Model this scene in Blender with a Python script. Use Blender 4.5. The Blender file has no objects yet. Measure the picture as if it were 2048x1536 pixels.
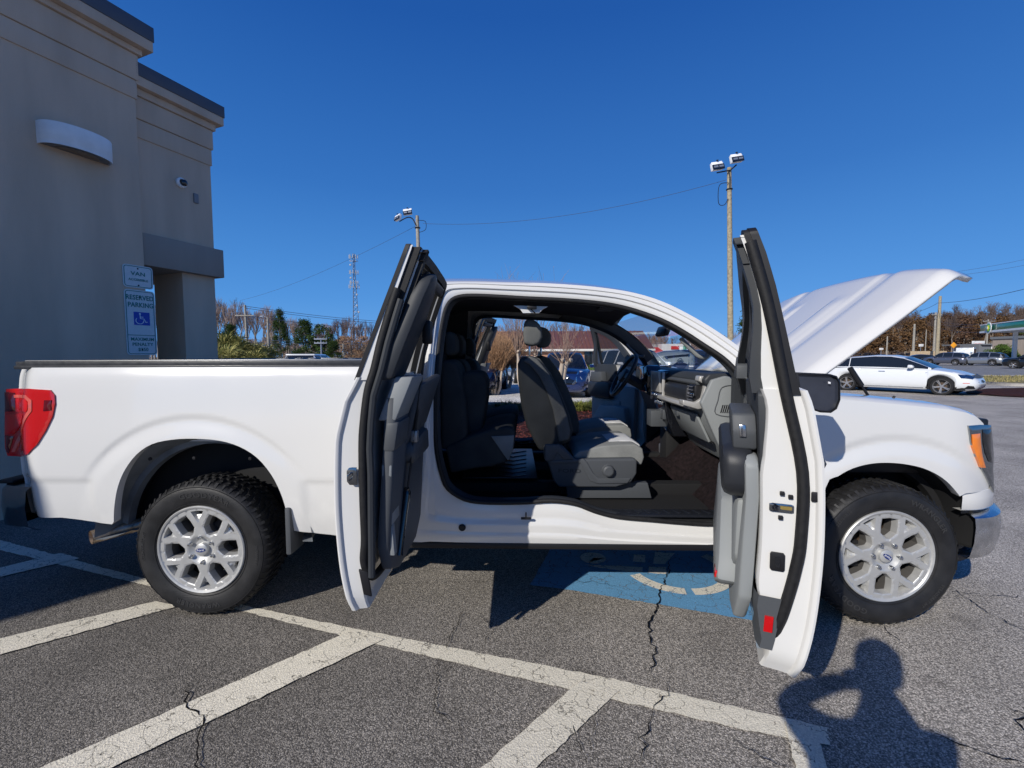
import bpy, bmesh, math, random
from mathutils import Vector, Matrix, Euler
import numpy as np
R_=math.radians
scene=bpy.context.scene
col=scene.collection
# ---------------------------------------------------------------- camera
CAMP=Vector((1.7897,-3.3530,1.4495))
YAW,PITCH,ROLL=R_(-1.7138),R_(3.602),R_(-0.1843)
FPX=900.0
def _basis():
    cy,sy,cp,sp=math.cos(YAW),math.sin(YAW),math.cos(PITCH),math.sin(PITCH)
    f=Vector((sy*cp,cy*cp,-sp)); r=Vector((cy,-sy,0)); u=r.cross(f)
    cr,sr=math.cos(ROLL),math.sin(ROLL)
    return r*cr+u*sr, u*cr-r*sr, f
CR,CU,CF=_basis()
cd=bpy.data.cameras.new('camera'); cam=bpy.data.objects.new('camera',cd); col.objects.link(cam)
cd.sensor_width=36; cd.lens=FPX/2048*36; cd.clip_start=0.02; cd.clip_end=3000
m=Matrix((( CR.x,CU.x,-CF.x,CAMP.x),(CR.y,CU.y,-CF.y,CAMP.y),(CR.z,CU.z,-CF.z,CAMP.z),(0,0,0,1)))
cam.matrix_world=m
scene.camera=cam
# ---------------------------------------------------------------- world + sun
SUN_EL=R_(30); SUN_H=Vector((-.61,-.79)).normalized()
w=bpy.data.worlds.new("World"); scene.world=w; w.use_nodes=True
nt=w.node_tree; nt.nodes.clear()
out=nt.nodes.new('ShaderNodeOutputWorld'); bg=nt.nodes.new('ShaderNodeBackground')
sky=nt.nodes.new('ShaderNodeTexSky'); sky.sky_type='NISHITA'; sky.sun_disc=False
sky.sun_elevation=SUN_EL; sky.sun_rotation=math.atan2(SUN_H.x,SUN_H.y)
sky.air_density=1.0; sky.dust_density=0.0; sky.ozone_density=4.0; sky.altitude=300
hs=nt.nodes.new('ShaderNodeHueSaturation'); hs.inputs['Saturation'].default_value=.95; hs.inputs['Value'].default_value=.15
nt.links.new(sky.outputs[0],hs.inputs['Color'])
# deep winter-blue zenith to paler horizon, mixed with the physical sky
tcw=nt.nodes.new('ShaderNodeTexCoord'); sx=nt.nodes.new('ShaderNodeSeparateXYZ'); nt.links.new(tcw.outputs['Generated'],sx.inputs[0])
rp=nt.nodes.new('ShaderNodeValToRGB'); nt.links.new(sx.outputs[2],rp.inputs[0]); el=rp.color_ramp.elements
el[0].position=0; el[0].color=(.11,.36,.80,1); el[1].position=1; el[1].color=(.006,.050,.25,1)
for p_,c_ in((.12,(.064,.275,.71,1)),(.33,(.028,.165,.53,1)),(.58,(.009,.092,.39,1))):
    q_=el.new(p_); q_.color=c_
mxw=nt.nodes.new('ShaderNodeMix'); mxw.data_type='RGBA'; mxw.inputs[0].default_value=.94
nt.links.new(hs.outputs[0],mxw.inputs[6]); nt.links.new(rp.outputs[0],mxw.inputs[7]); nt.links.new(mxw.outputs[2],bg.inputs[0]); bg.inputs[1].default_value=1.0
nt.links.new(bg.outputs[0],out.inputs[0])
sl=bpy.data.lights.new('sun','SUN'); sl.energy=4.3; sl.angle=R_(0.5); sl.color=(1,.95,.87)
so=bpy.data.objects.new('sun',sl); col.objects.link(so)
sdir=Vector((SUN_H.x*math.cos(SUN_EL),SUN_H.y*math.cos(SUN_EL),math.sin(SUN_EL)))
so.rotation_euler=sdir.to_track_quat('Z','Y').to_euler(); so.location=(-20,-30,25)
scene.view_settings.view_transform='Standard'; scene.view_settings.look='None'
scene.view_settings.exposure=0.0; scene.view_settings.gamma=1
scene.render.engine='CYCLES'
scene.cycles.max_bounces=8; scene.cycles.transparent_max_bounces=16
# ---------------------------------------------------------------- photo -> world rays (points are put at their own real depth)
def ray(px,py): return (CF*FPX+CR*(px-1024)-CU*(py-768))
def G(px,py,z=0.0):
    d=ray(px,py); t=(z-CAMP.z)/d.z; return CAMP+d*t
def onY(px,py,Y):
    d=ray(px,py); t=(Y-CAMP.y)/d.y; return CAMP+d*t
def onX(px,py,X):
    d=ray(px,py); t=(X-CAMP.x)/d.x; return CAMP+d*t
def lerp(a,b,t): return a+(b-a)*t
def interp(x,pts):
    if x<=pts[0][0]: return pts[0][1]
    for (x0,y0),(x1,y1) in zip(pts,pts[1:]):
        if x<=x1: return lerp(y0,y1,(x-x0)/(x1-x0) if x1>x0 else 0)
    return pts[-1][1]
def smooth(t): t=max(0,min(1,t)); return t*t*(3-2*t)
def catmull(pts,n=4,closed=False):
    pts=[Vector(p) for p in pts]; N=len(pts); o=[]
    for i in range(N if closed else N-1):
        p0=pts[(i-1)%N] if closed or i>0 else pts[0]; p1=pts[i]; p2=pts[(i+1)%N]; p3=pts[(i+2)%N] if closed or i+2<N else pts[-1]
        for k in range(n):
            t=k/n
            o.append(.5*((2*p1)+(p2-p0)*t+(2*p0-5*p1+4*p2-p3)*t*t+(3*p1-p0-3*p2+p3)*t**3))
    if not closed: o.append(pts[-1])
    return o
# ---------------------------------------------------------------- materials
MT={}
def mat(name,c,rough=.5,metal=0,spec=.5,coat=0,noise=None,bump=None,trans=0,ior=1.45,alpha=1,emit=None):
    """noise=(scale,amount,detail) varies the base colour; bump=(scale,strength,dist)"""
    m=bpy.data.materials.new(name); m.use_nodes=True; nt=m.node_tree; b=nt.nodes['Principled BSDF']
    b.inputs['Base Color'].default_value=(*c,1); b.inputs['Roughness'].default_value=rough; b.inputs['Metallic'].default_value=metal
    b.inputs['Specular IOR Level'].default_value=spec; b.inputs['Coat Weight'].default_value=coat; b.inputs['Coat Roughness'].default_value=.04
    b.inputs['Transmission Weight'].default_value=trans; b.inputs['IOR'].default_value=ior; b.inputs['Alpha'].default_value=alpha
    if emit: b.inputs['Emission Color'].default_value=(*emit[:3],1); b.inputs['Emission Strength'].default_value=emit[3]
    tc=None
    if noise or bump:
        tc=nt.nodes.new('ShaderNodeTexCoord')
    if noise:
        n=nt.nodes.new('ShaderNodeTexNoise'); n.inputs['Scale'].default_value=noise[0]; n.inputs['Detail'].default_value=noise[2] if len(noise)>2 else 4
        nt.links.new(tc.outputs['Object'],n.inputs['Vector'])
        mr=nt.nodes.new('ShaderNodeMapRange'); mr.inputs[1].default_value=.3; mr.inputs[2].default_value=.7
        mr.inputs[3].default_value=1-noise[1]; mr.inputs[4].default_value=1+noise[1]
        nt.links.new(n.outputs[0],mr.inputs[0])
        mx=nt.nodes.new('ShaderNodeMix'); mx.data_type='RGBA'; mx.blend_type='MULTIPLY'; mx.inputs[0].default_value=1
        mx.inputs[6].default_value=(*c,1); nt.links.new(mr.outputs[0],mx.inputs[7]); nt.links.new(mx.outputs[2],b.inputs['Base Color'])
        if rough>.15:
            mr2=nt.nodes.new('ShaderNodeMapRange'); mr2.inputs[1].default_value=.3; mr2.inputs[2].default_value=.7
            mr2.inputs[3].default_value=max(.05,rough-.08); mr2.inputs[4].default_value=min(1,rough+.08)
            nt.links.new(n.outputs[0],mr2.inputs[0]); nt.links.new(mr2.outputs[0],b.inputs['Roughness'])
    if bump:
        n=nt.nodes.new('ShaderNodeTexNoise'); n.inputs['Scale'].default_value=bump[0]; n.inputs['Detail'].default_value=5
        nt.links.new(tc.outputs['Object'],n.inputs['Vector'])
        bp=nt.nodes.new('ShaderNodeBump'); bp.inputs['Strength'].default_value=bump[1]; bp.inputs['Distance'].default_value=bump[2] if len(bump)>2 else .01
        nt.links.new(n.outputs[0],bp.inputs['Height']); nt.links.new(bp.outputs[0],b.inputs['Normal'])
    MT[name]=m; return m
# ---------------------------------------------------------------- mesh helpers
def link(name,me,mats,parent=None,smooth_ang=35,loc=None):
    o=bpy.data.objects.new(name,me); col.objects.link(o)
    if not isinstance(mats,(list,tuple)): mats=[mats]
    for q in mats: me.materials.append(MT[q] if isinstance(q,str) else q)
    if smooth_ang is not None and len(me.polygons):
        me.shade_smooth(); me.set_sharp_from_angle(angle=R_(smooth_ang))
    if parent: o.parent=parent
    if loc is not None: o.location=loc
    return o
class MB:
    def __init__(s): s.v=[]; s.f=[]; s.mi=[]; s.m=0; s.M=Matrix.Identity(4)
    def mat(s,i): s.m=i; return s
    def addv(s,p): s.v.append(tuple(s.M@Vector(p))); return len(s.v)-1
    def face(s,idx): s.f.append(tuple(idx)); s.mi.append(s.m)
    def poly(s,pts): s.face([s.addv(p) for p in pts])
    def grid(s,rows,closeu=False,closev=False,flip=False):
        """rows: list of equally long lists of points"""
        n=len(rows[0]); base=len(s.v)
        for r in rows:
            for p in r: s.addv(p)
        R=len(rows)
        for i in range(R if closev else R-1):
            for j in range(n if closeu else n-1):
                a=base+i*n+j; b=base+i*n+(j+1)%n; c=base+((i+1)%R)*n+(j+1)%n; d=base+((i+1)%R)*n+j
                s.face((a,d,c,b) if flip else (a,b,c,d))
    def box(s,c,sz,rot=None):
        c=Vector(c); h=Vector(sz)*.5; M=rot if rot is not None else Matrix.Identity(3)
        P=[c+M@Vector((x*h.x,y*h.y,z*h.z)) for x in(-1,1) for y in(-1,1) for z in(-1,1)]
        i=[s.addv(p) for p in P]
        for q in((0,1,3,2),(4,6,7,5),(0,4,5,1),(2,3,7,6),(0,2,6,4),(1,5,7,3)): s.face([i[k] for k in q])
    def prism(s,pts,vec,cap=True):
        vec=Vector(vec); n=len(pts); a=[s.addv(p) for p in pts]; b=[s.addv(Vector(p)+vec) for p in pts]
        for i in range(n): s.face((a[i],a[(i+1)%n],b[(i+1)%n],b[i]))
        if cap: s.face(a[::-1]); s.face(b)
    def tube(s,pts,r,seg=8,closed=False,cap=True,up=None):
        pts=[Vector(p) for p in pts]; N=len(pts); rows=[]; prev=None
        for i,p in enumerate(pts):
            if closed: d=pts[(i+1)%N]-pts[i-1]
            else: d=pts[min(i+1,N-1)]-pts[max(i-1,0)]
            if d.length<1e-9: d=Vector((0,0,1))
            d.normalize()
            if prev is None:
                a=Vector((0,0,1)) if abs(d.z)<.9 else Vector((1,0,0)); x=d.cross(a).normalized()
            else:
                x=(prev-d*prev.dot(d)); x=x.normalized() if x.length>1e-6 else d.orthogonal().normalized()
            prev=x; y=d.cross(x); rr=r[i] if isinstance(r,(list,tuple)) else r
            rows.append([p+(x*math.cos(2*math.pi*k/seg)+y*math.sin(2*math.pi*k/seg))*rr for k in range(seg)])
        s.grid(rows,closeu=True,closev=closed)
        if cap and not closed:
            b=len(s.v)-N*seg
            s.face([b+k for k in range(seg)][::-1]); s.face([b+(N-1)*seg+k for k in range(seg)])
    def ribbon(s,pts,w,h,nrm):
        """rectangular section swept along pts; w along cross(dir,nrm), h along nrm"""
        pts=[Vector(p) for p in pts]; rows=[]; nrm=Vector(nrm)
        for i,p in enumerate(pts):
            d=(pts[min(i+1,len(pts)-1)]-pts[max(i-1,0)]).normalized(); x=d.cross(nrm).normalized()*w*.5; y=nrm*h*.5
            rows.append([p-x-y,p+x-y,p+x+y,p-x+y])
        s.grid(rows,closeu=True); b=len(s.v)-4*len(rows)
        s.face([b,b+3,b+2,b+1]); e=len(s.v)-4; s.face([e,e+1,e+2,e+3])
    def lathe(s,prof,seg=32,axis='Y',c=(0,0,0),closed=False):
        """prof: (radius, axial)"""
        c=Vector(c); rows=[]
        for k in range(seg):
            a=2*math.pi*k/seg; ca,sa=math.cos(a),math.sin(a)
            if axis=='Y': rows.append([c+Vector((r*ca,t,r*sa)) for r,t in prof])
            elif axis=='Z': rows.append([c+Vector((r*ca,r*sa,t)) for r,t in prof])
            else: rows.append([c+Vector((t,r*ca,r*sa)) for r,t in prof])
        s.grid(rows,closev=True,closeu=closed)
    def build(s,name,mats,parent=None,ang=35,bevel=0,bseg=2,solid=0,loc=None,recalc=True,weld=False,subsurf=0):
        me=bpy.data.meshes.new(name); me.from_pydata(s.v,[],s.f); me.update()
        for p,i in zip(me.polygons,s.mi): p.material_index=i
        bm=bmesh.new(); bm.from_mesh(me)
        if weld: bmesh.ops.remove_doubles(bm,verts=bm.verts,dist=1e-5)
        if recalc: bmesh.ops.recalc_face_normals(bm,faces=bm.faces)
        if bevel:
            es=[e for e in bm.edges if len(e.link_faces)==2 and e.calc_face_angle(0)>R_(28)]
            bmesh.ops.bevel(bm,geom=es,offset=bevel,segments=bseg,profile=.5,affect='EDGES',clamp_overlap=True)
        bm.to_mesh(me); bm.free()
        o=link(name,me,mats,parent,ang,loc)
        if solid:
            md=o.modifiers.new('s','SOLIDIFY'); md.thickness=solid; md.offset=0
        if subsurf:
            md=o.modifiers.new('u','SUBSURF'); md.levels=subsurf; md.render_levels=subsurf
        return o
def tag(o,label=None,cat=None,group=None,kind=None):
    if label: o['label']=label
    if cat: o['category']=cat
    if group: o['group']=group
    if kind: o['kind']=kind
    return o
def empty(name,loc,label=None,cat=None,group=None,rz=0):
    o=bpy.data.objects.new(name,None); col.objects.link(o); o.location=loc; o.rotation_euler=(0,0,rz); o.empty_display_size=.2
    return tag(o,label,cat,group)
def copy_tree(o,parent=None):
    c=o.copy(); col.objects.link(c)
    if parent: c.parent=parent
    for ch in list(o.children): copy_tree(ch,c)
    return c
def text_mesh(s,size,ext=0.002,align='CENTER',spacing=1.0,bold=0,res=4,wid=1.0):
    cu=bpy.data.curves.new('t','FONT'); cu.body=s; cu.size=size; cu.extrude=ext; cu.align_x=align; cu.align_y='CENTER'; cu.resolution_u=res
    cu.space_character=spacing; cu.offset=bold
    o=bpy.data.objects.new('t',cu); col.objects.link(o)
    bpy.context.view_layer.update()
    me=bpy.data.meshes.new_from_object(o.evaluated_get(bpy.context.evaluated_depsgraph_get()))
    bpy.data.objects.remove(o); bpy.data.curves.remove(cu)
    return me
def place_text(name,s,size,M,m,parent=None,wid=1.0,**k):
    me=text_mesh(s,size,**k); me.transform(M@Matrix.Diagonal((wid,1,1,1)))
    return link(name,me,m,parent,None)
def frame(o,x,y):
    """matrix with origin o, x axis, y axis"""
    x=Vector(x).normalized(); y=Vector(y); y=(y-x*y.dot(x)).normalized(); z=x.cross(y)
    return Matrix(((x.x,y.x,z.x,o[0]),(x.y,y.y,z.y,o[1]),(x.z,y.z,z.z,o[2]),(0,0,0,1)))

def PT(px,py,d):
    """point seen at photo pixel (px,py) at heading depth d"""
    r=ray(px,py); fwd=r.x*math.sin(YAW)+r.y*math.cos(YAW); return CAMP+r*(d/fwd)
def GP(px,d,z=0):
    p=PT(px,711,d); return Vector((p.x,p.y,z))
# paints and plastics
mat('paint',(.69,.685,.665),.18,0,.5,coat=1,noise=(1.5,.012,3))
mat('paint_in',(.64,.65,.66),.35,0,.5,coat=.6)
mat('rubber',(.012,.012,.013),.62,0,.4,noise=(60,.25),bump=(220,.25,.002))
mat('tyre',(.016,.016,.017),.55,0,.45,noise=(14,.3),bump=(120,.3,.003))
mat('tyre_letter',(.035,.035,.036),.40,0,.5)
mat('alloy',(.46,.46,.45),.40,.35,.5,noise=(30,.04))
mat('alloy_shaded',(.10,.095,.09),.55,.3)  # recess shade painted into the deep window walls and barrel
mat('chrome',(.60,.61,.62),.22,1,noise=(20,.2))
mat('darkchrome',(.32,.34,.36),.12,1)
mat('rust',(.24,.10,.045),.7,.4,noise=(25,.5))
mat('brake',(.10,.07,.05),.6,.5,noise=(20,.3))
mat('black',(.012,.012,.014),.45,0,.4)
mat('gloss_black',(.008,.009,.012),.08,0,.5,coat=1)
mat('cover',(.03,.032,.037),.42,0,.5,noise=(40,.15),bump=(500,.15,.001))
mat('trim_grey',(.235,.25,.255),.55,0,.4,noise=(3,.04),bump=(700,.12,.0008))
mat('trim_dark',(.032,.036,.042),.55,0,.4,noise=(4,.08),bump=(700,.12,.0008))
mat('trim_mid',(.070,.076,.084),.55,0,.4,bump=(700,.12,.0008))
mat('leather',(.018,.02,.025),.5,0,.5,bump=(300,.2,.001))
mat('carpet',(.014,.009,.010),.95,0,.2,noise=(45,.55,8),bump=(260,.9,.01))
mat('mat_rubber',(.012,.014,.02),.4,0,.5)
mat('headliner',(.045,.042,.045),.9)
mat('under',(.008,.008,.009),.8)
mat('liner',(.17,.185,.20),.75,noise=(6,.25))
mat('glass',(.55,.72,.70),.0,0,.5,trans=1,ior=1.01,alpha=.35)
mat('glass_tint',(.02,.025,.03),.02,0,.5,alpha=.62)
mat('red_lens',(.52,.008,.008),.10,0,.6,coat=1)
mat('red_dark',(.12,.004,.008),.10,0,.6,coat=1)
mat('red_glow',(.62,.010,.010),.12,0,.6,coat=1)
mat('white_lens',(.70,.12,.09),.1,0,.6,coat=1)
mat('amber',(.85,.22,.02),.12,0,.6,coat=1)
mat('screen',(.01,.012,.018),.05,0,.6)
mat('silver_trim',(.52,.51,.49),.38,.4)
mat('ford_blue',(.01,.03,.16),.15,0,.5,coat=1)
mat('white_mark',(.8,.8,.8),.4)
mat('mirror',(.03,.035,.05),.03,0,.9,noise=(8,.2))
mat('steel',(.4,.4,.4),.4,.8)
mat('exhaust',(.50,.40,.30),.35,.7,noise=(16,.7,8))
mat('yellow_metal',(.55,.40,.12),.3,.7)
def fabric(name,c,c2,sc=900):
    m=mat(name,c,.92,0,.2); nt=m.node_tree; b=nt.nodes['Principled BSDF']
    tc=nt.nodes.new('ShaderNodeTexCoord'); n=nt.nodes.new('ShaderNodeTexNoise'); n.inputs['Scale'].default_value=sc*.5; n.inputs['Detail'].default_value=2
    n2=nt.nodes.new('ShaderNodeTexNoise'); n2.inputs['Scale'].default_value=6
    nt.links.new(tc.outputs['Object'],n.inputs['Vector']); nt.links.new(tc.outputs['Object'],n2.inputs['Vector'])
    mp=nt.nodes.new('ShaderNodeMath'); mp.operation='ADD'; nt.links.new(n.outputs[0],mp.inputs[0]); nt.links.new(n2.outputs[0],mp.inputs[1])
    mr=nt.nodes.new('ShaderNodeMapRange'); mr.inputs[1].default_value=.75; mr.inputs[2].default_value=1.25; nt.links.new(mp.outputs[0],mr.inputs[0])
    mx=nt.nodes.new('ShaderNodeMix'); mx.data_type='RGBA'; mx.inputs[6].default_value=(*c,1); mx.inputs[7].default_value=(*c2,1)
    nt.links.new(mr.outputs[0],mx.inputs[0]); nt.links.new(mx.outputs[2],b.inputs['Base Color'])
    bp=nt.nodes.new('ShaderNodeBump'); bp.inputs['Strength'].default_value=.4; bp.inputs['Distance'].default_value=.002
    nt.links.new(n.outputs[0],bp.inputs['Height']); nt.links.new(bp.outputs[0],b.inputs['Normal'])
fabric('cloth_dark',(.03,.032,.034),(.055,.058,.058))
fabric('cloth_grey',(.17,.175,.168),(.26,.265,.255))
fabric('cloth_mid',(.075,.078,.078),(.12,.123,.12))
fabric('cloth_mid2',(.10,.105,.105),(.16,.163,.16))
fabric('cloth_light',(.50,.50,.49),(.66,.66,.65))
from mathutils.geometry import tessellate_polygon
def bend_text(s,size,r,ang,spacing=1.0,wid=1.0,ext=.0015,bold=.0):
    """letters raised on the sidewall (axis Y, outside is -Y), baseline towards the hub; ang in degrees, 90=up"""
    me=text_mesh(s,size,ext,spacing=spacing,bold=bold)
    for v in me.vertices:
        x,y,z=v.co; a=R_(ang)-x*wid/r; rr=r+y; bulge=-.1352+abs(rr-.325)*.06
        v.co=(rr*math.cos(a),bulge-z,rr*math.sin(a))
    return me
TP=[(.232,-.100),(.246,-.113),(.258,-.121),(.285,-.1305),(.315,-.1345),(.340,-.1325),(.357,-.125),(.369,-.112),(.3755,-.095),(.377,-.05),(.377,0)]
TPF=TP+[(r,-y) for r,y in TP[-2::-1]]
def tyre_mesh():
    b=MB(); b.lathe(TPF,72)
    # ribs on the sidewall
    for r,y in((.262,-.1235),(.352,-.1285)):
        b.lathe([(r-.0025,y+.002),(r-.001,y-.0018),(r+.001,y-.0018),(r+.0025,y+.002)],72)
    rnd=random.Random(3); N=56
    for k in range(N):
        a=2*math.pi*k/N
        for j,(y0,y1,off) in enumerate(((-.106,-.072,0),(-.066,-.030,.35),(-.022,.022,.1),(.030,.066,.6),(.072,.106,.25))):
            aa=a+off*2*math.pi/N; da=2*math.pi/N*(.40 if j in(0,4) else .36); sk=.012*(1 if j<2 else -1 if j>2 else .5)
            P=[]
            for rr,g in((.374,1.04),(.3850 if j in(1,2,3) else .383,.97)):
                for (yy,s) in((y0,-1),(y1,1)):
                    for t in(-1,1):
                        q=aa+t*da*g*.5+s*sk*2; ry=rr-(.010 if (abs(yy)>.1 and rr>.38) else 0)
                        P.append(Vector((ry*math.cos(q),yy,ry*math.sin(q))))
            i=[b.addv(p) for p in P]
            for q in((0,1,3,2),(4,6,7,5),(0,4,5,1),(2,3,7,6),(0,2,6,4),(1,5,7,3)): b.face([i[z] for z in q])
        # shoulder lugs reaching down the sidewall
        for s in(-1,1):
            d=2*math.pi/N*(.36 if k%2 else .26); P=[]
            for (rr,yy) in((.3835,.102),(.371,.1145),(.360,.1255)):
                for t in(-1,1):
                    q=a+t*d*.5+.01; P.append(Vector((rr*math.cos(q),s*yy,rr*math.sin(q))))
            for (rr,yy) in((.356,.120),(.368,.106)):
                for t in(-1,1):
                    q=a+t*d*.55+.01; P.append(Vector((rr*math.cos(q),s*yy,rr*math.sin(q))))
            i=[b.addv(p) for p in P]
            for q in((0,1,3,2),(2,3,5,4),(4,5,7,6),(0,2,4,6),(1,7,5,3)): b.face([i[z] for z in q])
    return b
def rim_holes():
    H=[]
    for k in range(6):
        t0=60*k
        H.append(('L',[(.205,-11.5),(.207,0),(.205,11.5),(.168,15),(.130,18.5),(.108,12.5),(.094,6),(.094,-6),(.108,-12.5),(.130,-18.5),(.168,-15)],t0))
        H.append(('S',[(.213,-6.5),(.2145,0),(.213,6.5),(.194,5),(.193,0),(.194,-5)],t0+30))
    return H
def yface(r,th):
    # th: angle from the nearest big window; spokes stand proud, hub sunk
    k=abs(((th+30)%60)-30)
    y=-.101 if r<.052 else (-.119 if r>.078 else lerp(-.101,-.119,(r-.052)/.026))
    return y
def pol(r,th,y): a=R_(th); return Vector((r*math.cos(a),y,r*math.sin(a)))
def inpoly(x,y,P):
    c=False; n=len(P)
    for i in range(n):
        x1,y1=P[i]; x2,y2=P[i-1]
        if (y1>y)!=(y2>y) and x<(x2-x1)*(y-y1)/(y2-y1)+x1: c=not c
    return c
def dseg(x,y,P):
    m=9
    for i in range(len(P)):
        a=Vector(P[i]); b=Vector(P[i-1]); p=Vector((x,y)); ab=b-a; t=max(0,min(1,(p-a).dot(ab)/ab.length_squared)); m=min(m,(p-a-ab*t).length)
    return m
def rim_mesh():
    from mathutils.geometry import delaunay_2d_cdt
    b=MB(); H=[[(r*math.cos(R_(a+t0)),r*math.sin(R_(a+t0))) for r,a in pts] for _,pts,t0 in rim_holes()]
    fine=[]
    for P in H:
        Q=[]
        for i in range(len(P)):
            a=Vector(P[i]); c=Vector(P[(i+1)%len(P)]); n=max(1,int((c-a).length/.012)); Q+=[tuple(a.lerp(c,k/n)) for k in range(n)]
        fine.append(Q)
    outer=[(.229*math.cos(2*math.pi*k/120),.229*math.sin(2*math.pi*k/120)) for k in range(120)]
    V=[Vector(p) for p in outer]; F=[list(range(120))]; Ed=[]
    for Q in fine:
        b0=len(V); V+=[Vector(p) for p in Q]; n=len(Q); Ed+=[(b0+i,b0+(i+1)%n) for i in range(n)]
    WD=[]
    for k in range(6):
        Q=[(rr*math.cos(R_(60*k+30+a)),rr*math.sin(R_(60*k+30+a))) for rr,a in((.150,0),(.185,5.5),(.2195,9.5),(.2205,0),(.2195,-9.5),(.185,-5.5))]; WD.append(Q)
        b0=len(V); V+=[Vector(p) for p in Q]; Ed+=[(b0+i,b0+(i+1)%6) for i in range(6)]
        Q2=[(rr*math.cos(R_(60*k+30+a)),rr*math.sin(R_(60*k+30+a))) for rr,a in((.214,10.6),(.216,0),(.214,-10.6))]
    r=.010
    while r<.226:
        n=max(6,int(2*math.pi*r/.010))
        for k in range(n):
            a=2*math.pi*(k+.5*(int(r*100)%2))/n; x,y=r*math.cos(a),r*math.sin(a)
            if all(not inpoly(x,y,P) and dseg(x,y,P)>.004 for P in H): V.append(Vector((x,y)))
        r+=.008
    vo,eo,fo,_,_,_=delaunay_2d_cdt(V,Ed,F,1,1e-6)
    def yy(x,y):
        r=math.hypot(x,y); th=math.degrees(math.atan2(y,x)); d=min(dseg(x,y,P) for P in H)
        w=0
        for Q in WD:
            if inpoly(x,y,Q): w=min(1,dseg(x,y,Q)/.004)*(.006+.020*smooth((r-.15)/.07))
        return yface(r,th)+max(w,.003*(1-smooth(d/.005)))
    idx=[b.addv((p.x,yy(p.x,p.y),p.y)) for p in vo]
    for f in fo:
        c=sum((vo[i] for i in f),Vector((0,0)))/len(f)
        if not any(inpoly(c.x,c.y,P) for P in H): b.face([idx[i] for i in f])
    # window walls
    for typ,pts,t0 in rim_holes():
        c=Vector((0,0)); P=[Vector((r*math.cos(R_(a)),r*math.sin(R_(a)))) for r,a in pts]; c=sum(P,Vector((0,0)))/len(P)
        sc=(.985,.88,.85) if typ=='L' else (.97,.9,.85); dp=(.004,.040,.085) if typ=='L' else (.003,.02,.06)
        rows=[]
        rows.append([pol(r,a+t0,yface(r,a+t0)+(.003 if typ=='L' else .020)) for r,a in pts])
        for s_,d_ in zip(sc,dp):
            row=[]
            for (r,a),p in zip(pts,P):
                q=c+(p-c)*s_; rr=q.length; aa=math.degrees(math.atan2(q.y,q.x)); row.append(pol(rr,aa+t0,yface(r,a+t0)+d_+(0 if typ=='L' else .02)))
            rows.append(row)
        b.grid(rows[:3],closeu=True); b.mat(1); b.grid(rows[2:],closeu=True); b.mat(0)
    b.lathe([(.229,yface(.229,0)),(.234,-.124),(.242,-.127),(.247,-.122),(.247,-.108)],96)
    b.mat(1); b.lathe([(.227,-.118),(.222,-.10),(.215,-.06),(.212,.0),(.218,.08),(.235,.12)],64)
    return b
tm_=tyre_mesh(); rm_=rim_mesh()
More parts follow.
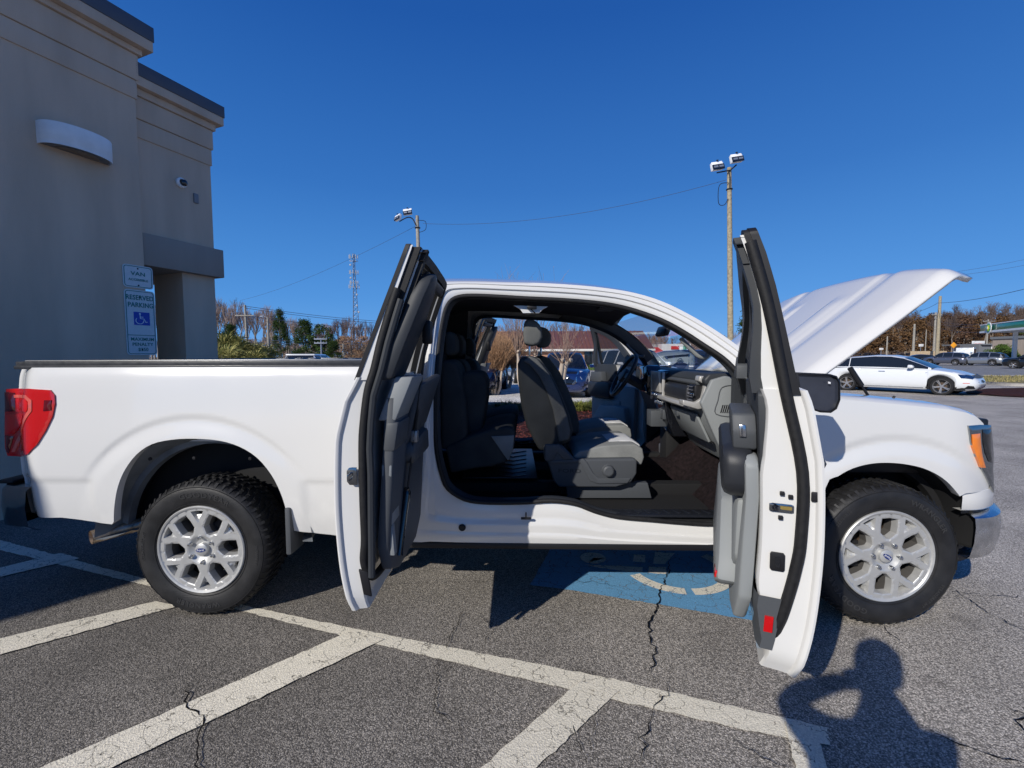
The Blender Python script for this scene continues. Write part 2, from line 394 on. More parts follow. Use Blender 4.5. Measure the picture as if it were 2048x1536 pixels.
def make_wheel(parent,loc,rot,letters=True,flip=False):
    w=tm_.build('wheel','tyre',parent,ang=30) if not hasattr(make_wheel,'t') else None
    if w: make_wheel.t=w.data
    else: w=bpy.data.objects.new('wheel',make_wheel.t); col.objects.link(w); w.parent=parent
    w.location=loc; w.rotation_euler=(0,R_(rot),math.pi if flip else 0)
    if hasattr(make_wheel,'r'): r=bpy.data.objects.new('rim',make_wheel.r); col.objects.link(r); r.parent=w
    else: r=rm_.build('rim',['alloy','alloy_shaded'],w,ang=11,weld=True); make_wheel.r=r.data
    if not hasattr(make_wheel,'x'):
        b=MB(); b.lathe([(.0,-.01),(.155,-.01),(.158,-.005),(.158,.015),(.10,.017),(.0,.02)],48)
        b.mat(1); b.lathe([(.0,-.055),(.06,-.055),(.085,-.04),(.09,-.02),(.02,.05)],32)
        b.mat(2); b.box((.12,-.02,.09),(.09,.08,.14),Matrix.Rotation(R_(-35),3,'Y')); b.box((-.10,.02,-.05),(.22,.06,.26))
        make_wheel.x=b.build('brake_disc',['brake','rust','under'],w,ang=30,bevel=0)
        b=MB(); b.lathe([(.0,-.134),(.006,-.133),(.0105,-.126),(.0115,-.105)],12); n0=b.build('lug_nut','chrome',w,ang=40); make_wheel.n=[n0]
        for k in range(6):
            q=n0 if k==0 else n0.copy(); c=pol(.070,60*k+30,-.098); q.location=(c.x,0,c.z)
            if k: col.objects.link(q); make_wheel.n.append(q)
        b=MB(); b.lathe([(0,-.124),(.026,-.124),(.034,-.119),(.036,-.100)],32)
        b.mat(1); n=28; t=4/12
        for rx,rz,y in((.026,.0115,-.1265),):
            a=[b.addv((rx*math.cos(2*math.pi*i/n),y,rz*math.sin(2*math.pi*i/n))) for i in range(n)]; a2=[b.addv((rx*math.cos(2*math.pi*i/n),-.1235,rz*math.sin(2*math.pi*i/n))) for i in range(n)]
            b.face(a); [b.face((a[i],a[(i+1)%n],a2[(i+1)%n],a2[i])) for i in range(n)]
        make_wheel.c=b.build('center_cap',['alloy','ford_blue'],w,ang=40)
        M=Matrix.Translation((0,-.1272,0))@Matrix.Rotation(math.pi/2,4,'X')
        lt=place_text('cap_script','Ford',.0165,M,'white_mark',make_wheel.c,ext=.0003,wid=1.25)
        kids=[]
        for s,sz,ra,an,sp,wd in(('GOODYEAR',.038,.311,78,1.15,1.25),('WRANGLER',.036,.311,262,1.15,1.15),('STEADFAST HT',.020,.318,172,1.2,1.0),('265/60R18',.022,.320,-8,1.2,.95)):
            me=bend_text(s,sz,ra,an,sp,wd,bold=.0006)
            kids.append((me,s))
        make_wheel.k=kids
        for me,s in kids: link('sidewall_lettering',me,'tyre_letter',w,None)
    else:
        for q in[make_wheel.x,make_wheel.c]+make_wheel.n: copy_tree(q,w)
        for i,(me,s) in enumerate(make_wheel.k):
            o=bpy.data.objects.new('sidewall_lettering',me); col.objects.link(o); o.parent=w
    return w
# ================================================================ pickup truck (X forward, near side is -Y)
truck=empty('pickup_truck',(0,0,0),'white pickup truck with both passenger side doors and its hood wide open','pickup truck')
YS=[(.38,.925),(.47,.955),(.62,.985),(.82,1.0),(1.0,1.0),(1.15,.992),(1.30,.981),(1.38,.962),(1.5,.90),(1.65,.82),(1.8,.745),(1.87,.705),(1.92,.62)]
YSC=[(p.x,p.y) for p in catmull([(a,b,0) for a,b in YS],8)]
def yS(z): return interp(z,YSC)
def wrapX(X):
    """plan view narrowing of the body towards nose and tail"""
    if X>3.95: t=(X-3.95)/.62; return .34*t**2.3
    if X<-.86: return .10*smooth((-.86-X)/.24)**1.5
    return 0
def onS(px,py,off=0.0,wrap=False):
    z=1.0; p=None
    for _ in range(30):
        Y=-(yS(z)-off-(wrapX(p.x) if (wrap and p is not None) else 0)); p=onY(px,py,Y); z=lerp(z,p.z,.6)
    return p
def SP(l,off=0.0,wrap=False): return [onS(x,y,off,wrap) for x,y in l]
def mir(pts): return [Vector((p[0],-p[1],p[2])) for p in pts]
def both(fn):
    for s in(1,-1): fn(s)
HR=Vector((0,-.985,.385)); HF=Vector((3.693,-.985,.385))
# ---- wheels
for loc,rot,fl in(((0,-.865,.386),-4,False),((3.693,-.865,.386),-147,False),((0,.865,.386),20,True),((3.693,.865,.386),70,True)):
    make_wheel(truck,loc,rot,flip=fl)
# ---- bed side
def xz(l,wrap=False): return sorted([(p.x,p.z) for p in SP(l,0,wrap)])
bed_top=1.392
low_rear=xz([(22,972),(34,1008),(60,1026),(120,1036),(180,1043),(226,1048)],True)
arch_r=xz([(229,1043),(231,1005),(238,970),(252,938),(275,908),(305,888),(345,879),(390,877),(440,881),(480,893),(515,915),(543,948),(562,985),(573,1020),(580,1058)])
arch_r=[(p.x,p.y) for p in catmull([(a_,b_,0) for a_,b_ in arch_r],3)]
low_mid=xz([(582,1060),(640,1068),(700,1076)])
zl_bed=low_rear+arch_r+[(p[0]+.004,p[1]) for p in low_mid]+[(1.02,.42)]
def flare(X,z,cx,r0,r1,amt,cz=.385):
    r=math.hypot(X-cx,z-cz); k=smooth((z-.66)/.30)
    return k*(-.009*smooth((r1-r)/(r1-r0))*(1-smooth((r0-r)/.10)))+.005*smooth((r0-r)/.09)
cxr=.5*(arch_r[0][0]+arch_r[-1][0])
def levels(z0,z1,n,lo=.40,hi=1.40):
    return [min(z1-.0004*(n-j),max(z0+.0004*j,lerp(lo,hi,j/n))) for j in range(n)]+[z1]
def side_panel(name,xs,zlow,ztop,cx,fl,mats='paint',parent=truck,rows=64,extra=None,par=None):
    for s in(1,-1):
        b=MB(); R=[]
        for X in xs:
            z0=interp(X,zlow); z1=ztop(X); row=[]
            for z in levels(z0,z1,rows):
                Y=yS(z)-wrapX(X)+flare(X,z,cx,*fl)
                if extra: Y+=extra(X,z)
                row.append((X,-Y*s,z))
            # rolled inner lip below and at the top
            y0=row[0][1]; row=[(X,y0+.045*s,z0+.004),(X,y0+.006*s,z0-.001)]+row+[(X,row[-1][1]+.05*s,z1+.004)]
            R.append(row)
        b.grid(R,flip=(s<0)); b.build(name,mats,parent if par is None else par,ang=50,recalc=True)
xs=[-1.09,-1.085,-1.07,-1.05,-1.02,-.99,-.96,-.93,-.90,-.87]+[ -.87+.015*k for k in range(1,300) if -.87+.015*k<1.01]+[1.01]
xs=sorted(set(xs+[p[0] for p in arch_r]+[arch_r[0][0]-.006]))
def bed_extra(X,z):
    # character line above the rear bumper and shallow shoulder
    f=smooth((-.56-X)/.06)+smooth((X-.56)/.06)
    e=-.008*(1-smooth((z-.765)/.018))*f
    e+=-.012*smooth((z-1.26)/.05)*0
    return e
side_panel('bed_side',xs,zl_bed,lambda X:bed_top-.006*max(0,(-X-1.0))*4,cxr,(.728,.750,.018),extra=bed_extra)
# bed floor, front wall, tailgate
b=MB(); b.box((-.07,0,.98),(1.98,1.7,.03)); b.box((.995,0,1.08),(.03,1.86,.56)); b.build('bed_floor','paint_in',truck)
b=MB(); b.box((-1.065,0,1.06),(.05,1.70,.62)); b.build('tailgate','paint',truck,bevel=.02)
# tonneau cover
cov=MB()
for k in range(4):
    x0=-1.045+k*.510; cov.box((x0+.25,0,1.412),(.500,1.80,.030))
    for j in range(1,4): cov.box((x0+.125*j,0,1.4285),(.018,1.76,.007))
for s in(1,-1):
    cov.box((-.02,s*.905,1.4095),(2.05,.055,.032)); cov.box((-.02,s*.918,1.393),(2.05,.05,.020))
cov.build('tonneau_cover','cover',truck,bevel=.004)
b=MB()
for s in(1,-1): b.box((-.055,s*.886,1.429),(1.96,.012,.006))
for k in range(1,4): b.box((-1.047+k*.510,0,1.424),(.006,1.78,.008))
b.build('cover_rail','steel',truck,bevel=.001)
b=MB()
for s in(1,-1): b.prism([Vector((x,s*.93,z)) for x,z in((-1.03,1.385),(1.0,1.385),(1.0,1.405),(-1.03,1.405))],(0,-s*.12,0))
b.build('bed_rail_cap','black',truck,bevel=.004)
# tail lamps
def patch(name,pts,off,mats,parent,wrap=True,sides=(1,),thick=.02,ang=40):
    """thin plate that follows the body side; pts in photo pixels (traced outline at the body side's depth)"""
    from mathutils.geometry import delaunay_2d_cdt
    P=SP(pts,0,wrap); Q=[]
    for i,p in enumerate(P):
        q=P[(i+1)%len(P)]; n=max(1,int((q-p).length/.02)); Q+=[p.lerp(q,k/n) for k in range(n)]
    n=len(Q); V=[Vector((p.x,p.z)) for p in Q]; lo=[min(v[i] for v in V) for i in(0,1)]; hi=[max(v[i] for v in V) for i in(0,1)]; PP=[(v.x,v.y) for v in V]
    x=lo[0]
    while x<hi[0]:
        z=lo[1]
        while z<hi[1]:
            if inpoly(x,z,PP) and dseg(x,z,PP)>.007: V.append(Vector((x,z)))
            z+=.018
        x+=.018
    vo,_,fo,_,_,_=delaunay_2d_cdt(V,[],[list(range(n))],1,1e-6)
    Y=lambda x,z,o: -(yS(z)-(wrapX(x) if wrap else 0)+flare(x,z,cxr if x<1 else 3.70,*((.728,.750,.018) if x<1 else (.625,.647,.018)))+o)
    out=[]
    for s in sides:
        b=MB(); T=[b.addv((v.x,s*Y(v.x,v.y,off*(1 if dseg(v.x,v.y,PP)>.006 else .75)),v.y)) for v in vo]
        for f in fo: b.face([T[i] for i in f])
        R1=[(v.x,s*Y(v.x,v.z,off*.75),v.z) for v in Q]; R2=[(v.x,s*Y(v.x,v.z,-thick),v.z) for v in Q]; b.grid([R1,R2],closeu=True)
        out.append(b.build(name,mats,parent,ang=ang,weld=True))
    return out
tl=patch('tail_lamp',[(15,778),(60,777),(103,780),(111,790),(112,808),(107,833),(93,862),(76,889),(58,908),(45,913),(18,911),(13,896),(12,850),(13,800)],.010,'red_lens',truck,sides=(1,-1),thick=.05)
patch('reflector_panel',[(14,784),(34,785),(36,822),(15,823)],.0165,'red_dark',tl[0],thick=.002)
patch('lamp_strip',[(16,790),(56,790),(68,800),(68,822),(45,880),(34,903),(28,903),(38,878),(61,820),(61,803),(54,796),(16,796)],.0175,'white_lens',tl[0],thick=.002)
patch('brake_light',[(36,797),(55,797),(60,806),(59,820),(56,824),(36,824)],.0172,'red_glow',tl[0],thick=.002)
patch('lower_lamp',[(16,828),(50,828),(38,862),(30,868),(16,866)],.0168,'red_glow',tl[0],thick=.002)
patch('lower_reflector',[(16,870),(32,872),(22,906),(17,902)],.0168,'red_dark',tl[0],thick=.002)
patch('side_marker',[(93,800),(107,800),(106,820),(91,822)],.017,'red_dark',tl[0],thick=.002)
# rear bumper
b=MB(); P=[]
for t in range(11):
    a=t/10*math.pi/2; P.append((-1.10-.14*math.sin(a)*1.0,-.95+.12*(1-math.cos(a))))
prof=[(-1.00,-.965)]+[(-1.05,-.965)]+P+[(-1.26,-.4),(-1.27,0)]
rows=[]
for (x,y) in prof+[(x,-y) for x,y in prof[-2::-1]]:
    rows.append([(x+.05,y*.97,.47),(x,y,.50),(x-.008,y*1.004,.60),(x,y,.70),(x+.02,y*.99,.725),(x+.09,y*.93,.725)])
b.grid(rows); b.build('rear_bumper','darkchrome',truck,ang=40)
b=MB(); b.box((-1.2,-.5,.735),(.10,.8,.02)); b.box((-1.2,.5,.735),(.10,.8,.02)); b.box((-1.2,0,.5),(.3,.1,.1)); b.build('step_pad','black',truck,bevel=.008)
# exhaust pipe
b=MB(); pts=[Vector((.9,-.45,.48)),Vector((.1,-.52,.52)),Vector((-.25,-.62,.48)),onY(275,1050,-.78),onY(182,1075,-.95)]
cp=catmull(pts,6); b.tube(cp,.038,20,cap=False); b.tube([p for p in cp],.033,20,cap=False)
b.build('exhaust_pipe','exhaust',truck,ang=50)
# wheel-house liners
def liner(cx,r,zc,name,deep=.36,sides=(1,-1),a0=-25,a1=205,mt='liner'):
    for s in sides:
        prev=None
        for nm,m_,prof in((name,mt,((.02,r+.02),(.07,r-.005),(.15,r-.02),(.155,r-.05),(.20,r-.055))),('wheel_house','under',((.20,r-.055),(.22,r-.01),(deep,r-.01),(deep,.05)))):
            b=MB(); rows=[]
            for k in range(41):
                a=R_(lerp(a0,a1,k/40)); rows.append([(cx+rr*math.cos(a),-(.985-dy)*s,max(.43,zc+rr*math.sin(a))) for dy,rr in prof])
            b.grid(rows); o=b.build(nm,m_,truck if prev is None else prev,ang=30); prev=o
liner(cxr,.60,.40,'wheel_liner',.30,mt='liner'); liner(3.70,.455,.44,'wheel_liner',.34,mt='under')
# frame, axle, springs under the body
b=MB()
for s in(1,-1):
    b.box((1.6,s*.45,.55),(5.6,.09,.16))
b.box((0,0,.40),(.16,1.5,.14)); b.lathe([(0,-.2),(.16,-.14),(.17,0),(.16,.14),(0,.2)],20,c=(0,0,.39)); b.box((.6,0,.50),(.12,.9,.12)); b.box((3.7,0,.36),(.14,1.4,.12))
for s in(1,-1): b.box((0,s*.52,.50),(1.4,.07,.05)); b.box((-.55,s*.6,.62),(.12,.06,.12))
b.box((2.1,0,.50),(1.8,1.5,.10)); b.box((3.9,0,.45),(.9,1.0,.08)); b.tube([(-.5,0,.45),(2.6,0,.5)],.05,10); b.box((1.25,.25,.42),(1.1,.5,.22)); b.box((-.75,.0,.55),(.6,.7,.22))
b.build('underbody','under',truck,bevel=.01)
for s in (1,-1):
    b=MB(); b.box((.50,s*-.93,.50),(.03,.15,.26)); b.build('mud_flap','trim_mid',truck,bevel=.008)
b=MB()
for (x,y) in((242,905),(300,918),(388,916),(500,917)):
    p=onY(x,y,-.93); b.lathe([(0,-.004),(.009,-.003),(.010,.004)],10,c=p)
b.build('liner_clips','black',truck)
# ---- front fender
top_f=[(x,z) for x,z in xz([(1560,790),(1620,795),(1690,800),(1745,804),(1800,809),(1850,814),(1900,819),(1935,826),(1955,835),(1968,848),(1976,872)],True)]
arch_f=xz([(1618,1105),(1622,1060),(1632,1010),(1650,975),(1675,952),(1705,936),(1740,927),(1775,925),(1810,928),(1845,936),(1875,950),(1898,968),(1918,992)],True)
arch_f=[(p.x,p.y) for p in catmull([(a_,b_,0) for a_,b_ in arch_f],3)]
zl_f=[(3.02,.43),(arch_f[0][0]-.004,.43)]+arch_f
xend=arch_f[-1][0]
end_top=onS(1984,960,0,True)
zl_f+= [(onS(1930,986,0,True).x,onS(1930,986,0,True).z),(4.6,onS(1930,986,0,True).z+.01)]
cxf=3.7
XE=onS(1982,930,0,True).x
xs=sorted(set([3.02+.015*k for k in range(120) if 3.02+.015*k<XE]+[p[0] for p in arch_f]+[arch_f[0][0]-.005,XE]))
XE_=0
def ztf(X): return interp(X,top_f)
def fender(s):
    b=MB(); R=[]
    for X in xs:
        z0=interp(X,zl_f); z1=max(ztf(X),z0+.02); row=[]
        for z in levels(z0,z1,54):
            Y=yS(z)-wrapX(X)+flare(X,z,3.70,.625,.647,.018)
            row.append((X,-Y*s,z))
        y0=row[0][1]; yt=row[-1][1]
        row=[(X,y0+.045*s,z0+.004),(X,y0+.006*s,z0-.001)]+row+[(X,yt+.02*s,z1+.014),(X,yt+.06*s,z1+.022),(X,yt+.16*s,z1+.030)]
        R.append(row)
    b.grid(R,flip=(s<0)); b.build('front_fender','paint',truck,ang=50)
both(fender)
# ---- headlamp, bumper, grille
hl=patch('headlamp',[(1934,851),(1958,849),(1979,850),(1981,870),(1984,905),(1983,940),(1985,985),(1976,968),(1962,940),(1948,912),(1939,885)],.012,'darkchrome',truck,sides=(1,-1),thick=.06)
patch('turn_signal',[(1939,868),(1955,866),(1957,890),(1960,912),(1966,934),(1957,934),(1949,914),(1941,893)],.019,'amber',hl[0],thick=.002)
patch('lamp_housing',[(1960,858),(1977,858),(1978,880),(1979,900),(1980,925),(1972,922),(1965,905),(1961,885)],.019,'gloss_black',hl[0],thick=.002)
bpath=[(4.07,-.975),(4.14,-.972),(4.22,-.950),(4.31,-.895),(4.39,-.81),(4.47,-.69),(4.53,-.5),(4.56,-.25),(4.57,0)]
bpath=bpath+[(x,-y) for x,y in bpath[-2::-1]]
def sweep_plan(name,path,prof,mats,parent=truck,ang=40,bev=0):
    b=MB(); rows=[]
    for i,(x,y) in enumerate(path):
        x0,y0=path[max(i-1,0)]; x1,y1=path[min(i+1,len(path)-1)]; d=Vector((x1-x0,y1-y0,0)).normalized(); n=Vector((d.y,-d.x,0))
        if n.x<0 and abs(n.x)>.3: n=-n
        rows.append([(x+n.x*o,y+n.y*o,z) for o,z in prof])
    b.grid(rows); return b.build(name,mats,parent,ang=ang)
def dense(path,n=3):
    return [(p.x,p.y) for p in catmull([(x,y,0) for x,y in path],n)]
bp=dense(bpath)
sweep_plan('front_bumper',bp[2:-2],[(-.10,.375),(0,.375),(.012,.39),(.030,.47),(.034,.555),(.028,.60),(.0,.615),(-.06,.615)],'chrome')
sweep_plan('bumper_cover',bp[0:-1],[(-.05,.632),(-.006,.632),(.0,.64),(.002,.70),(-.002,.735),(-.03,.742),(-.06,.742)],'paint')
sweep_plan('bumper_gap',bp[1:-1],[(-.02,.61),(-.02,.64)],'black')
b=MB(); sw=[(4.2,-.80),(4.36,-.74),(4.45,-.6),(4.5,0),(4.45,.6),(4.36,.74),(4.2,.80)]
rows=[[(x,y,.40),(x+.01,y*1.01,.36),(x,y,.27),(x-.02,y,.27)] for x,y in sw]; b.grid(rows)
b.box((4.18,-.80,.33),(.06,.05,.18)); b.build('air_dam','black',truck)
b=MB(); b.box((4.30,0,.94),(.06,1.30,.34)); b.build('grille','black',truck,bevel=.01)
b=MB()
for z in(.80,.88,.96,1.04,1.10): b.box((4.345,0,z),(.03,1.26,.022))
b.box((4.35,-.64,.95),(.03,.03,.34)); b.box((4.35,.64,.95),(.03,.03,.34)); b.build('grille_bar','chrome',truck,bevel=.005)
b=MB()
b.box((4.10,0,.98),(.14,1.3,.08)); b.box((3.75,0,.95),(.75,.62,.28)); b.box((3.35,.5,1.05),(.35,.35,.2)); b.box((3.9,-.55,1.02),(.36,.25,.16))
b.box((3.75,0,1.10),(.5,.5,.05)); b.tube(catmull([(3.5,-.3,1.05),(3.8,-.5,1.1),(4.1,-.35,1.08),(4.2,-.2,1.0)],5),.04,10)
for s in(1,-1): b.box((3.75,s*.80,.95),(1.1,.12,.30))
b.build('engine_bay','black',truck,bevel=.015)
# cowl
b=MB(); b.box((3.20,0,1.20),(.26,1.62,.09)); b.build('cowl','black',truck,bevel=.02)
# ---- cab frames around the door openings
PAIR=[((815,1081),(897,976)),((860,1083),(930,997)),((930,1085),(965,1003)),((1000,1086),(1010,1004)),((1060,1087),(1055,1003)),((1110,1089),(1103,1000)),((1150,1090),(1150,1006)),((1190,1091),(1190,1021)),((1240,1093),(1235,1032)),((1300,1095),(1300,1038)),((1370,1097),(1370,1044)),((1440,1100),(1432,1046)),((1520,1104),(1478,1030)),
((1560,1060),(1492,1000)),((1568,1000),(1497,960)),((1570,930),(1499,920)),((1566,870),(1500,870)),((1558,810),(1497,810)),((1545,765),(1487,768)),((1525,735),(1470,742)),
((1497,709),(1444,716)),((1460,680),(1405,690)),((1418,652),(1365,664)),((1375,627),(1322,641)),((1325,603),(1270,622)),((1270,586),(1220,610)),((1210,576),(1170,604)),((1150,570),(1115,600)),((1080,566),(1050,597)),((1010,564),(1000,594)),((950,562),(955,592)),((905,562),(925,593)),
((884,564),(905,600)),((873,580),(893,618)),((868,610),(885,650)),((862,660),(879,690)),((856,720),(873,750)),((851,790),(870,810)),((848,860),(871,860)),((844,930),(875,905)),((832,1010),(884,945))]
ring_o=[onS(*a) for a,_ in PAIR]; ring_i=[onS(*q,.06) for _,q in PAIR]
N0=len(PAIR)
RO=catmull(ring_o,3,True); RI=catmull(ring_i,3,True)
def ring_rows(s):
    rows=[]
    prof=[(-.05,-.10),(0,-.02),(0,0),(.14,.0),(.22,.001),(.26,.009),(.30,.011),(.42,.012),(.50,.016),(.56,.030),(.66,.034),(.80,.040),(1,.06)]
    for t,d in prof:
        row=[]
        for o,i in zip(RO,RI):
            p=o.lerp(i,max(t,0)); ys=-yS(p.z)
            if t<0: ys=ys+.06
            row.append(Vector((p.x,(ys+max(d,0))*s,p.z)))
        rows.append(row)
    return rows
for s in(1,-1):
    b=MB(); b.grid(ring_rows(s),closeu=True,flip=(s<0)); b.build('cab_side','paint',truck,ang=45)
    b=MB(); L=[Vector((p.x,(-yS(p.z)+.048)*s,p.z)) for p in RI]
    b.tube(L,.013,8,closed=True); b.build('door_seal','rubber',truck,ang=60)
    # inner garnish turning into the cabin
    c=sum(RI,Vector())/len(RI); b=MB(); rows=[]
    for k,(t,d) in enumerate(((0,.055),(.015,.075),(.02,.11),(-.01,.13))):
        rows.append([Vector((lerp(p.x,c.x,t),(-yS(p.z)+d)*s,lerp(p.z,c.z,t))) for p in RI])
    b.grid(rows,closeu=True); b.build('opening_trim','trim_dark',truck,ang=50)
# rear cab side panels behind the opening + dark hinge gap
for s in(1,-1):
    b=MB(); rows=[]
    for X in(1.035,1.045,1.10,onS(858,700).x+.03):
        row=[]
        for j in range(24):
            z=lerp(.43,1.90,j/23); y=yS(z)*(1 if X>1.04 else .985)+(.0 if X<1.12 else -.03); row.append((X,-s*y,z))
        rows.append(row)
    b.grid(rows,flip=(s<0)); b.build('cab_corner','paint',truck,ang=50)
b=MB()
b.prism([onS(x,y,.035) for x,y in((818,780),(860,782),(860,975),(838,985),(820,960))],(0,-.012,0)); b.build('hinge_pocket','black',truck)
# roof, windshield, back wall
def zedge(X):
    pts=sorted([(p.x,p.z) for p in ring_o[20:33]]); return interp(X,pts)
XW0,XW1=2.62,3.17
def zcr(X): return .065*smooth((X-.80)/.5)*1.0+.0
xs_=[1.025,1.035,1.06,1.1]+[1.2+.1*k for k in range(14)]+[2.55,XW0]
b=MB(); rows=[]
for X in xs_:
    ze=zedge(max(X,ring_o[31].x)); y0=yS(ze)-.003; row=[]
    for j in range(25):
        t=-1+2*j/24; k=abs(t); z=ze+.085*(1-k**2.6)-( .02 if X<1.03 else 0)-.03*smooth((1.15-X)/.12)
        row.append((X,t*y0,z))
    rows.append(row)
b.grid(rows); b.build('roof','paint',truck,ang=60)
b=MB(); rows=[]
for X in(1.07,1.10)+tuple(1.1+.15*k for k in range(10))+(2.56,):
    ze=zedge(max(X,ring_o[31].x))-.045; y0=yS(ze)-.07
    rows.append([(X,(-1+2*j/12)*y0,ze+.05*(1-abs(-1+2*j/12)**2.6)-.10*smooth((1.2-X)/.2)) for j in range(13)])
b.grid(rows); b.build('headliner','headliner',truck,ang=60)
# windshield glass and its black edge band
def wsp(t,v):
    X=lerp(XW0,XW1,v); zt=lerp(zedge(XW0)+.06,1.27,v); y=lerp(yS(zedge(XW0))-.03,.80,v)
    return Vector((X+.05*(1-t*t)*(.3+.7*v),t*y,zt-.035))
b=MB(); b.grid([[wsp(-1+2*j/16,v/8) for j in range(17)] for v in range(9)]); b.build('windshield','glass',truck,ang=80)
b=MB(); b.box((1.047,0,1.0),(.025,1.80,1.0)); 
b.build('cab_back','paint_in',truck)
b=MB(); b.prism([Vector((1.037,y,z)) for y,z in((-.74,1.86),(.74,1.86),(.90,1.40),(.90,1.2),(-.90,1.2),(-.90,1.40))],(.03,0,0)); b.build('back_wall','trim_dark',truck)
b=MB(); b.prism([Vector((1.031,y,z)) for y,z in((-.60,1.78),(.60,1.78),(.70,1.46),(-.70,1.46))],(.005,0,0)); b.build('rear_window','glass_tint',truck)
for s in(1,-1): b=MB(); b.prism([Vector((x,s*y,z)) for x,y,z in((1.05,.70,1.85),(1.28,.70,1.85),(1.22,.88,1.38),(1.22,.90,.7),(1.05,.90,.7),(1.05,.88,1.38))],(0,-s*.05,0)); b.build('quarter_trim','trim_dark',truck)
# sills, floor, firewall
b=MB(); b.box((2.05,0,.50),(2.2,1.80,.12)); b.build('floor_pan','under',truck)
b=MB()
for s in(1,-1):
    b.box((2.05,s*.915,.405),(2.35,.06,.035)); 
b.build('rocker_moulding','black',truck,bevel=.008)
def fz(X): return .585 if X<2.02 else .555
b=MB(); rows=[]
for i in range(41):
    X=lerp(.98,3.12,i/40); row=[]
    for j in range(31):
        y=lerp(-.90,.90,j/30); z=.575-.02*smooth((X-2.0)/.15)+.12*(1-smooth((abs(y)-.10)/.10))*(.4+.6*smooth((X-2.2)/.5))
        if X>2.85: z+=(X-2.85)*1.1
        row.append((X,y,z+.004*math.sin(X*23+y*17)))
    rows.append(row)
b.grid(rows); b.build('floor_carpet','carpet',truck,ang=70)
b=MB()
for s in(1,-1):
    for (x0,x1,zz) in((1.40,2.10,.600),(2.14,2.86,.572)):
        b.box(((x0+x1)/2,s*.875,zz),(x1-x0,.10,.012))
        n=int((x1-x0)/.055)
        for k in range(n):
            X=x0+.05+k*.055; b.prism([Vector((X,s*.90,zz+.006)),Vector((X+.018,s*.90,zz+.006)),Vector((X-.004,s*.845,zz+.006)),Vector((X-.022,s*.845,zz+.006))],(0,0,.005))
b.build('sill_plate','mat_rubber',truck,bevel=.0015)
b=MB(); b.box((3.12,0,.95),(.03,1.76,.62)); 
for s in(1,-1): b.box((3.03,s*.87,.95),(.22,.04,.8))
b.build('firewall','trim_dark',truck)
# rocker fixtures: round plug, small black cable hook
b=MB(); p=onS(924,1056); b.lathe([(0,-.002),(.014,-.003),(.018,.0),(.02,.006)],20,c=p); b.build('body_plug','black',truck)
b=MB(); p=onS(1052,1036,.01); b.box(p+Vector((0,-.006,0)),(.055,.012,.012)); b.box(p+Vector((0,-.006,.016)),(.008,.012,.035)); b.build('seal_clip','black',truck,bevel=.003)
# ---- hood (open), hinged at the cowl
HA=R_(40.5)
def hood_pt(t,v):
    """t -1..1 across, v 0..1 hinge to nose; built closed then turned up about the hinge line"""
    L=1.12-.08*abs(t)**2.2; X=L*v
    w=lerp(.80,.835,smooth(v/.7))-.07*smooth((v-.85)/.15)**2
    z=.0+.035*(1-abs(t)**2.5)-.03*v-.11*smooth((v-.88)/.16)**1.3
    # raised side shoulders with a valley between (character lines)
    k=abs(t); z+=.006*smooth((k-.50)/.12)*(1-smooth((k-.80)/.25))
    z+=-.008*(smooth((k-.40)/.04)-smooth((k-.52)/.05))
    z+=.012*(1-smooth((k-.13)/.05))*smooth((v-.1)/.5)*0+.010*(smooth((k-.20)/.03)-smooth((k-.30)/.10))*(1-smooth((v-.62)/.12))
    if k>.93: z-=.035*((k-.93)/.07)**2
    p=Vector((X,0,z)); c,s_=math.cos(HA),math.sin(HA)
    return Vector((3.34+p.x*c-p.z*s_, t*w, 1.285+p.x*s_+p.z*c))
ts=sorted(set([-1+2*j/80 for j in range(81)]+[s*k for s in(1,-1) for k in(.93,.96,.98,.995)]))
b=MB(); rows=[[hood_pt(t,v/36) for t in ts] for v in range(37)]; b.grid(rows)
hood=b.build('hood','paint',truck,ang=60,recalc=False)
md=hood.modifiers.new('s','SOLIDIFY'); md.thickness=.03; md.offset=-1
b=MB(); a=hood_pt(-.90,.60)+Vector((.0,.06,-.10)); q=onY(1742,800,-.80); a=onY(1700,736,-.80)
d=(q-a)
b.tube([a,a+d*.55],.014,10); b.tube([a+d*.5,q+d*.25],.007,8); b.build('hood_strut','black',truck)
b=MB(); p=onY(1781,803,-.82); b.box(p,(.03,.02,.02)); b.tube([p,p+Vector((.02,0,.03))],.006,6); b.build('hood_bump_stop','black',truck)
# ================================================================ doors (local: u from hinge to free edge, n outward, z up)
NF=[(1.15,-.010),(1.30,-.038),(1.345,-.055),(1.5,-.088),(1.65,-.122),(1.75,-.150),(1.86,-.190)]
NR=[(1.15,-.010),(1.28,-.045),(1.36,-.090),(1.6,-.186),(1.86,-.292)]
def nS(z): return yS(z)-1.0
class DoorFrame:
    def __init__(s,hinge,ang,rear,side):
        s.h=Vector(hinge); a=R_(ang); s.side=side; s.rear=rear
        if rear: s.e=Vector((math.cos(a),-math.sin(a),0)); s.o=Vector((-math.sin(a),-math.cos(a),0))
        else: s.e=Vector((-math.cos(a),-math.sin(a),0)); s.o=Vector((math.sin(a),-math.cos(a),0))
    def __call__(s,u,n,z):
        """n measured from the outer skin (negative = inward)"""
        k=nS(z) if z<1.15 else interp(z,NR if s.rear else NF)
        p=s.h+s.e*u+s.o*(n+k); return Vector((p.x,p.y*s.side,z))
    def flat(s,u,n,z):
        if z>1.30: n+=interp(z,NR if s.rear else NF)-nS(z)*0-interp(1.3,NR if s.rear else NF)*0 if False else 0
        p=s.h+s.e*u+s.o*n; return Vector((p.x,p.y*s.side,z))
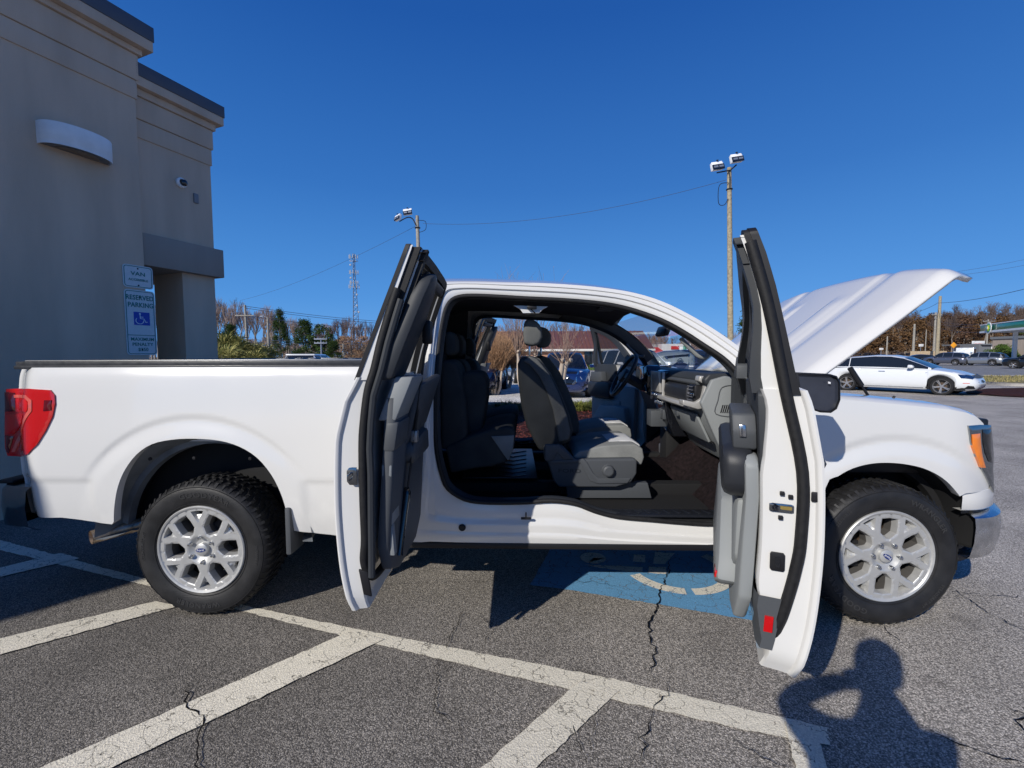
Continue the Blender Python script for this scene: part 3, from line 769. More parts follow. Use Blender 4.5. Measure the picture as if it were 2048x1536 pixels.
def door_shell(name,D,zb,zt,u0,u1,th,mats,parent,flip=False):
    """u0(z),u1(z): hinge and free edge; th(z) thickness; closed shell with a stepped flange"""
    b=MB(); M=30; K=14
    rows=[]
    for j in range(M+1):
        z=lerp(zb,zt,j/M); a,c=u0(z),u1(z); t=th(z)
        row=[]
        for k in range(K+1): row.append(D(lerp(a,c,k/K),0,z))                    # skin
        row+= [D(c+.002,-.006,z),D(c,-.014,z),D(c-.004,-.018,z),D(c-.012,-.022,z),D(c-.016,-t*.55,z),D(c-.02,-t+.006,z),D(c-.03,-t,z)]
        for k in range(1,K): row.append(D(lerp(c-.03,a+.03,k/K),-t,z))
        row+= [D(a+.03,-t,z),D(a+.02,-t+.02,z),D(a+.01,-.02,z),D(a,-.014,z)]
        rows.append(row)
    b.grid(rows,closeu=True)
    n=len(rows[0]); b.face(list(range(n))); b.face([M*n+i for i in range(n)][::-1])
    return b.build(name,mats,parent,ang=32)
def front_door(side,hinge,ang,root=truck,name='front_door'):
    D=DoorFrame(hinge,ang,False,side); L=1.114
    zb,zt=.445,1.345
    u1=lambda z: L-.035*smooth((.53-z)/.09)**1.5
    u0=lambda z: .0+.06*smooth((.56-z)/.12)
    th=lambda z: .098+.066*smooth((z-.5)/.25)-.045*smooth((z-1.05)/.28)
    door=door_shell(name,D,zb,zt,u0,u1,th,'paint',root)
    P=door
    # window frame path (hinge side A-pillar slope, header, rear post)
    path=[(.02,1.33),(.10,1.39),(.30,1.53),(.52,1.665),(.70,1.75),(.86,1.80),(1.0,1.83),(1.075,1.838),(1.105,1.825),(1.108,1.79),(1.108,1.6),(1.108,1.33)]
    cp=catmull([(a,0,c) for a,c in path],4)
    def sec(n0,n1,wi,mats,nm,par=P,inn=0.0):
        b=MB(); rows=[]; n=len(cp)
        for i,p in enumerate(cp):
            d=(cp[min(i+1,n-1)]-cp[max(i-1,0)]).normalized(); q=Vector((-d.z,0,d.x))  # inward is below/right of travel
            cen=Vector((.55,0,1.45)); 
            if q.dot(cen-p)<0: q=-q
            a=p+q*inn; c=p+q*(inn+wi)
            rows.append([D(a.x,n0(a.z),a.z),D(c.x,n0(c.z),c.z),D(c.x,n1(c.z),c.z),D(a.x,n1(a.z),a.z)])
        b.grid(rows,closeu=True); n4=len(b.v)-4; b.face([0,3,2,1]); b.face([n4,n4+1,n4+2,n4+3]); return b.build(nm,mats,par,ang=40)
    sec(lambda z:-.020,lambda z:-.042,.060,'black','window_frame')
    sec(lambda z:-.042,lambda z:-.058,.030,'rubber','frame_seal',inn=.004)
    sec(lambda z:-.058,lambda z:-.068-.046*(1-smooth((z-1.33)/.30)),.040,'paint','inner_frame',inn=.022)
    sec(lambda z:-.068-.044*(1-smooth((z-1.33)/.30)),lambda z:-.086-.060*(1-smooth((z-1.33)/.30)),.060,'trim_dark','frame_trim',inn=.045)
    # glass
    b=MB(); rows=[]
    for a,c in((.10,.98),):
        for j in range(9):
            z=lerp(1.32,1.81,j/8); ua=interp(z,[(1.32,.04),(1.39,.13),(1.53,.33),(1.665,.55),(1.75,.74),(1.81,.93)])
            rows.append([D(lerp(ua,1.08,k/6),-.06,z) for k in range(7)])
    b.grid(rows); b.build('window_glass','glass_tint',P,ang=80)
    # weatherstrip on the free edge and bottom of inner face
    wp=[D(L-.006,-.055-.0,1.345)]+[D(u1(z)-.012,-.052,z) for z in(1.2,1.0,.8,.7)]+[D(L-.03,-.07,.62),D(L-.07,-.085,.555),D(L-.14,-.10,.53)]
    wp=[D(L-.006,-.050,1.79),D(L-.006,-.052,1.6),D(L-.008,-.056,1.34),D(L-.008,-.054,1.1),D(L-.008,-.058,.9),D(L-.010,-.066,.80),D(L-.014,-.078,.70),D(L-.022,-.088,.62),D(L-.05,-.098,.56),D(L-.2,-.110,.535),D(.3,-.110,.535)]
    b=MB(); b.tube(catmull(wp,5),.017,10); b.build('door_weatherstrip','rubber',P,ang=60)
    # latch, bolts, grommet, plug on the end face
    def endpt(n,z,d=0): return D(u1(z)-.014+d,n,z)
    b=MB()
    def plate(nc,zc,w,h,t,du=.004):
        e=(D(1,0,zc)-D(0,0,zc)).normalized(); o=(D(0,1,zc)-D(0,0,zc)).normalized(); c=endpt(nc,zc,du)
        pts=[c+o*(w*math.cos(a)*.5*(1 if abs(math.cos(a))>.0 else 0))+Vector((0,0,h*.5*math.sin(a))) for a in [2*math.pi*i/12 for i in range(12)]]
        pts=[c+o*max(-w/2,min(w/2,w*.72*math.cos(a)))+Vector((0,0,max(-h/2,min(h/2,h*.72*math.sin(a))))) for a in [2*math.pi*i/16+.2 for i in range(16)]]
        b.prism(pts,e*t)
    plate(-.110,.985,.065,.026,.003); b.build('latch','darkchrome',P,bevel=.001)
    b=MB(); plate(-.098,.987,.030,.010,.006,.006); b.build('latch_hook','yellow_metal',P)
    b=MB(); plate(-.108,1.030,.013,.013,.005); b.build('latch_screw','black',P,bevel=.001)
    b=MB(); plate(-.086,1.022,.013,.013,.005); b.build('latch_screw','black',P,bevel=.001)
    b=MB(); plate(-.112,.955,.013,.013,.005); b.build('latch_screw','black',P,bevel=.001)
    b=MB(); plate(-.020,1.03,.028,.030,.004,.006); b.build('body_plug','black',P,bevel=.001)
    b=MB(); plate(-.115,.815,.040,.058,.006,0); b.build('access_plug','black',P,bevel=.001)
    b=MB(); plate(-.115,.815,.014,.034,.003,.006); b.build('latch_slot','gloss_black',P)
    # lower sill cover with reflector
    b=MB()
    rows=[[D(L-.02,-.088,z),D(L-.008,-.092,z),D(L-.010,-.125-.03*smooth((z-.55)/.1),z),D(L-.05,-.135-.03*smooth((z-.55)/.1),z),D(L-.16,-.135-.03*smooth((z-.55)/.1),z)] for z in(.53,.56,.60,.66,.70)]
    b.grid(rows); b.build('end_cover','trim_mid',P,ang=40)
    b=MB(); b.prism([D(L-.008,n,z) for n,z in((-.104,.590),(-.128,.590),(-.132,.640),(-.108,.640))],D(1,0,.6)-D(.994,0,.6)); b.build('reflector','red_lens',P)
    # lower inner sheet metal
    # trim panel
    def tb(name,pts,n0,n1,mat_,bev=.008,par=None):
        b=MB(); n0+=.026; n1+=.026; A=[D.flat(u*1.08,n0+nS(min(z,1.3)),z) for u,z in pts]; B=[D.flat(u*1.08,n1+nS(min(z,1.3)),z) for u,z in pts]
        n=len(pts); ia=[b.addv(p) for p in A]; ib=[b.addv(p) for p in B]
        for i in range(n): b.face((ia[i],ia[(i+1)%n],ib[(i+1)%n],ib[i]))
        b.face(ia[::-1]); b.face(ib); return b.build(name,mat_,par or P,bevel=bev,ang=40)
    tp=tb('door_panel',[(.10,.60),(.30,.545),(.80,.535),(.93,.56),(.985,.66),(.995,1.0),(.995,1.10),(.97,1.13),(.10,1.13)],-.19,-.232,'trim_grey',.012)
    tb('upper_trim',[(.52,1.12),(.985,1.06),(1.0,1.20),(1.0,1.33),(.97,1.35),(.52,1.355)],-.125,-.190,'trim_dark',.010,tp)
    tb('front_trim',[(.06,1.12),(.53,1.12),(.53,1.352),(.06,1.352)],-.115,-.165,'trim_mid',.008,tp)
    tb('armrest',[(.48,.985),(.92,.975),(.985,1.01),(.985,1.12),(.94,1.155),(.70,1.16),(.60,1.17),(.48,1.16)],-.20,-.300,'leather',.028,tp)
    tb('door_pull_panel',[(.70,1.15),(.95,1.14),(.965,1.20),(.95,1.26),(.72,1.27)],-.19,-.262,'trim_mid',.010,tp)
    sw=tb('window_switch',[(.955,1.185),(.970,1.185),(.970,1.225),(.955,1.225)],-.222,-.242,'chrome',.003,tp)
    tb('panel_insert',[(.36,.72),(.86,.70),(.92,.76),(.93,.97),(.34,.985)],-.215,-.255,'trim_grey',.022,tp)
    pk=tb('map_pocket',[(.16,.60),(.80,.60),(.90,.66),(.86,.74),(.70,.90),(.40,.93),(.20,.93),(.15,.8)],-.215,-.300,'trim_grey',.02,tp)
    tb('pocket_recess',[(.22,.70),(.70,.69),(.66,.80),(.40,.87),(.23,.87)],-.3002,-.3012,'trim_dark',0,pk)
    tb('pocket_reflector',[(.80,.645),(.88,.66),(.88,.685),(.80,.675)],-.225,-.304,'red_lens',.003,tp)
    tb('sail_trim',[(.04,1.34),(.30,1.34),(.30,1.40),(.24,1.44),(.05,1.345)],-.17,-.215,'trim_mid',.008,tp)
    # outside handle
    b=MB(); b.tube(catmull([D(.78,.004,1.09),D(.82,.026,1.095),D(.93,.026,1.095),D(.97,.004,1.09)],4),.014,8); b.build('door_handle','black',P,ang=60)
    return door,D
def mirror_head(D,parent,side):
    m=MB()
    return
# near front door
Hn=CAMP+Vector((0,0,0))
def cw(x,d):  # camera-heading coordinates -> world XY
    c,s=math.cos(YAW),math.sin(YAW); return Vector((CAMP.x+c*x+s*d, CAMP.y-s*x+c*d,0))
hf=Vector((3.088,-1.006,0)); hr=Vector((1.045,-1.003,0))
fd,DF=front_door(1,(hf.x,hf.y,0),67.7)
fd2,_=front_door(-1,(hf.x,hf.y,0),73)
# mirror on the near front door (and its twin)
def mirror(side,door,Dm):
    b=MB(); o=Vector((0,0,0))
    # glass faces the rear of the truck: build from photo outline on a plane about 1.95 m from the camera
    Y=CAMP.y+1.93
    out=[(1592,745),(1660,748),(1674,752),(1681,764),(1681,800),(1674,818),(1662,826),(1640,825),(1602,812)]
    P=[onY(x,y,Y) for x,y in out]
    n=Vector((-.35,-.94,0)).normalized(); c=sum(P,Vector())/len(P)
    if side<0: return
    A=P; B=[p-n*.05 for p in P]; C2=[c+(p-c)*.9-n*.13 for p in P]; F=[c+(p-c)*.93+n*.004 for p in P]; F2=[c+(p-c)*.90-n*.012 for p in P]
    C3=[c+(p-c)*.6-n*.17 for p in P]
    b.grid([F2,F,A,B],closeu=True); h=b.build('mirror_housing','black',door,ang=50)
    b=MB(); b.grid([B,C2,C3],closeu=True); k=len(b.v)-len(P); b.face([k+i for i in range(len(P))]); b.build('mirror_cap','paint',h,ang=60)
    b=MB(); b.poly(F2); b.build('mirror_glass','mirror',h)
    b=MB(); b.prism([c+(p-c)*.16+Vector((.055,-.02,.045)) for p in P[:0]] or [onY(x,y,Y-.004) for x,y in((1656,763),(1661,764),(1661,768),(1656,767))],(0,-.001,0)); b.build('warning_mark','white_mark',h)
    b=MB(); q=Dm(.14,-.0,1.30); b.tube([q,lerp(q,c,.5)-n*.05,c-n*.09],.035,10); b.build('mirror_arm','black',h)
mirror(1,fd,DF)
def rear_door(side,hinge,ang):
    D=DoorFrame(hinge,ang,True,side); L=.688
    zb,zt=.455,1.37
    u1=lambda z: L-.02*smooth((.53-z)/.08)**1.5
    u0=lambda z: .0+.04*smooth((.60-z)/.15)
    TT=[(.45,.06),(.55,.07),(.75,.095),(1.0,.10),(1.17,.088),(1.32,.056),(1.47,.032),(1.66,.016),(1.86,.010)]
    t_=lambda z: interp(z,TT)
    th=lambda z: t_(z)+.035*smooth((z-.5)/.2)
    door=door_shell('rear_door',D,zb,zt,u0,u1,th,'paint',truck); P=door
    path=[(L-.002,1.36),(L-.002,1.5),(L-.002,1.7),(L-.002,1.85),(L-.006,1.862),(L-.02,1.866),(L-.25,1.862),(.20,1.852),(.09,1.843),(.045,1.82),(.025,1.77),(.015,1.6),(.01,1.36)]
    cp=[Vector((a_,0,c_)) for a_,c_ in path]; cp=[q for i in range(len(cp)-1) for q in ([cp[i].lerp(cp[i+1],k/4) for k in range(4)] if (cp[i+1]-cp[i]).length>.08 else [cp[i]])]+[cp[-1]]
    def sec(n0,n1,wi,mats,nm,par=P,inn=0.0,path=cp):
        b=MB(); rows=[]; n=len(path)
        for i,p in enumerate(path):
            d=(path[min(i+1,n-1)]-path[max(i-1,0)]).normalized(); q=Vector((-d.z,0,d.x)); cen=Vector((L/2,0,1.55))
            if q.dot(cen-p)<0: q=-q
            a=p+q*inn; c=p+q*(inn+wi); rows.append([D(a.x,n0(a.z),a.z),D(c.x,n0(c.z),c.z),D(c.x,n1(c.z),c.z),D(a.x,n1(a.z),a.z)])
        b.grid(rows,closeu=True); n4=len(b.v)-4; b.face([0,3,2,1]); b.face([n4,n4+1,n4+2,n4+3]); return b.build(nm,mats,par,ang=40)
    sec(lambda z:.004,lambda z:-.012,.055,'black','window_frame'); sec(lambda z:-.012,lambda z:-.012-t_(z),.03,'paint','frame_lip',inn=.004); sec(lambda z:-.012-t_(z),lambda z:-.042-t_(z),.045,'rubber','frame_seal',inn=.012); sec(lambda z:-.042-t_(z),lambda z:-.049-t_(z),.03,'paint','inner_lip',inn=.030); sec(lambda z:-.049-t_(z),lambda z:-.068-t_(z),.03,'rubber','inner_seal',inn=.032)
    b=MB(); rows=[]
    for j in range(9):
        z=lerp(1.36,1.84,j/8); rows.append([D(lerp(.05,L-.04,k/4),-.03,z) for k in range(5)])
    b.grid(rows); b.build('window_glass','glass_tint',P,ang=80)
    # pillar trim with the belt, between free edge and window
    def tb(name,pts,n0,n1,mat_,bev=.008,par=None,zc=9):
        b=MB(); A=[D(u*1.04,n0,z) for u,z in pts]; B=[D(u*1.04,n1,z) for u,z in pts]
        n=len(pts); ia=[b.addv(p) for p in A]; ib=[b.addv(p) for p in B]
        for i in range(n): b.face((ia[i],ia[(i+1)%n],ib[(i+1)%n],ib[i]))
        b.face(ia[::-1]); b.face(ib); return b.build(name,mat_,par or P,bevel=bev,ang=40)
    tp=tb('door_panel',[(.06,.62),(.20,.56),(.50,.56),(.60,.60),(.625,.70),(.625,1.30),(.06,1.30)],-.135,-.180,'trim_mid',.012)
    tb('pillar_trim',[(.45,1.36),(.655,1.36),(.655,1.5),(.64,1.68),(.62,1.745),(.58,1.77),(.52,1.76),(.47,1.70),(.45,1.6)],-.075,-.135,'trim_dark',.018,tp)
    tb('header_trim',[(.10,1.74),(.50,1.75),(.52,1.79),(.12,1.78)],-.06,-.085,'trim_dark',.01,tp)
    tb('belt_cover',[(.42,1.20),(.625,1.20),(.625,1.37),(.42,1.37)],-.135,-.205,'trim_grey',.008,tp,1.3)
    tb('grip_cover',[(.44,1.08),(.63,1.08),(.63,1.195),(.44,1.195)],-.17,-.220,'trim_mid',.012,tp,1.3)
    tb('latch_cover',[(.47,.98),(.625,.98),(.625,1.03),(.47,1.03)],-.17,-.21,'trim_grey',.006,tp,1.3)
    tb('inner_cover',[(.50,.78),(.61,.78),(.615,.965),(.50,.965)],-.178,-.202,'trim_grey',.008,tp,1.3)
    tb('inner_strip',[(.575,.66),(.61,.66),(.61,.78),(.575,.78)],-.178,-.201,'trim_grey',.004,tp,1.3)
    tb('armrest',[(.10,.98),(.42,.98),(.44,1.03),(.42,1.08),(.14,1.10)],-.178,-.255,'trim_mid',.02,tp,1.3)
    tb('upper_panel',[(.06,1.10),(.43,1.06),(.43,1.33),(.06,1.36)],-.178,-.225,'trim_mid',.02,tp,1.3)
    tb('pocket_recess',[(.10,.90),(.26,.90),(.30,.96),(.10,.96)],-.1805,-.1815,'black',0,tp)
    tb('speaker_recess',[(.12,.66),(.34,.62),(.38,.72),(.34,.84),(.12,.84)],-.1805,-.1815,'black',0,tp)
    # seat belt: webbing from the pillar to the floor sleeve, with tongue
    b=MB(); a=D(.44,-.15,1.55); b1=D.flat(.42,-.25,1.10); c=D.flat(.46,-.22,.85); d=D.flat(.54,-.20,.62)
    b.ribbon([a,lerp(a,b1,.5),b1],.035,.003,D.o if side>0 else Vector((D.o.x,-D.o.y,0)))
    b.ribbon([b1,lerp(b1,c,.5),c],.03,.003,D.o if side>0 else Vector((D.o.x,-D.o.y,0)))
    sb=b.build('seat_belt','rubber',P)
    b=MB(); b.tube(catmull([c+Vector((0,0,.03)),c,lerp(c,d,.5),d],4),[.012]*3+[.017]*9+[.02],8); b.build('belt_sleeve','gloss_black',sb,ang=60)
    b=MB(); b.box(b1,(.03,.035,.05)); b.build('belt_tongue','steel',sb,bevel=.004)
    b=MB(); b.box(a,(.04,.05,.10)); b.build('belt_guide','black',sb,bevel=.01)
    # weatherstrip along free edge
    wp=[D(L-.002,-.014-t_(z),z) for z in(1.70,1.6,1.5,1.4,1.32,1.2,1.1,.9,.75)]+[D(L-.008,-.094,.66),D(L-.03,-.098,.60),D(L-.09,-.105,.57),D(.30,-.108,.56)]
    b=MB(); b.tube(catmull(wp,5),.016,10); b.build('door_weatherstrip','rubber',P,ang=60)
    b=MB(); b.tube([D(L-.004,-.040-t_(z),z) for z in(.60,.7,.8,1.0,1.1,1.2,1.3,1.4,1.5,1.6,1.66)],.014,8); b.build('edge_trim','trim_dark',P)
    # striker
    b=MB(); e=D(1,0,1)-D(0,0,1); q=D(L-.002,-.070,.995); o=(D(0,1,1)-D(0,0,1))
    pts=[q+o*x+Vector((0,0,z)) for x,z in((-.018,-.034),(.010,-.034),(.020,-.02),(.020,.02),(.010,.034),(-.018,.034))]
    b.prism(pts,e*.004); b.tube([q+e*.004+o*.006+Vector((0,0,.012)),q+e*.03+o*.006+Vector((0,0,.010)),q+e*.03+o*.006-Vector((0,0,.010)),q+e*.004+o*.006-Vector((0,0,.012))],.004,8)
    b.build('striker','darkchrome',P,bevel=.001)
    b=MB(); b.prism([D(L-.012,n,z) for n,z in((-.07,.53),(-.10,.52),(-.105,.62),(-.07,.63))],e*.012); b.build('edge_block','black',P,bevel=.004)
    return door,D
rd,DR=rear_door(1,(hr.x,hr.y,0),88.6)
rd2,_=rear_door(-1,(hr.x,hr.y,0),84)
# ================================================================ cabin
def ex(name,px,Y0,Y1,m,parent=truck,bev=.03,bseg=3,ang=40,smoothn=0,mirror=False):
    P=[onY(x,y,Y0) for x,y in px]
    if smoothn: P=catmull(P,smoothn,True)
    if mirror: P=[Vector((p.x,-p.y,p.z)) for p in P]; v=(0,-(Y1-Y0),0)
    else: v=(0,Y1-Y0,0)
    b=MB(); b.prism(P,v); return b.build(name,m,parent,bevel=bev,bseg=bseg,ang=ang)
def front_seat(dx,mirror):
    root=bpy.data.objects.new('front_seat',None); 
    Y0=-.64
    def E(name,px,a,c,m,bev=.03,par=None,sn=0):
        o=ex(name,px,a,c,m,None,bev,3,40,sn,mirror)
        if par is None: o.parent=truck; o.location.x=dx
        else: o.parent=par
        return o
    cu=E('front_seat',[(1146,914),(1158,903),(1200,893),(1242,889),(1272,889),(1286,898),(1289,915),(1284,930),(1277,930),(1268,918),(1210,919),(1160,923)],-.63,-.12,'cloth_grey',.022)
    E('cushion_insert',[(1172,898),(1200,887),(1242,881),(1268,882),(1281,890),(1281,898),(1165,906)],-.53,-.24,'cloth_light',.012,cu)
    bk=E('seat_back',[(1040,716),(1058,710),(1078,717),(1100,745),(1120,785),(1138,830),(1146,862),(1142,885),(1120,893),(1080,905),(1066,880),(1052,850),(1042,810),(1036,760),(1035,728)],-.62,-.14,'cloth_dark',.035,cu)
    # lighter bolster strip along the front edge of the back
    st=[(1060,712),(1076,719),(1098,747),(1117,786),(1134,830),(1141,862),(1138,880),(1118,884),(1112,850),(1106,820),(1094,785),(1078,752),(1060,730),(1046,722)]
    E('back_bolster',st,-.637,-.58,'cloth_mid',.010,bk); E('back_bolster',st,-.18,-.123,'cloth_mid',.010,bk)
    fr=[(1058,710),(1079,717),(1101,745),(1121,785),(1139,830),(1147,862),(1140,864),(1117,786),(1098,747),(1075,719)]
    E('back_insert',fr,-.50,-.26,'cloth_mid',.004,bk)
    sb=[(1044,800),(1056,806),(1070,820),(1068,835),(1056,848),(1062,870),(1050,846),(1043,825)]
    hd=E('headrest',[(1049,640),(1062,637),(1078,645),(1084,658),(1085,674),(1079,688),(1066,692),(1048,688),(1046,664)],-.50,-.26,'cloth_mid2',.025,bk)
    for y in(-.45,-.31): 
        o=E('headrest_post',[(1057,690),(1061,690),(1061,714),(1057,714)],y,y+.014,'chrome',.003,hd)
    sh=E('seat_side_shield',[(1087,893),(1118,890),(1126,893),(1150,919),(1268,917),(1275,921),(1274,948),(1262,966),(1232,975),(1118,975),(1107,962),(1096,926),(1088,918)],-.675,-.62,'trim_mid',.012,cu)
    if not mirror:
        E('recliner_cover',[(1090,889),(1118,889),(1146,918),(1128,920),(1115,905),(1106,922),(1090,922)],-.685,-.66,'trim_mid',.005,sh)
        E('shield_ridge',[(1100,921),(1168,918),(1174,924),(1186,946),(1198,957),(1262,957),(1255,967),(1196,968),(1180,962),(1160,926),(1102,928)],-.682,-.66,'trim_mid',.004,sh)
        p=onY(1216,941,-.675); b=MB(); b.lathe([(0,-.030),(.024,-.030),(.033,-.024),(.035,-.004),(.038,0)],14,c=p); b.build('adjuster_knob','trim_mid',sh,bevel=0,ang=25)
        q=onY(1139,942,-.6765); place_text('shield_lettering','FORD',.032,frame(q,(1,0,-.02),(0,0,1)),'trim_dark',sh,wid=1.55,spacing=1.1,ext=.001,bold=.0006)
    E('seat_track',[(1130,964),(1296,966),(1304,997),(1135,997)],-.62,-.57,'trim_mid',.006,cu)
    E('seat_base',[(1110,930),(1265,930),(1280,990),(1120,990)],-.58,-.16,'under',.01,cu)
    return cu
front_seat(0,False); front_seat(.10,True)
# centre jump seat / console
ex('center_seat',[(1130,905),(1150,893),(1225,882),(1245,888),(1248,905),(1140,915)],-.13,.13,'cloth_dark',bev=.02)
ex('console_back',[(1066,745),(1090,742),(1110,790),(1130,880),(1090,900),(1070,830)],-.13,.13,'cloth_dark',bev=.02)
# rear bench, seat backs, headrests
ex('rear_cushion',[(890,895),(940,872),(985,857),(1015,853),(1028,858),(1031,874),(1027,900),(1012,925),(985,934),(950,938),(900,948)],-.66,.02,'cloth_dark',bev=.035)
ex('cushion_patch',[(982,873),(1028,871),(1026,900),(1016,922),(1004,905)],-.667,-.64,'cloth_grey',bev=.004)
ex('rear_cushion',[(890,895),(940,872),(985,857),(1015,853),(1028,858),(1031,874),(1027,900),(1012,925),(985,934),(950,938),(900,948)],-.66,-.02,'cloth_dark',bev=.035,mirror=True)
for y0,y1 in((-.64,-.36),(-.34,-.04)):
    ex('rear_seat_back',[(878,722),(900,718),(916,730),(930,800),(934,870),(925,900),(880,900)],y0,y1,'cloth_dark',bev=.03)
    ex('rear_seat_back',[(878,722),(900,718),(916,730),(930,800),(934,870),(925,900),(880,900)],y0,y1,'cloth_dark',bev=.03,mirror=True)
    ex('rear_headrest',[(888,664),(902,662),(910,680),(910,704),(900,712),(888,710)],y0+.04,y1-.04,'cloth_dark',bev=.02)
    ex('rear_headrest',[(888,664),(902,662),(910,680),(910,704),(900,712),(888,710)],y0+.04,y1-.04,'cloth_dark',bev=.02,mirror=True)
ex('rear_armrest',[(915,750),(935,741),(966,745),(973,765),(972,800),(962,870),(925,872)],-.52,-.22,'cloth_dark',bev=.03)
mp=[(935,900),(1064,900),(1075,958),(925,958)]
b=MB(); P=[G(x,y,.655) for x,y in mp]; b.prism(P,(0,0,.012)); fm=b.build('floor_mat','mat_rubber',truck,bevel=.004)
for k in range(7):
    b=MB(); y=902+8*k; b.ribbon([G(1000,y,.668),G(1026,y+4,.668),G(1052,y,.668)],.009,.008,(0,0,1)); b.build('mat_ridge','mat_rubber',fm)
# dashboard swept across the cab
def dash(name,prof,y0,y1,m,bev=.01,par=truck):
    b=MB(); b.prism([Vector((x,y0,z)) for x,z in prof],(0,y1-y0,0)); return b.build(name,m,par,bevel=bev,bseg=3,ang=40)
D0=dash('dashboard',[(2.83,1.345),(2.95,1.350),(3.14,1.31),(3.14,.84),(3.02,.80),(2.93,.92),(2.855,1.06),(2.83,1.13),(2.86,1.15),(2.86,1.27),(2.81,1.28),(2.80,1.31)],-.775,.775,'trim_dark',.014)
dash('lower_dash',[(2.825,1.135),(2.85,1.045),(2.92,.93),(3.01,.80),(3.04,.80),(3.04,1.14)],-.765,-.05,'trim_grey',.012,D0)
# end cap facing the open door, with vent slots
ec=ex('dash_end_cap',[(1402,806),(1424,760),(1452,752),(1474,757),(1486,780),(1490,830),(1487,890),(1468,930),(1460,930),(1438,890),(1418,845)],-.800,-.765,'trim_grey',bev=.008,parent=D0)
b=MB()
for k in range(8):
    x=1441+k*4.1; pts=[onY(x+4,810,-.8015),onY(x+6.2,810,-.8015),onY(x+1.6,826,-.8015),onY(x-.6,826,-.8015)]; b.prism(pts,(0,.01,0))
b.build('cap_vent','black',ec)
b=MB(); b.tube(catmull([onY(x,y,-.802) for x,y in((1444,775),(1472,772),(1478,790),(1478,830),(1432,828),(1436,800))],4,True),.0025,6,closed=True); b.build('cap_seam','trim_mid',ec)
# glove box door + handle
gb=MB(); gb.prism([Vector((2.822,-.64,1.10)),Vector((2.822,-.16,1.10)),Vector((2.905,-.16,.93)),Vector((2.905,-.64,.93))],Vector((-.014,0,-.007))); gbo=gb.build('glovebox','trim_grey',D0,bevel=.005)
b=MB(); b.box((2.822,-.27,1.055),(.016,.06,.035)); b.build('glovebox_handle','trim_mid',gbo,bevel=.006)
b=MB(); b.box((2.905,-.40,.928),(.02,.52,.006)); b.build('glovebox_seam','black',gbo)
# passenger panel, silver surround, vents
b=MB(); b.prism([Vector((x,-.575,z)) for x,z in((2.80,1.265),(2.775,1.25),(2.77,1.20),(2.78,1.165),(2.86,1.16),(2.86,1.27))],(0,.44,0)); pp=b.build('passenger_panel','leather',D0,bevel=.012,bseg=3)
ss=ex('silver_surround',[(1400,752),(1440,753),(1444,766),(1432,797),(1413,816),(1396,819),(1366,810),(1366,800),(1392,805),(1404,797),(1411,770),(1398,762)],-.735,-.665,'silver_trim',parent=D0,bev=.006)
b=MB(); b.prism([Vector((x,-.68,z)) for x,z in((2.762,1.128),(2.745,1.140),(2.750,1.162),(2.79,1.166),(2.80,1.128))],(0,.62,0)); b.build('silver_bar','silver_trim',ss,bevel=.004)
b=MB(); b.prism([Vector((x,-.68,z)) for x,z in((2.80,1.27),(2.79,1.285),(2.80,1.30),(2.83,1.30),(2.83,1.27))],(0,.60,0)); b.build('upper_pad_strip','trim_mid',ss,bevel=.004)
b=MB(); b.box((2.80,-.655,1.225),(.05,.10,.10)); 
vo=b.build('side_vent','black',pp,bevel=.01)
b=MB()
for k in range(5): b.box((2.772,-.655,1.185+.02*k),(.012,.092,.004))
b.box((2.765,-.655,1.225),(.012,.03,.012)); b.build('vent_louvre','gloss_black',vo)
b=MB(); b.box((2.762,-.70,1.22),(.006,.06,.014)); b.build('vent_badge','chrome',pp,bevel=.002)
# centre stack
cs=dash('center_stack',[(2.80,1.34),(2.77,1.33),(2.785,1.12),(2.81,.98),(2.86,.86),(3.0,.86),(3.0,1.34)],-.10,.16,'gloss_black',.012,D0)
b=MB(); b.box((2.772,.03,1.255),(.02,.17,.13),Matrix.Rotation(R_(-4),3,'Y')); b.build('touch_screen','screen',cs,bevel=.006)
b=MB(); b.box((2.768,.03,1.255),(.018,.19,.15),Matrix.Rotation(R_(-4),3,'Y')); b.mat(0)
for y in(-.115,.175): b.box((2.775,y,1.22),(.02,.010,.22))
b.build('stack_frame','silver_trim',cs,bevel=.003)
b=MB()
for y in(-.055,.0,.055,.11): b.lathe([(0,-.03),(.014,-.03),(.017,-.005),(.018,.0)],14,'X',(2.785,y,1.155))
for y in(-.04,.01,.06,.11):
    b.box((2.795,y,1.095),(.03,.032,.022))
b.build('stack_knob','chrome',cs,bevel=.002)
b=MB(); b.box((2.80,-.06,1.02),(.03,.05,.07)); b.box((2.80,.0,1.02),(.03,.05,.07)); b.box((2.78,.05,.98),(.12,.12,.12)); b.build('stack_switch','trim_mid',cs,bevel=.005)
b=MB(); b.prism([Vector((2.74,y,z)) for y,z in((.20,1.15),(.56,1.15),(.58,1.30),(.52,1.37),(.24,1.37),(.18,1.30))],(.12,0,0)); b.build('gauge_cluster','gloss_black',D0,bevel=.02)
b=MB(); b.box((2.90,.12,.76),(.10,.16,.30)); b.build('lower_console','under',D0,bevel=.01)
for c_,z_ in(((2.95,.42,.66),(.06,.10,.09)),((2.93,.26,.68),(.06,.06,.12))): b=MB(); b.box(c_,z_); b.build('pedal','steel',D0,bevel=.01)
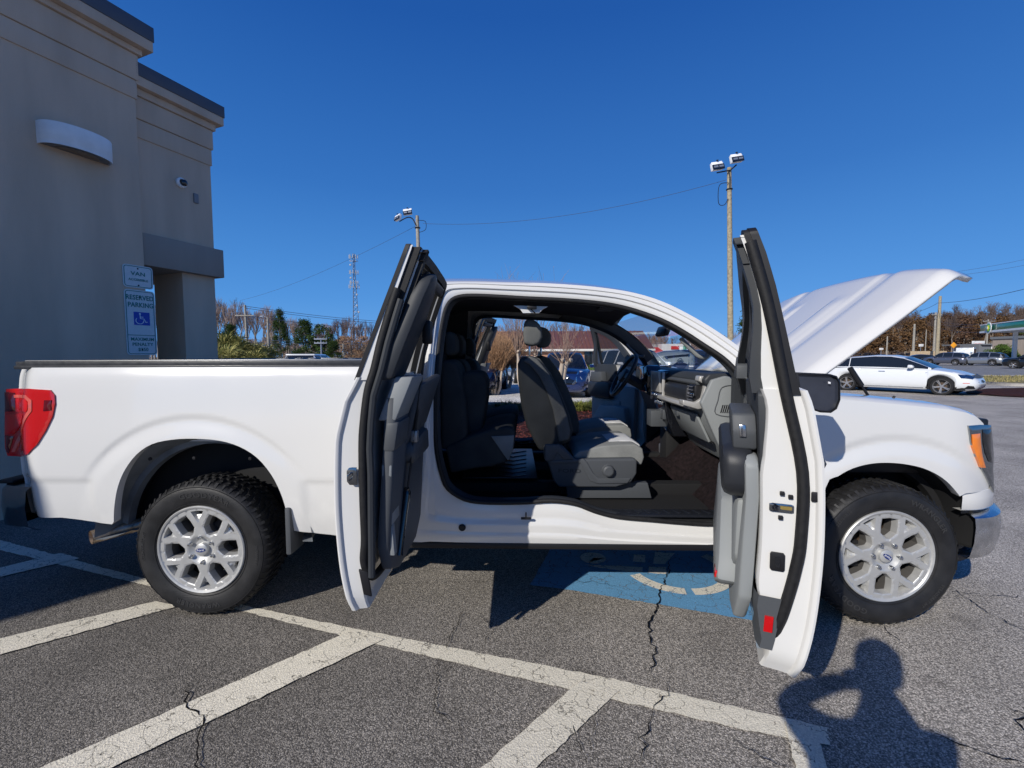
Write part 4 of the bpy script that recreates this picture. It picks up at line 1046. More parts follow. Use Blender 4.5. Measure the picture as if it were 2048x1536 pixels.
# steering wheel
sc=Vector((2.60,.38,1.285)); th=R_(30); nx=Vector((-math.cos(th),0,-math.sin(th)*-1)); up=Vector((math.sin(th),0,math.cos(th))); rt=Vector((0,1,0)); nrm=up.cross(rt)
b=MB(); b.tube([sc+(rt*math.cos(a)+up*math.sin(a))*.185 for a in [2*math.pi*k/40 for k in range(40)]],.016,10,closed=True)
sw=b.build('steering_wheel','leather',D0,ang=60)
b=MB()
for a in(0,180,270): 
    v=(rt*math.cos(R_(a))+up*math.sin(R_(a))); b.ribbon([sc+v*.05,sc+v*.175],.045,.016,nrm)
b.build('wheel_spoke','trim_dark',sw,bevel=.006)
b=MB(); b.prism([sc+(rt*math.cos(a)*.075+up*math.sin(a)*.06)-nrm*.03 for a in [2*math.pi*k/16 for k in range(16)]],nrm*.05); b.build('wheel_hub','trim_dark',sw,bevel=.012)
b=MB(); b.tube([sc,sc+Vector((.28,0,-.16))],.04,10); b.build('steering_column','trim_dark',sw)
# rear-view mirror, grab handles, roof items
b=MB(); b.box((2.80,.0,1.625),(.035,.24,.075),Matrix.Rotation(R_(20),3,'Y')); rv=b.build('rear_view_mirror','black',truck,bevel=.012)
b=MB(); b.tube([(2.82,0,1.65),(2.88,0,1.70)],.012,8); b.build('mirror_stem','black',rv)
for s in(1,-1):
    A=[onY(x,y,-.71) for x,y in((1362,676),(1368,684),(1384,700),(1398,712),(1412,714),(1416,708))]
    b=MB(); b.tube(catmull([Vector((p.x,p.y*s,p.z)) for p in A],4),.014,8); b.build('grab_handle','trim_grey' if s>0 else 'trim_mid',truck,ang=60)
    pil=[p for p in RI[58:76]]
    b=MB(); rows=[]
    for p in RI[57:80]:
        y=(-yS(p.z)+.085); rows.append([Vector((p.x-.01,y*s,p.z-.0)),Vector((p.x+.02,(y+.02)*s,p.z+.03)),Vector((p.x+.06,(y+.03)*s,p.z+.06)),Vector((p.x+.06,(y+.0)*s,p.z+.06))])
    b.grid(rows); b.build('pillar_trim','trim_mid' if s<0 else 'trim_dark',truck,ang=60)
b=MB(); p0=[onY(x,y,-.64) for x,y in((1027,611),(1096,613),(1086,618),(1078,626),(1046,626),(1040,618))]; b.prism(p0,(0,.02,0)); b.build('roof_striker_plate','paint_in',truck)
b=MB(); q=onY(1064,615,-.655); b.box(q,(.055,.03,.018)); b.tube([q+Vector((-.015,0,0)),q+Vector((.02,0,-.035))],.004,6); b.build('roof_striker','black',truck,bevel=.003)
for y_ in(0,.16): b=MB(); b.box((2.42,y_,1.80),(.16,.10,.016)); b.build('reading_lamp','trim_mid',truck,bevel=.004)
# ================================================================ ground
def asphalt(name,base,spec_lo,spec_hi,scale=260,tint=(1,1,1),grad=False):
    m=bpy.data.materials.new(name); m.use_nodes=True; nt=m.node_tree; L=nt.links.new; b=nt.nodes['Principled BSDF']
    tc=nt.nodes.new('ShaderNodeTexCoord')
    v=nt.nodes.new('ShaderNodeTexVoronoi'); v.inputs['Scale'].default_value=scale*.62; L(tc.outputs['Object'],v.inputs['Vector'])
    v2=nt.nodes.new('ShaderNodeTexVoronoi'); v2.inputs['Scale'].default_value=scale*.3; L(tc.outputs['Object'],v2.inputs['Vector'])
    n=nt.nodes.new('ShaderNodeTexNoise'); n.inputs['Scale'].default_value=1.1; n.inputs['Detail'].default_value=6; L(tc.outputs['Object'],n.inputs['Vector'])
    n3=nt.nodes.new('ShaderNodeTexNoise'); n3.inputs['Scale'].default_value=90; n3.inputs['Detail'].default_value=4; L(tc.outputs['Object'],n3.inputs['Vector'])
    sep=nt.nodes.new('ShaderNodeSeparateColor'); L(v.outputs['Color'],sep.inputs[0])
    ramp=nt.nodes.new('ShaderNodeValToRGB'); e=ramp.color_ramp.elements
    e[0].position=0; e[0].color=(*[spec_lo*t for t in tint],1); e[1].position=1; e[1].color=(*[spec_hi*t for t in tint],1)
    q=e.new(.50); q.color=(*[base*t for t in tint],1); q=e.new(.78); q.color=(*[base*1.7*t for t in tint],1)
    L(sep.outputs[0],ramp.inputs[0])
    # dark binder between stones
    mr=nt.nodes.new('ShaderNodeMapRange'); mr.inputs[1].default_value=.15; mr.inputs[2].default_value=.60; mr.inputs[3].default_value=1.0; mr.inputs[4].default_value=.52; L(v.outputs['Distance'],mr.inputs[0])
    mx=nt.nodes.new('ShaderNodeMix'); mx.data_type='RGBA'; mx.blend_type='MULTIPLY'; mx.inputs[0].default_value=1; L(ramp.outputs[0],mx.inputs[6]); L(mr.outputs[0],mx.inputs[7])
    mr2=nt.nodes.new('ShaderNodeMapRange'); mr2.inputs[1].default_value=.3; mr2.inputs[2].default_value=.7; mr2.inputs[3].default_value=.76; mr2.inputs[4].default_value=1.22; L(n.outputs[0],mr2.inputs[0])
    mx2=nt.nodes.new('ShaderNodeMix'); mx2.data_type='RGBA'; mx2.blend_type='MULTIPLY'; mx2.inputs[0].default_value=1; L(mx.outputs[2],mx2.inputs[6]); L(mr2.outputs[0],mx2.inputs[7])
    mr3=nt.nodes.new('ShaderNodeMapRange'); mr3.inputs[1].default_value=.3; mr3.inputs[2].default_value=.7; mr3.inputs[3].default_value=.74; mr3.inputs[4].default_value=1.26; L(n3.outputs[0],mr3.inputs[0])
    mx3=nt.nodes.new('ShaderNodeMix'); mx3.data_type='RGBA'; mx3.blend_type='MULTIPLY'; mx3.inputs[0].default_value=1; L(mx2.outputs[2],mx3.inputs[6]); L(mr3.outputs[0],mx3.inputs[7])
    o_=mx3.outputs[2]
    if grad:   # paving grows paler towards the right, with a noisy edge
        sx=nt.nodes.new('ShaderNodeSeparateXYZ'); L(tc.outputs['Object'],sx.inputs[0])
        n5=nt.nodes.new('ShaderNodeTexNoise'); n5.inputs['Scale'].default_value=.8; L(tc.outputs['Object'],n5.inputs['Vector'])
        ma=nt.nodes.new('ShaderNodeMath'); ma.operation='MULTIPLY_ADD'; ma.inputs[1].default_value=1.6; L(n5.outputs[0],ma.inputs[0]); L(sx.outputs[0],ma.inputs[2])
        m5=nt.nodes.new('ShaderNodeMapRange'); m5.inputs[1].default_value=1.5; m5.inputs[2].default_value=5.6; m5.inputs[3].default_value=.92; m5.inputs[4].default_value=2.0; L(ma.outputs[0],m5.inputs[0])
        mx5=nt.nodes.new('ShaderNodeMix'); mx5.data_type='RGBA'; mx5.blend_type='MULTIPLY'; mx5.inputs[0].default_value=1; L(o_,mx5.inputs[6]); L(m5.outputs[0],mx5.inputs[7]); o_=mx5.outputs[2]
        # dark oil spots
        n6=nt.nodes.new('ShaderNodeTexNoise'); n6.inputs['Scale'].default_value=2.7; n6.inputs['Detail'].default_value=5; L(tc.outputs['Object'],n6.inputs['Vector'])
        m6=nt.nodes.new('ShaderNodeMapRange'); m6.inputs[1].default_value=.64; m6.inputs[2].default_value=.74; m6.inputs[3].default_value=1; m6.inputs[4].default_value=.55; L(n6.outputs[0],m6.inputs[0])
        mx6=nt.nodes.new('ShaderNodeMix'); mx6.data_type='RGBA'; mx6.blend_type='MULTIPLY'; mx6.inputs[0].default_value=1; L(o_,mx6.inputs[6]); L(m6.outputs[0],mx6.inputs[7]); o_=mx6.outputs[2]
    L(o_,b.inputs['Base Color']); b.inputs['Roughness'].default_value=.82; b.inputs['Specular IOR Level'].default_value=.4
    ad=nt.nodes.new('ShaderNodeMath'); ad.operation='SUBTRACT'; ad.inputs[0].default_value=1; L(v.outputs['Distance'],ad.inputs[1])
    ad2=nt.nodes.new('ShaderNodeMath'); ad2.operation='ADD'; L(ad.outputs[0],ad2.inputs[0]); L(n3.outputs[0],ad2.inputs[1])
    bp=nt.nodes.new('ShaderNodeBump'); bp.inputs['Strength'].default_value=.55; bp.inputs['Distance'].default_value=.006; L(ad2.outputs[0],bp.inputs['Height']); L(bp.outputs[0],b.inputs['Normal'])
    MT[name]=m; return m
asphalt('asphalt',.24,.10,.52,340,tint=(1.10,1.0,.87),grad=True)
asphalt('road_asphalt',.30,.20,.45,120)
asphalt('concrete_lot',.90,.78,.98,60,tint=(1.0,.95,.86))
def worn_paint(name,c,wear=.5,sc=9):
    """road paint with worn spots showing the asphalt below (alpha)"""
    m=mat(name,c,.75,0,.3); nt=m.node_tree; L=nt.links.new; b=nt.nodes['Principled BSDF']
    tc=nt.nodes.new('ShaderNodeTexCoord')
    n=nt.nodes.new('ShaderNodeTexNoise'); n.inputs['Scale'].default_value=sc; n.inputs['Detail'].default_value=3; L(tc.outputs['Object'],n.inputs['Vector'])
    n2=nt.nodes.new('ShaderNodeTexNoise'); n2.inputs['Scale'].default_value=170; n2.inputs['Detail'].default_value=3; L(tc.outputs['Object'],n2.inputs['Vector'])
    v=nt.nodes.new('ShaderNodeTexVoronoi'); v.feature='DISTANCE_TO_EDGE'; v.inputs['Scale'].default_value=13; v.inputs['Randomness'].default_value=1
    nv=nt.nodes.new('ShaderNodeTexNoise'); nv.inputs['Scale'].default_value=30; L(tc.outputs['Object'],nv.inputs['Vector'])
    vm=nt.nodes.new('ShaderNodeVectorMath'); vm.operation='MULTIPLY_ADD'; vm.inputs[1].default_value=(.05,.05,.05); L(nv.outputs['Color'],vm.inputs[0]); L(tc.outputs['Object'],vm.inputs[2]); L(vm.outputs[0],v.inputs['Vector'])
    a=nt.nodes.new('ShaderNodeMath'); a.operation='MULTIPLY_ADD'; a.inputs[1].default_value=.45; L(n2.outputs[0],a.inputs[0]); L(n.outputs[0],a.inputs[2])
    mr=nt.nodes.new('ShaderNodeMapRange'); mr.inputs[1].default_value=.40+wear*.36-.06; mr.inputs[2].default_value=.40+wear*.36+.02; L(a.outputs[0],mr.inputs[0])
    mr2=nt.nodes.new('ShaderNodeMapRange'); mr2.inputs[1].default_value=.012; mr2.inputs[2].default_value=.028; mr2.inputs[3].default_value=.35; L(v.outputs['Distance'],mr2.inputs[0])
    g=nt.nodes.new('ShaderNodeMath'); g.operation='GREATER_THAN'; g.inputs[1].default_value=.52; L(n.outputs[0],g.inputs[0])
    mxm=nt.nodes.new('ShaderNodeMath'); mxm.operation='MAXIMUM'; L(mr2.outputs[0],mxm.inputs[0]); L(g.outputs[0],mxm.inputs[1])
    mu=nt.nodes.new('ShaderNodeMath'); mu.operation='MULTIPLY'; L(mr.outputs[0],mu.inputs[0]); L(mxm.outputs[0],mu.inputs[1]); L(mu.outputs[0],b.inputs['Alpha'])
    mr4=nt.nodes.new('ShaderNodeMapRange'); mr4.inputs[1].default_value=.3; mr4.inputs[2].default_value=.7; mr4.inputs[3].default_value=.72; mr4.inputs[4].default_value=1.12; L(n2.outputs[0],mr4.inputs[0])
    mx=nt.nodes.new('ShaderNodeMix'); mx.data_type='RGBA'; mx.blend_type='MULTIPLY'; mx.inputs[0].default_value=1; mx.inputs[6].default_value=(*c,1); L(mr4.outputs[0],mx.inputs[7]); L(mx.outputs[2],b.inputs['Base Color'])
    bp=nt.nodes.new('ShaderNodeBump'); bp.inputs['Strength'].default_value=.7; bp.inputs['Distance'].default_value=.006; L(n2.outputs[0],bp.inputs['Height']); L(bp.outputs[0],b.inputs['Normal'])
    return m
worn_paint('line_paint',(.82,.76,.62),.28); worn_paint('blue_paint',(.14,.35,.58),.27,7); worn_paint('symbol_paint',(.78,.74,.64),.36,8)
def sheet(name,pts,z,m,kind='structure',th=0):
    b=MB(); b.poly([(p[0],p[1],z) for p in pts]); o=b.build(name,m,None,ang=None); tag(o,kind=kind); return o
# the lot: one big sheet reaching the horizon
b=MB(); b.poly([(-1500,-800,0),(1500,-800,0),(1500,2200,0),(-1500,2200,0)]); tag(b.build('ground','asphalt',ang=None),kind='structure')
def quadline(a,c,w):
    a=Vector((a[0],a[1],0)); c=Vector((c[0],c[1],0)); d=(c-a).normalized(); n=Vector((-d.y,d.x,0))*w/2
    return [a-n,c-n,c+n,a+n]
def strip(name,quad_px,z=.004,m='line_paint'):
    pts=[G(x,y,z) for x,y in quad_px]
    # subdivided slightly wobbly outline
    out=[]; rnd=random.Random(name+str(quad_px[0]))
    for i,p in enumerate(pts):
        q=pts[(i+1)%len(pts)]; n=max(1,int((q-p).length/.03)); d=(q-p).normalized(); s=Vector((-d.y,d.x,0))
        for k in range(n): out.append(p.lerp(q,k/n)+s*(rnd.gauss(0,.0022) if k else 0))
    b=MB(); b.poly(out); o=b.build(name,m,None,ang=None); tag(o,kind='structure'); return o
strip('parking_line',[(-420,985),(-80,1062),(0,1080),(270,1152),(500,1213),(700,1255),(1200,1352),(1500,1420),(1655,1455),(1660,1490),(1500,1462),(1170,1386),(690,1273),(470,1218),(270,1165),(0,1100),(-80,1085),(-420,1000)])
strip('parking_line',[(-520,1400),(312,1202),(356,1212),(-520,1450)],.0082)
strip('parking_line',[(700,1262),(768,1278),(-260,1763),(-560,1817)],.0084)
strip('parking_line',[(1160,1362),(1240,1380),(745,1834),(440,1990)],.0086)
strip('parking_line',[(1572,1440),(1628,1452),(1735,1790),(1640,1790)],.0088)
strip('parking_line',[(-420,1238),(120,1106),(160,1116),(-420,1252)],.0082)
# blue accessible bay with the wheelchair symbol (seen from its foot end)
strip('blue_marking',[(1105,1090),(1060,1170),(1150,1181),(1300,1206),(1560,1250),(1640,1170),(1560,1085)],.004,'blue_paint')
def symbol(name,pts,z=.0085):
    return strip(name,pts,z,'symbol_paint')
def arcpx(c,r0,r1,a0,a1,z=.0085,n=24,name='bay_symbol'):
    pts=[Vector((c[0]+r1*math.cos(R_(lerp(a0,a1,k/n))),c[1]+r1*math.sin(R_(lerp(a0,a1,k/n))),z)) for k in range(n+1)]
    pts+=[Vector((c[0]+r0*math.cos(R_(lerp(a1,a0,k/n))),c[1]+r0*math.sin(R_(lerp(a1,a0,k/n))),z)) for k in range(n+1)]
    b=MB(); b.poly(pts); tag(b.build(name,'symbol_paint',None,ang=None),kind='structure')
wc=G(1362,1125); wr=abs(G(1455,1170).x-wc.x)
wc=Vector(((G(1260,1150).x+G(1462,1150).x)/2, G(1360,1187).y+.33,0)); rr=(G(1462,1150).x-G(1262,1150).x)/2+.03
arcpx(wc,rr-.075,rr,200,262); arcpx(wc,rr-.075,rr,270,338); arcpx(wc,rr-.075,rr,350,395)
symbol('bay_symbol',[(1170,1129),(1285,1134),(1285,1144),(1262,1143),(1200,1136)])
symbol('bay_symbol',[(1298,1133),(1333,1134),(1332,1148),(1296,1145)])
symbol('bay_symbol',[(1268,1109),(1290,1110),(1290,1125),(1266,1123)])
symbol('bay_symbol',[(1310,1104),(1350,1106),(1330,1128),(1306,1127)])
hc=G(1186,1118); arcpx((hc.x,hc.y),.0,.09,0,360)
# cracks
mat('crack',(.008,.008,.009),1,0,.1)
def crack(pts,w=.008,seed=1,z=.010,br=True):
    rnd=random.Random(seed); P=[G(x,y,z) for x,y in pts]; path=[]
    for a,c in zip(P,P[1:]):
        n=max(2,int((c-a).length/.022)); d=(c-a).normalized(); s=Vector((-d.y,d.x,0))
        for k in range(n): path.append(a.lerp(c,k/n)+s*rnd.gauss(0,.008))
    path.append(P[-1]); b=MB(); n=len(path); rows=[]
    for i,p in enumerate(path):
        d=(path[min(i+1,n-1)]-path[max(i-1,0)]).normalized(); s=Vector((-d.y,d.x,0)); ww=w*.5*(.2+.85*rnd.random())*min(1,.25+6*min(i,n-1-i)/n)
        rows.append([p-s*ww,p+s*ww])
    b.grid(rows); tag(b.build('asphalt_crack','crack',None,ang=None),kind='structure')
crack([(1338,1115),(1340,1140),(1318,1180),(1318,1205),(1300,1240),(1296,1270),(1312,1300),(1304,1330),(1306,1366)],.010,1)
crack([(1334,1356),(1335,1390),(1312,1412),(1300,1450),(1290,1480),(1285,1520)],.006,2)
crack([(373,1366),(374,1395),(366,1410),(398,1430),(412,1432),(405,1465),(395,1500),(398,1545)],.008,3)
crack([(925,1222),(905,1265),(885,1305)],.005,4); crack([(884,1310),(872,1360),(870,1420),(920,1455),(930,1490)],.004,5)
crack([(1690,1200),(1750,1240),(1800,1280),(1780,1275)],.006,6); crack([(1905,1175),(1960,1215),(2060,1265)],.008,7)
crack([(1830,1450),(1920,1490),(2060,1530)],.010,8); crack([(2025,1420),(2048,1425),(2030,1440),(2060,1470)],.010,9)
crack([(1895,1010),(1985,1014),(2060,1018)],.007,10); crack([(1900,1182),(1980,1190),(2060,1196)],.006,11); crack([(960,1230),(985,1255),(970,1290)],.004,12)
crack([(1960,920),(2060,935)],.012,13); crack([(1145,1160),(1200,1165),(1250,1178)],.004,14); crack([(1145,1450),(1160,1490),(1172,1530)],.004,15)
crack([(745,1170),(780,1168),(1000,1160)],.003,16); crack([(1190,1430),(1182,1500)],.003,17); crack([(1460,1480),(1540,1520),(1600,1545)],.004,18)
# ================================================================ stucco building on the left
def stucco(name,c,m2=.1):
    m=mat(name,c,.92,0,.2,noise=(1.3,m2,8),bump=(180,.7,.005)); nt=m.node_tree; tc=nt.nodes['Texture Coordinate']; n1=nt.nodes['Noise Texture']
    mp=nt.nodes.new('ShaderNodeMapping'); mp.inputs['Scale'].default_value=(2.6,2.6,.5); nt.links.new(tc.outputs['Object'],mp.inputs[0]); nt.links.new(mp.outputs[0],n1.inputs['Vector'])
stucco('stucco',(.60,.465,.35),.12); stucco('stucco_dark',(.36,.30,.25)); mat('metal_coping',(.10,.105,.125),.55,.3,noise=(3,.1))
mat('fixture_white',(.82,.82,.81),.55,noise=(8,.08)); mat('plate_grey',(.22,.22,.23),.6)
mat('sign_face',(.62,.66,.66),.45,noise=(40,.05)); mat('sign_green',(.012,.19,.17),.5); mat('sign_blue',(.01,.06,.42),.5); mat('sign_white',(.72,.78,.80),.5)
BO=cw(-3.79*1.08,4.71*1.08); bt=Vector((.345,.938,0)).normalized(); bn=Vector((bt.y,-bt.x,0))
def BW(s,n,z): return BO+bt*s+bn*n+Vector((0,0,z))
def wallpt(px,py,rho=0.0):
    d=ray(px,py); p0=BO+bn*rho; t=(p0-CAMP).dot(bn)/d.dot(bn); return CAMP+d*t
def wsz(px,py,rho=0.0):
    p=wallpt(px,py,rho); return (p-BO).dot(bt),p.z
def WB(b,s0,s1,n0,n1,z0,z1):
    P=[BW(s,n,z) for s in(s0,s1) for n in(n0,n1) for z in(z0,z1)]
    i=[b.addv(p) for p in P]
    for q in((0,1,3,2),(4,6,7,5),(0,4,5,1),(2,3,7,6),(0,2,6,4),(1,5,7,3)): b.face([i[k] for k in q])
bld=empty('building',BW(-3,-3,0),'grey stucco building with stepped cornice in shade at the left edge','building')
bld_inv=-bld.location
def bpart(name,fn,m,bev=0,par=None,ang=30):
    b=MB(); fn(b); o=b.build(name,m,None,bevel=bev,ang=ang)
    if par is None: o.parent=bld; o.location=bld_inv
    else: o.parent=par
    return o
# measured heights at the corner
zA=[wsz(x,y,r)[1] for x,y,r in((313,60,.14),(313,88,.14),(311,109,.13),(298,121,.06),(292,170,.03),(288,205,.015))]
sE,_=wsz(427,480,-.10)
zB=[wsz(x,y,r-.10)[1] for x,y,r in((444,212,.13),(444,234,.13),(443,251,.12),(428,262,.055),(424,300,.03),(421,331,.015))]
zb0=wsz(443,555,-.02)[1]; zb1=wsz(443,500,-.02)[1]
L0=-9
bpart('wall',lambda b:WB(b,L0,0,-7,0,0,zA[0]-.05),'stucco')
for n,z0,z1 in((.015,zA[5],zA[4]),(.03,zA[4]+.004,zA[3]),(.06,zA[3]+.004,zA[2]),(.13,zA[2]+.004,zA[1])):
    bpart('cornice',lambda b:WB(b,L0-.0,n,-7,n,z0,z1),'stucco',.004)
bpart('coping',lambda b:WB(b,L0,.14,-7,.14,zA[1],zA[0]),'metal_coping',.004)
rb=-.10
bpart('wall',lambda b:WB(b,-.5,sE,-4.5,rb,zb0+.02,zB[0]-.05),'stucco')
for n,z0,z1 in((.015,zB[5],zB[4]),(.03,zB[4]+.004,zB[3]),(.055,zB[3]+.004,zB[2]),(.12,zB[2]+.004,zB[1])):
    bpart('cornice',lambda b:WB(b,.004,sE+n,-4.5,rb+n,z0,z1),'stucco',.004)
bpart('coping',lambda b:WB(b,.004,sE+.13,-4.5,rb+.13,zB[1],zB[0]),'metal_coping',.004)
bpart('beam_band',lambda b:WB(b,.006,sE+.07,-4.6,rb+.08,zb0,zb1),'stucco_dark',.006)
sc0=wsz(367,600,-.12)[0]; sc1=wsz(431,600,-.12)[0]
bpart('column',lambda b:WB(b,sc0,sc1,rb-.02-.55,rb-.02,0,zb0+.01),'stucco')
bpart('column',lambda b:WB(b,sc0,sc1,-4.4,-3.8,0,zb0+.01),'stucco')
# wall light: half-round up/down shade
lp=[wallpt(72,262),wallpt(218,318)]; s0=wsz(72,262)[0]; s1=wsz(218,318)[0]; zc0=wsz(72,285)[1]; zc1=wsz(72,241)[1]
lamp=empty('wall_light',BW((s0+s1)/2,0,zc0),'white half-round wall light high on the grey stucco wall','wall light')
def lobj(name,b,m,par,ang=40,bev=0):
    o=b.build(name,m,None,ang=ang,bevel=bev); o.parent=par
    if par.type=='EMPTY': o.location=-par.location
    return o
b=MB(); rows=[]; sm=(s0+s1)/2; hw=(s1-s0)/2; K=24
for k in range(K+1):
    a=math.pi*k/K; s=sm-hw*math.cos(a); n=.22*math.sin(a)**.8
    si=sm-(hw-.012)*math.cos(a); ni=max(0,.22*math.sin(a)**.8-.012)
    rows.append([BW(si,ni,zc0),BW(s,n,zc0-.004),BW(s,n,zc0+.045),BW(sm-(hw+.001)*math.cos(a),n+.001,zc0+.047),BW(sm-(hw+.001)*math.cos(a),n+.001,zc1-.003),BW(s,n,zc1),BW(si,ni,zc1)])
b.grid(rows); sh=lobj('shade',b,'fixture_white',lamp,50)
b=MB(); rows=[[BW(sm,0.004,zc0+.006),BW(sm-(hw-.02)*math.cos(math.pi*k/K),max(.0,.22*math.sin(math.pi*k/K)**.8-.015),zc0+.006)] for k in range(K+1)]; b.grid(rows); lobj('diffuser_plate',b,'plate_grey',lamp)
b=MB(); b.grid([[BW(sm,.03,zc0+.004),BW(sm-(hw*.62)*math.cos(math.pi*k/K),.03+.13*math.sin(math.pi*k/K),zc0+.003)] for k in range(K+1)]); lobj('lens',b,'gloss_black',lamp)
b=MB(); WB(b,s0+.01,s1-.01,0,.02,zc0+.01,zc1-.01); lobj('back_plate',b,'fixture_white',lamp)
# dome camera and small junction cover
p=wallpt(361,366,-.10); cm=empty('security_camera',p,'small white dome camera with black eye on the grey wall','security camera')
M=frame((0,0,0),bt,(0,0,1))
def disc(prof,c=(0,0,0)):
    b=MB(); b.lathe(prof,24,'Z'); b.v=[tuple(M@Vector(v)+Vector(c)) for v in b.v]; return b
# axis Z of M is bt x z = outward? make sure it points along bn
sg=1 if (M.to_3x3()@Vector((0,0,1))).dot(bn)>0 else -1
o=disc([(0,0),(.058,0),(.060,sg*.025),(.050,sg*.04),(.040,sg*.045)]).build('housing','fixture_white',cm)
o=disc([(.040,sg*.045),(.036,sg*.06),(.02,sg*.072),(0,sg*.076)],(bt*.012-Vector((0,0,.0)))).build('dome','gloss_black',cm)
q0=wsz(386,386,-.10); q1=wsz(396,408,-.10)
b=MB(); WB(b,q0[0],q1[0],rb,rb+.02,q1[1],q0[1]); o=b.build('junction_cover','plate_grey',None,bevel=.004); tag(o,'small grey rectangular cover plate on the wall beside the dome camera','cover plate')
# signs
def rrect(w,h,r,n=5):
    P=[]
    for cx,cy,a0 in((w/2-r,h/2-r,0),(-w/2+r,h/2-r,90),(-w/2+r,-h/2+r,180),(w/2-r,-h/2+r,270)):
        for k in range(n+1): a=R_(a0+90*k/n); P.append((cx+r*math.cos(a),cy+r*math.sin(a)))
    return P
def sign(name,label,corners,items):
    P=[wsz(x,y) for x,y in corners]; s=sum(p[0] for p in P)/4; z=sum(p[1] for p in P)/4
    w=((P[1][0]-P[0][0])+(P[2][0]-P[3][0]))/2; h=((P[0][1]-P[3][1])+(P[1][1]-P[2][1]))/2
    M=frame(BW(s,.004,z),bt,(0,0,1)); off=(M.to_3x3()@Vector((0,0,1))).dot(bn); sg=1 if off>0 else -1
    root=empty(name,M.to_translation(),label,'sign'); M3=Matrix.Translation(-root.location)@M
    def pl(nm,pts,z0,z1,m,par):
        b=MB(); b.prism([M3@Vector((x,y,sg*z0)) for x,y in pts],M3.to_3x3()@Vector((0,0,sg*(z1-z0)))); return b.build(nm,m,par,ang=30)
    face=pl('sign_plate',rrect(w,h,.035),0,.003,'sign_face',root)
    b=MB(); o=rrect(w-.022,h-.022,.028); i=rrect(w-.036,h-.036,.022)
    b.grid([[M3@Vector((x,y,sg*.0045)) for x,y in o],[M3@Vector((x,y,sg*.0045)) for x,y in i]],closeu=True); b.build('border',"sign_green",face,ang=None)
    items(w,h,M3,sg,face,pl)
    return root
def stext(s,size,x,y,M3,sg,m,par,wid=1,sp=1.05):
    me=text_mesh(s,size,.0006,spacing=sp,bold=size*.02); me.transform(M3@Matrix.Translation((x,y,sg*.005))@Matrix.Diagonal((wid,1,1,1))); return link('lettering',me,m,par,None)
def bolts(M3,sg,par,pts):
    for x,y in pts:
        b=MB(); b.lathe([(0,.008),(.007,.007),(.009,.003)],12,'Z'); b.v=[tuple(M3@Vector((v[0]+x,v[1]+y,sg*v[2]))) for v in b.v]; b.build('bolt','black',par)
def it1(w,h,M3,sg,f,pl):
    stext('VAN',.058,0,.03,M3,sg,'sign_green',f,1.15); stext('ACCESSIBLE',.034,0,-.035,M3,sg,'sign_green',f,1.0); bolts(M3,sg,f,[(0,h/2-.035),(0,-h/2+.03)])
def it2(w,h,M3,sg,f,pl):
    stext('RESERVED',.072,0,h*.5-.085,M3,sg,'sign_green',f,.80); stext('PARKING',.072,.006,h*.5-.165,M3,sg,'sign_green',f,.80)
    c=(.01,.045); bx=pl('blue_square',[(c[0]-.078,c[1]-.072),(c[0]+.078,c[1]-.072),(c[0]+.078,c[1]+.072),(c[0]-.078,c[1]+.072)],.003,.0045,'sign_blue',f)
    def P(x,y,dz=0): return M3@Vector((c[0]+x,c[1]+y,sg*(.0055+dz)))
    b=MB(); nn=(M3.to_3x3()@Vector((0,0,sg))).normalized()
    b.ribbon([P(-.018+.038*math.cos(R_(a))-.004,-.022+.036*math.sin(R_(a))) for a in range(140,375,12)],.007,.001,nn)
    b.ribbon([P(-.018,.045),P(-.016,.0),P(.020,-.002),P(.036,-.038),P(.052,-.034)],.008,.001,nn); b.ribbon([P(-.016,.018,.0003),P(.014,.018,.0003)],.007,.001,nn)
    n=14; b.poly([P(-.018+.010*math.cos(2*math.pi*k/n),.052+.010*math.sin(2*math.pi*k/n)) for k in range(n)]); b.build('wheelchair_symbol','sign_white',bx,ang=None)
    y=-h*.5+.215; b=MB(); b.poly([M3@Vector((x,yy,sg*.0045)) for x,yy in((-w/2+.015,y),(w/2-.015,y),(w/2-.015,y+.007),(-w/2+.015,y+.007))]); b.build('divider','sign_green',f,ang=None)
    stext('MAXIMUM',.050,.006,y-.042,M3,sg,'sign_green',f,.95); stext('PENALTY',.050,.006,y-.098,M3,sg,'sign_green',f,.95); stext('$250',.050,.008,y-.155,M3,sg,'sign_green',f,.95)
    bolts(M3,sg,f,[(0,h/2-.075),(0,-h/2+.06)])
sign('accessible_sign','VAN ACCESSIBLE sign, small and green-edged, above the RESERVED PARKING sign',[(243,528),(303,534),(307,580),(246,573)],it1)
sign('parking_sign','RESERVED PARKING sign with blue wheelchair square and MAXIMUM PENALTY $250',[(246,579),(306,582),(316,711),(254,709)],it2)
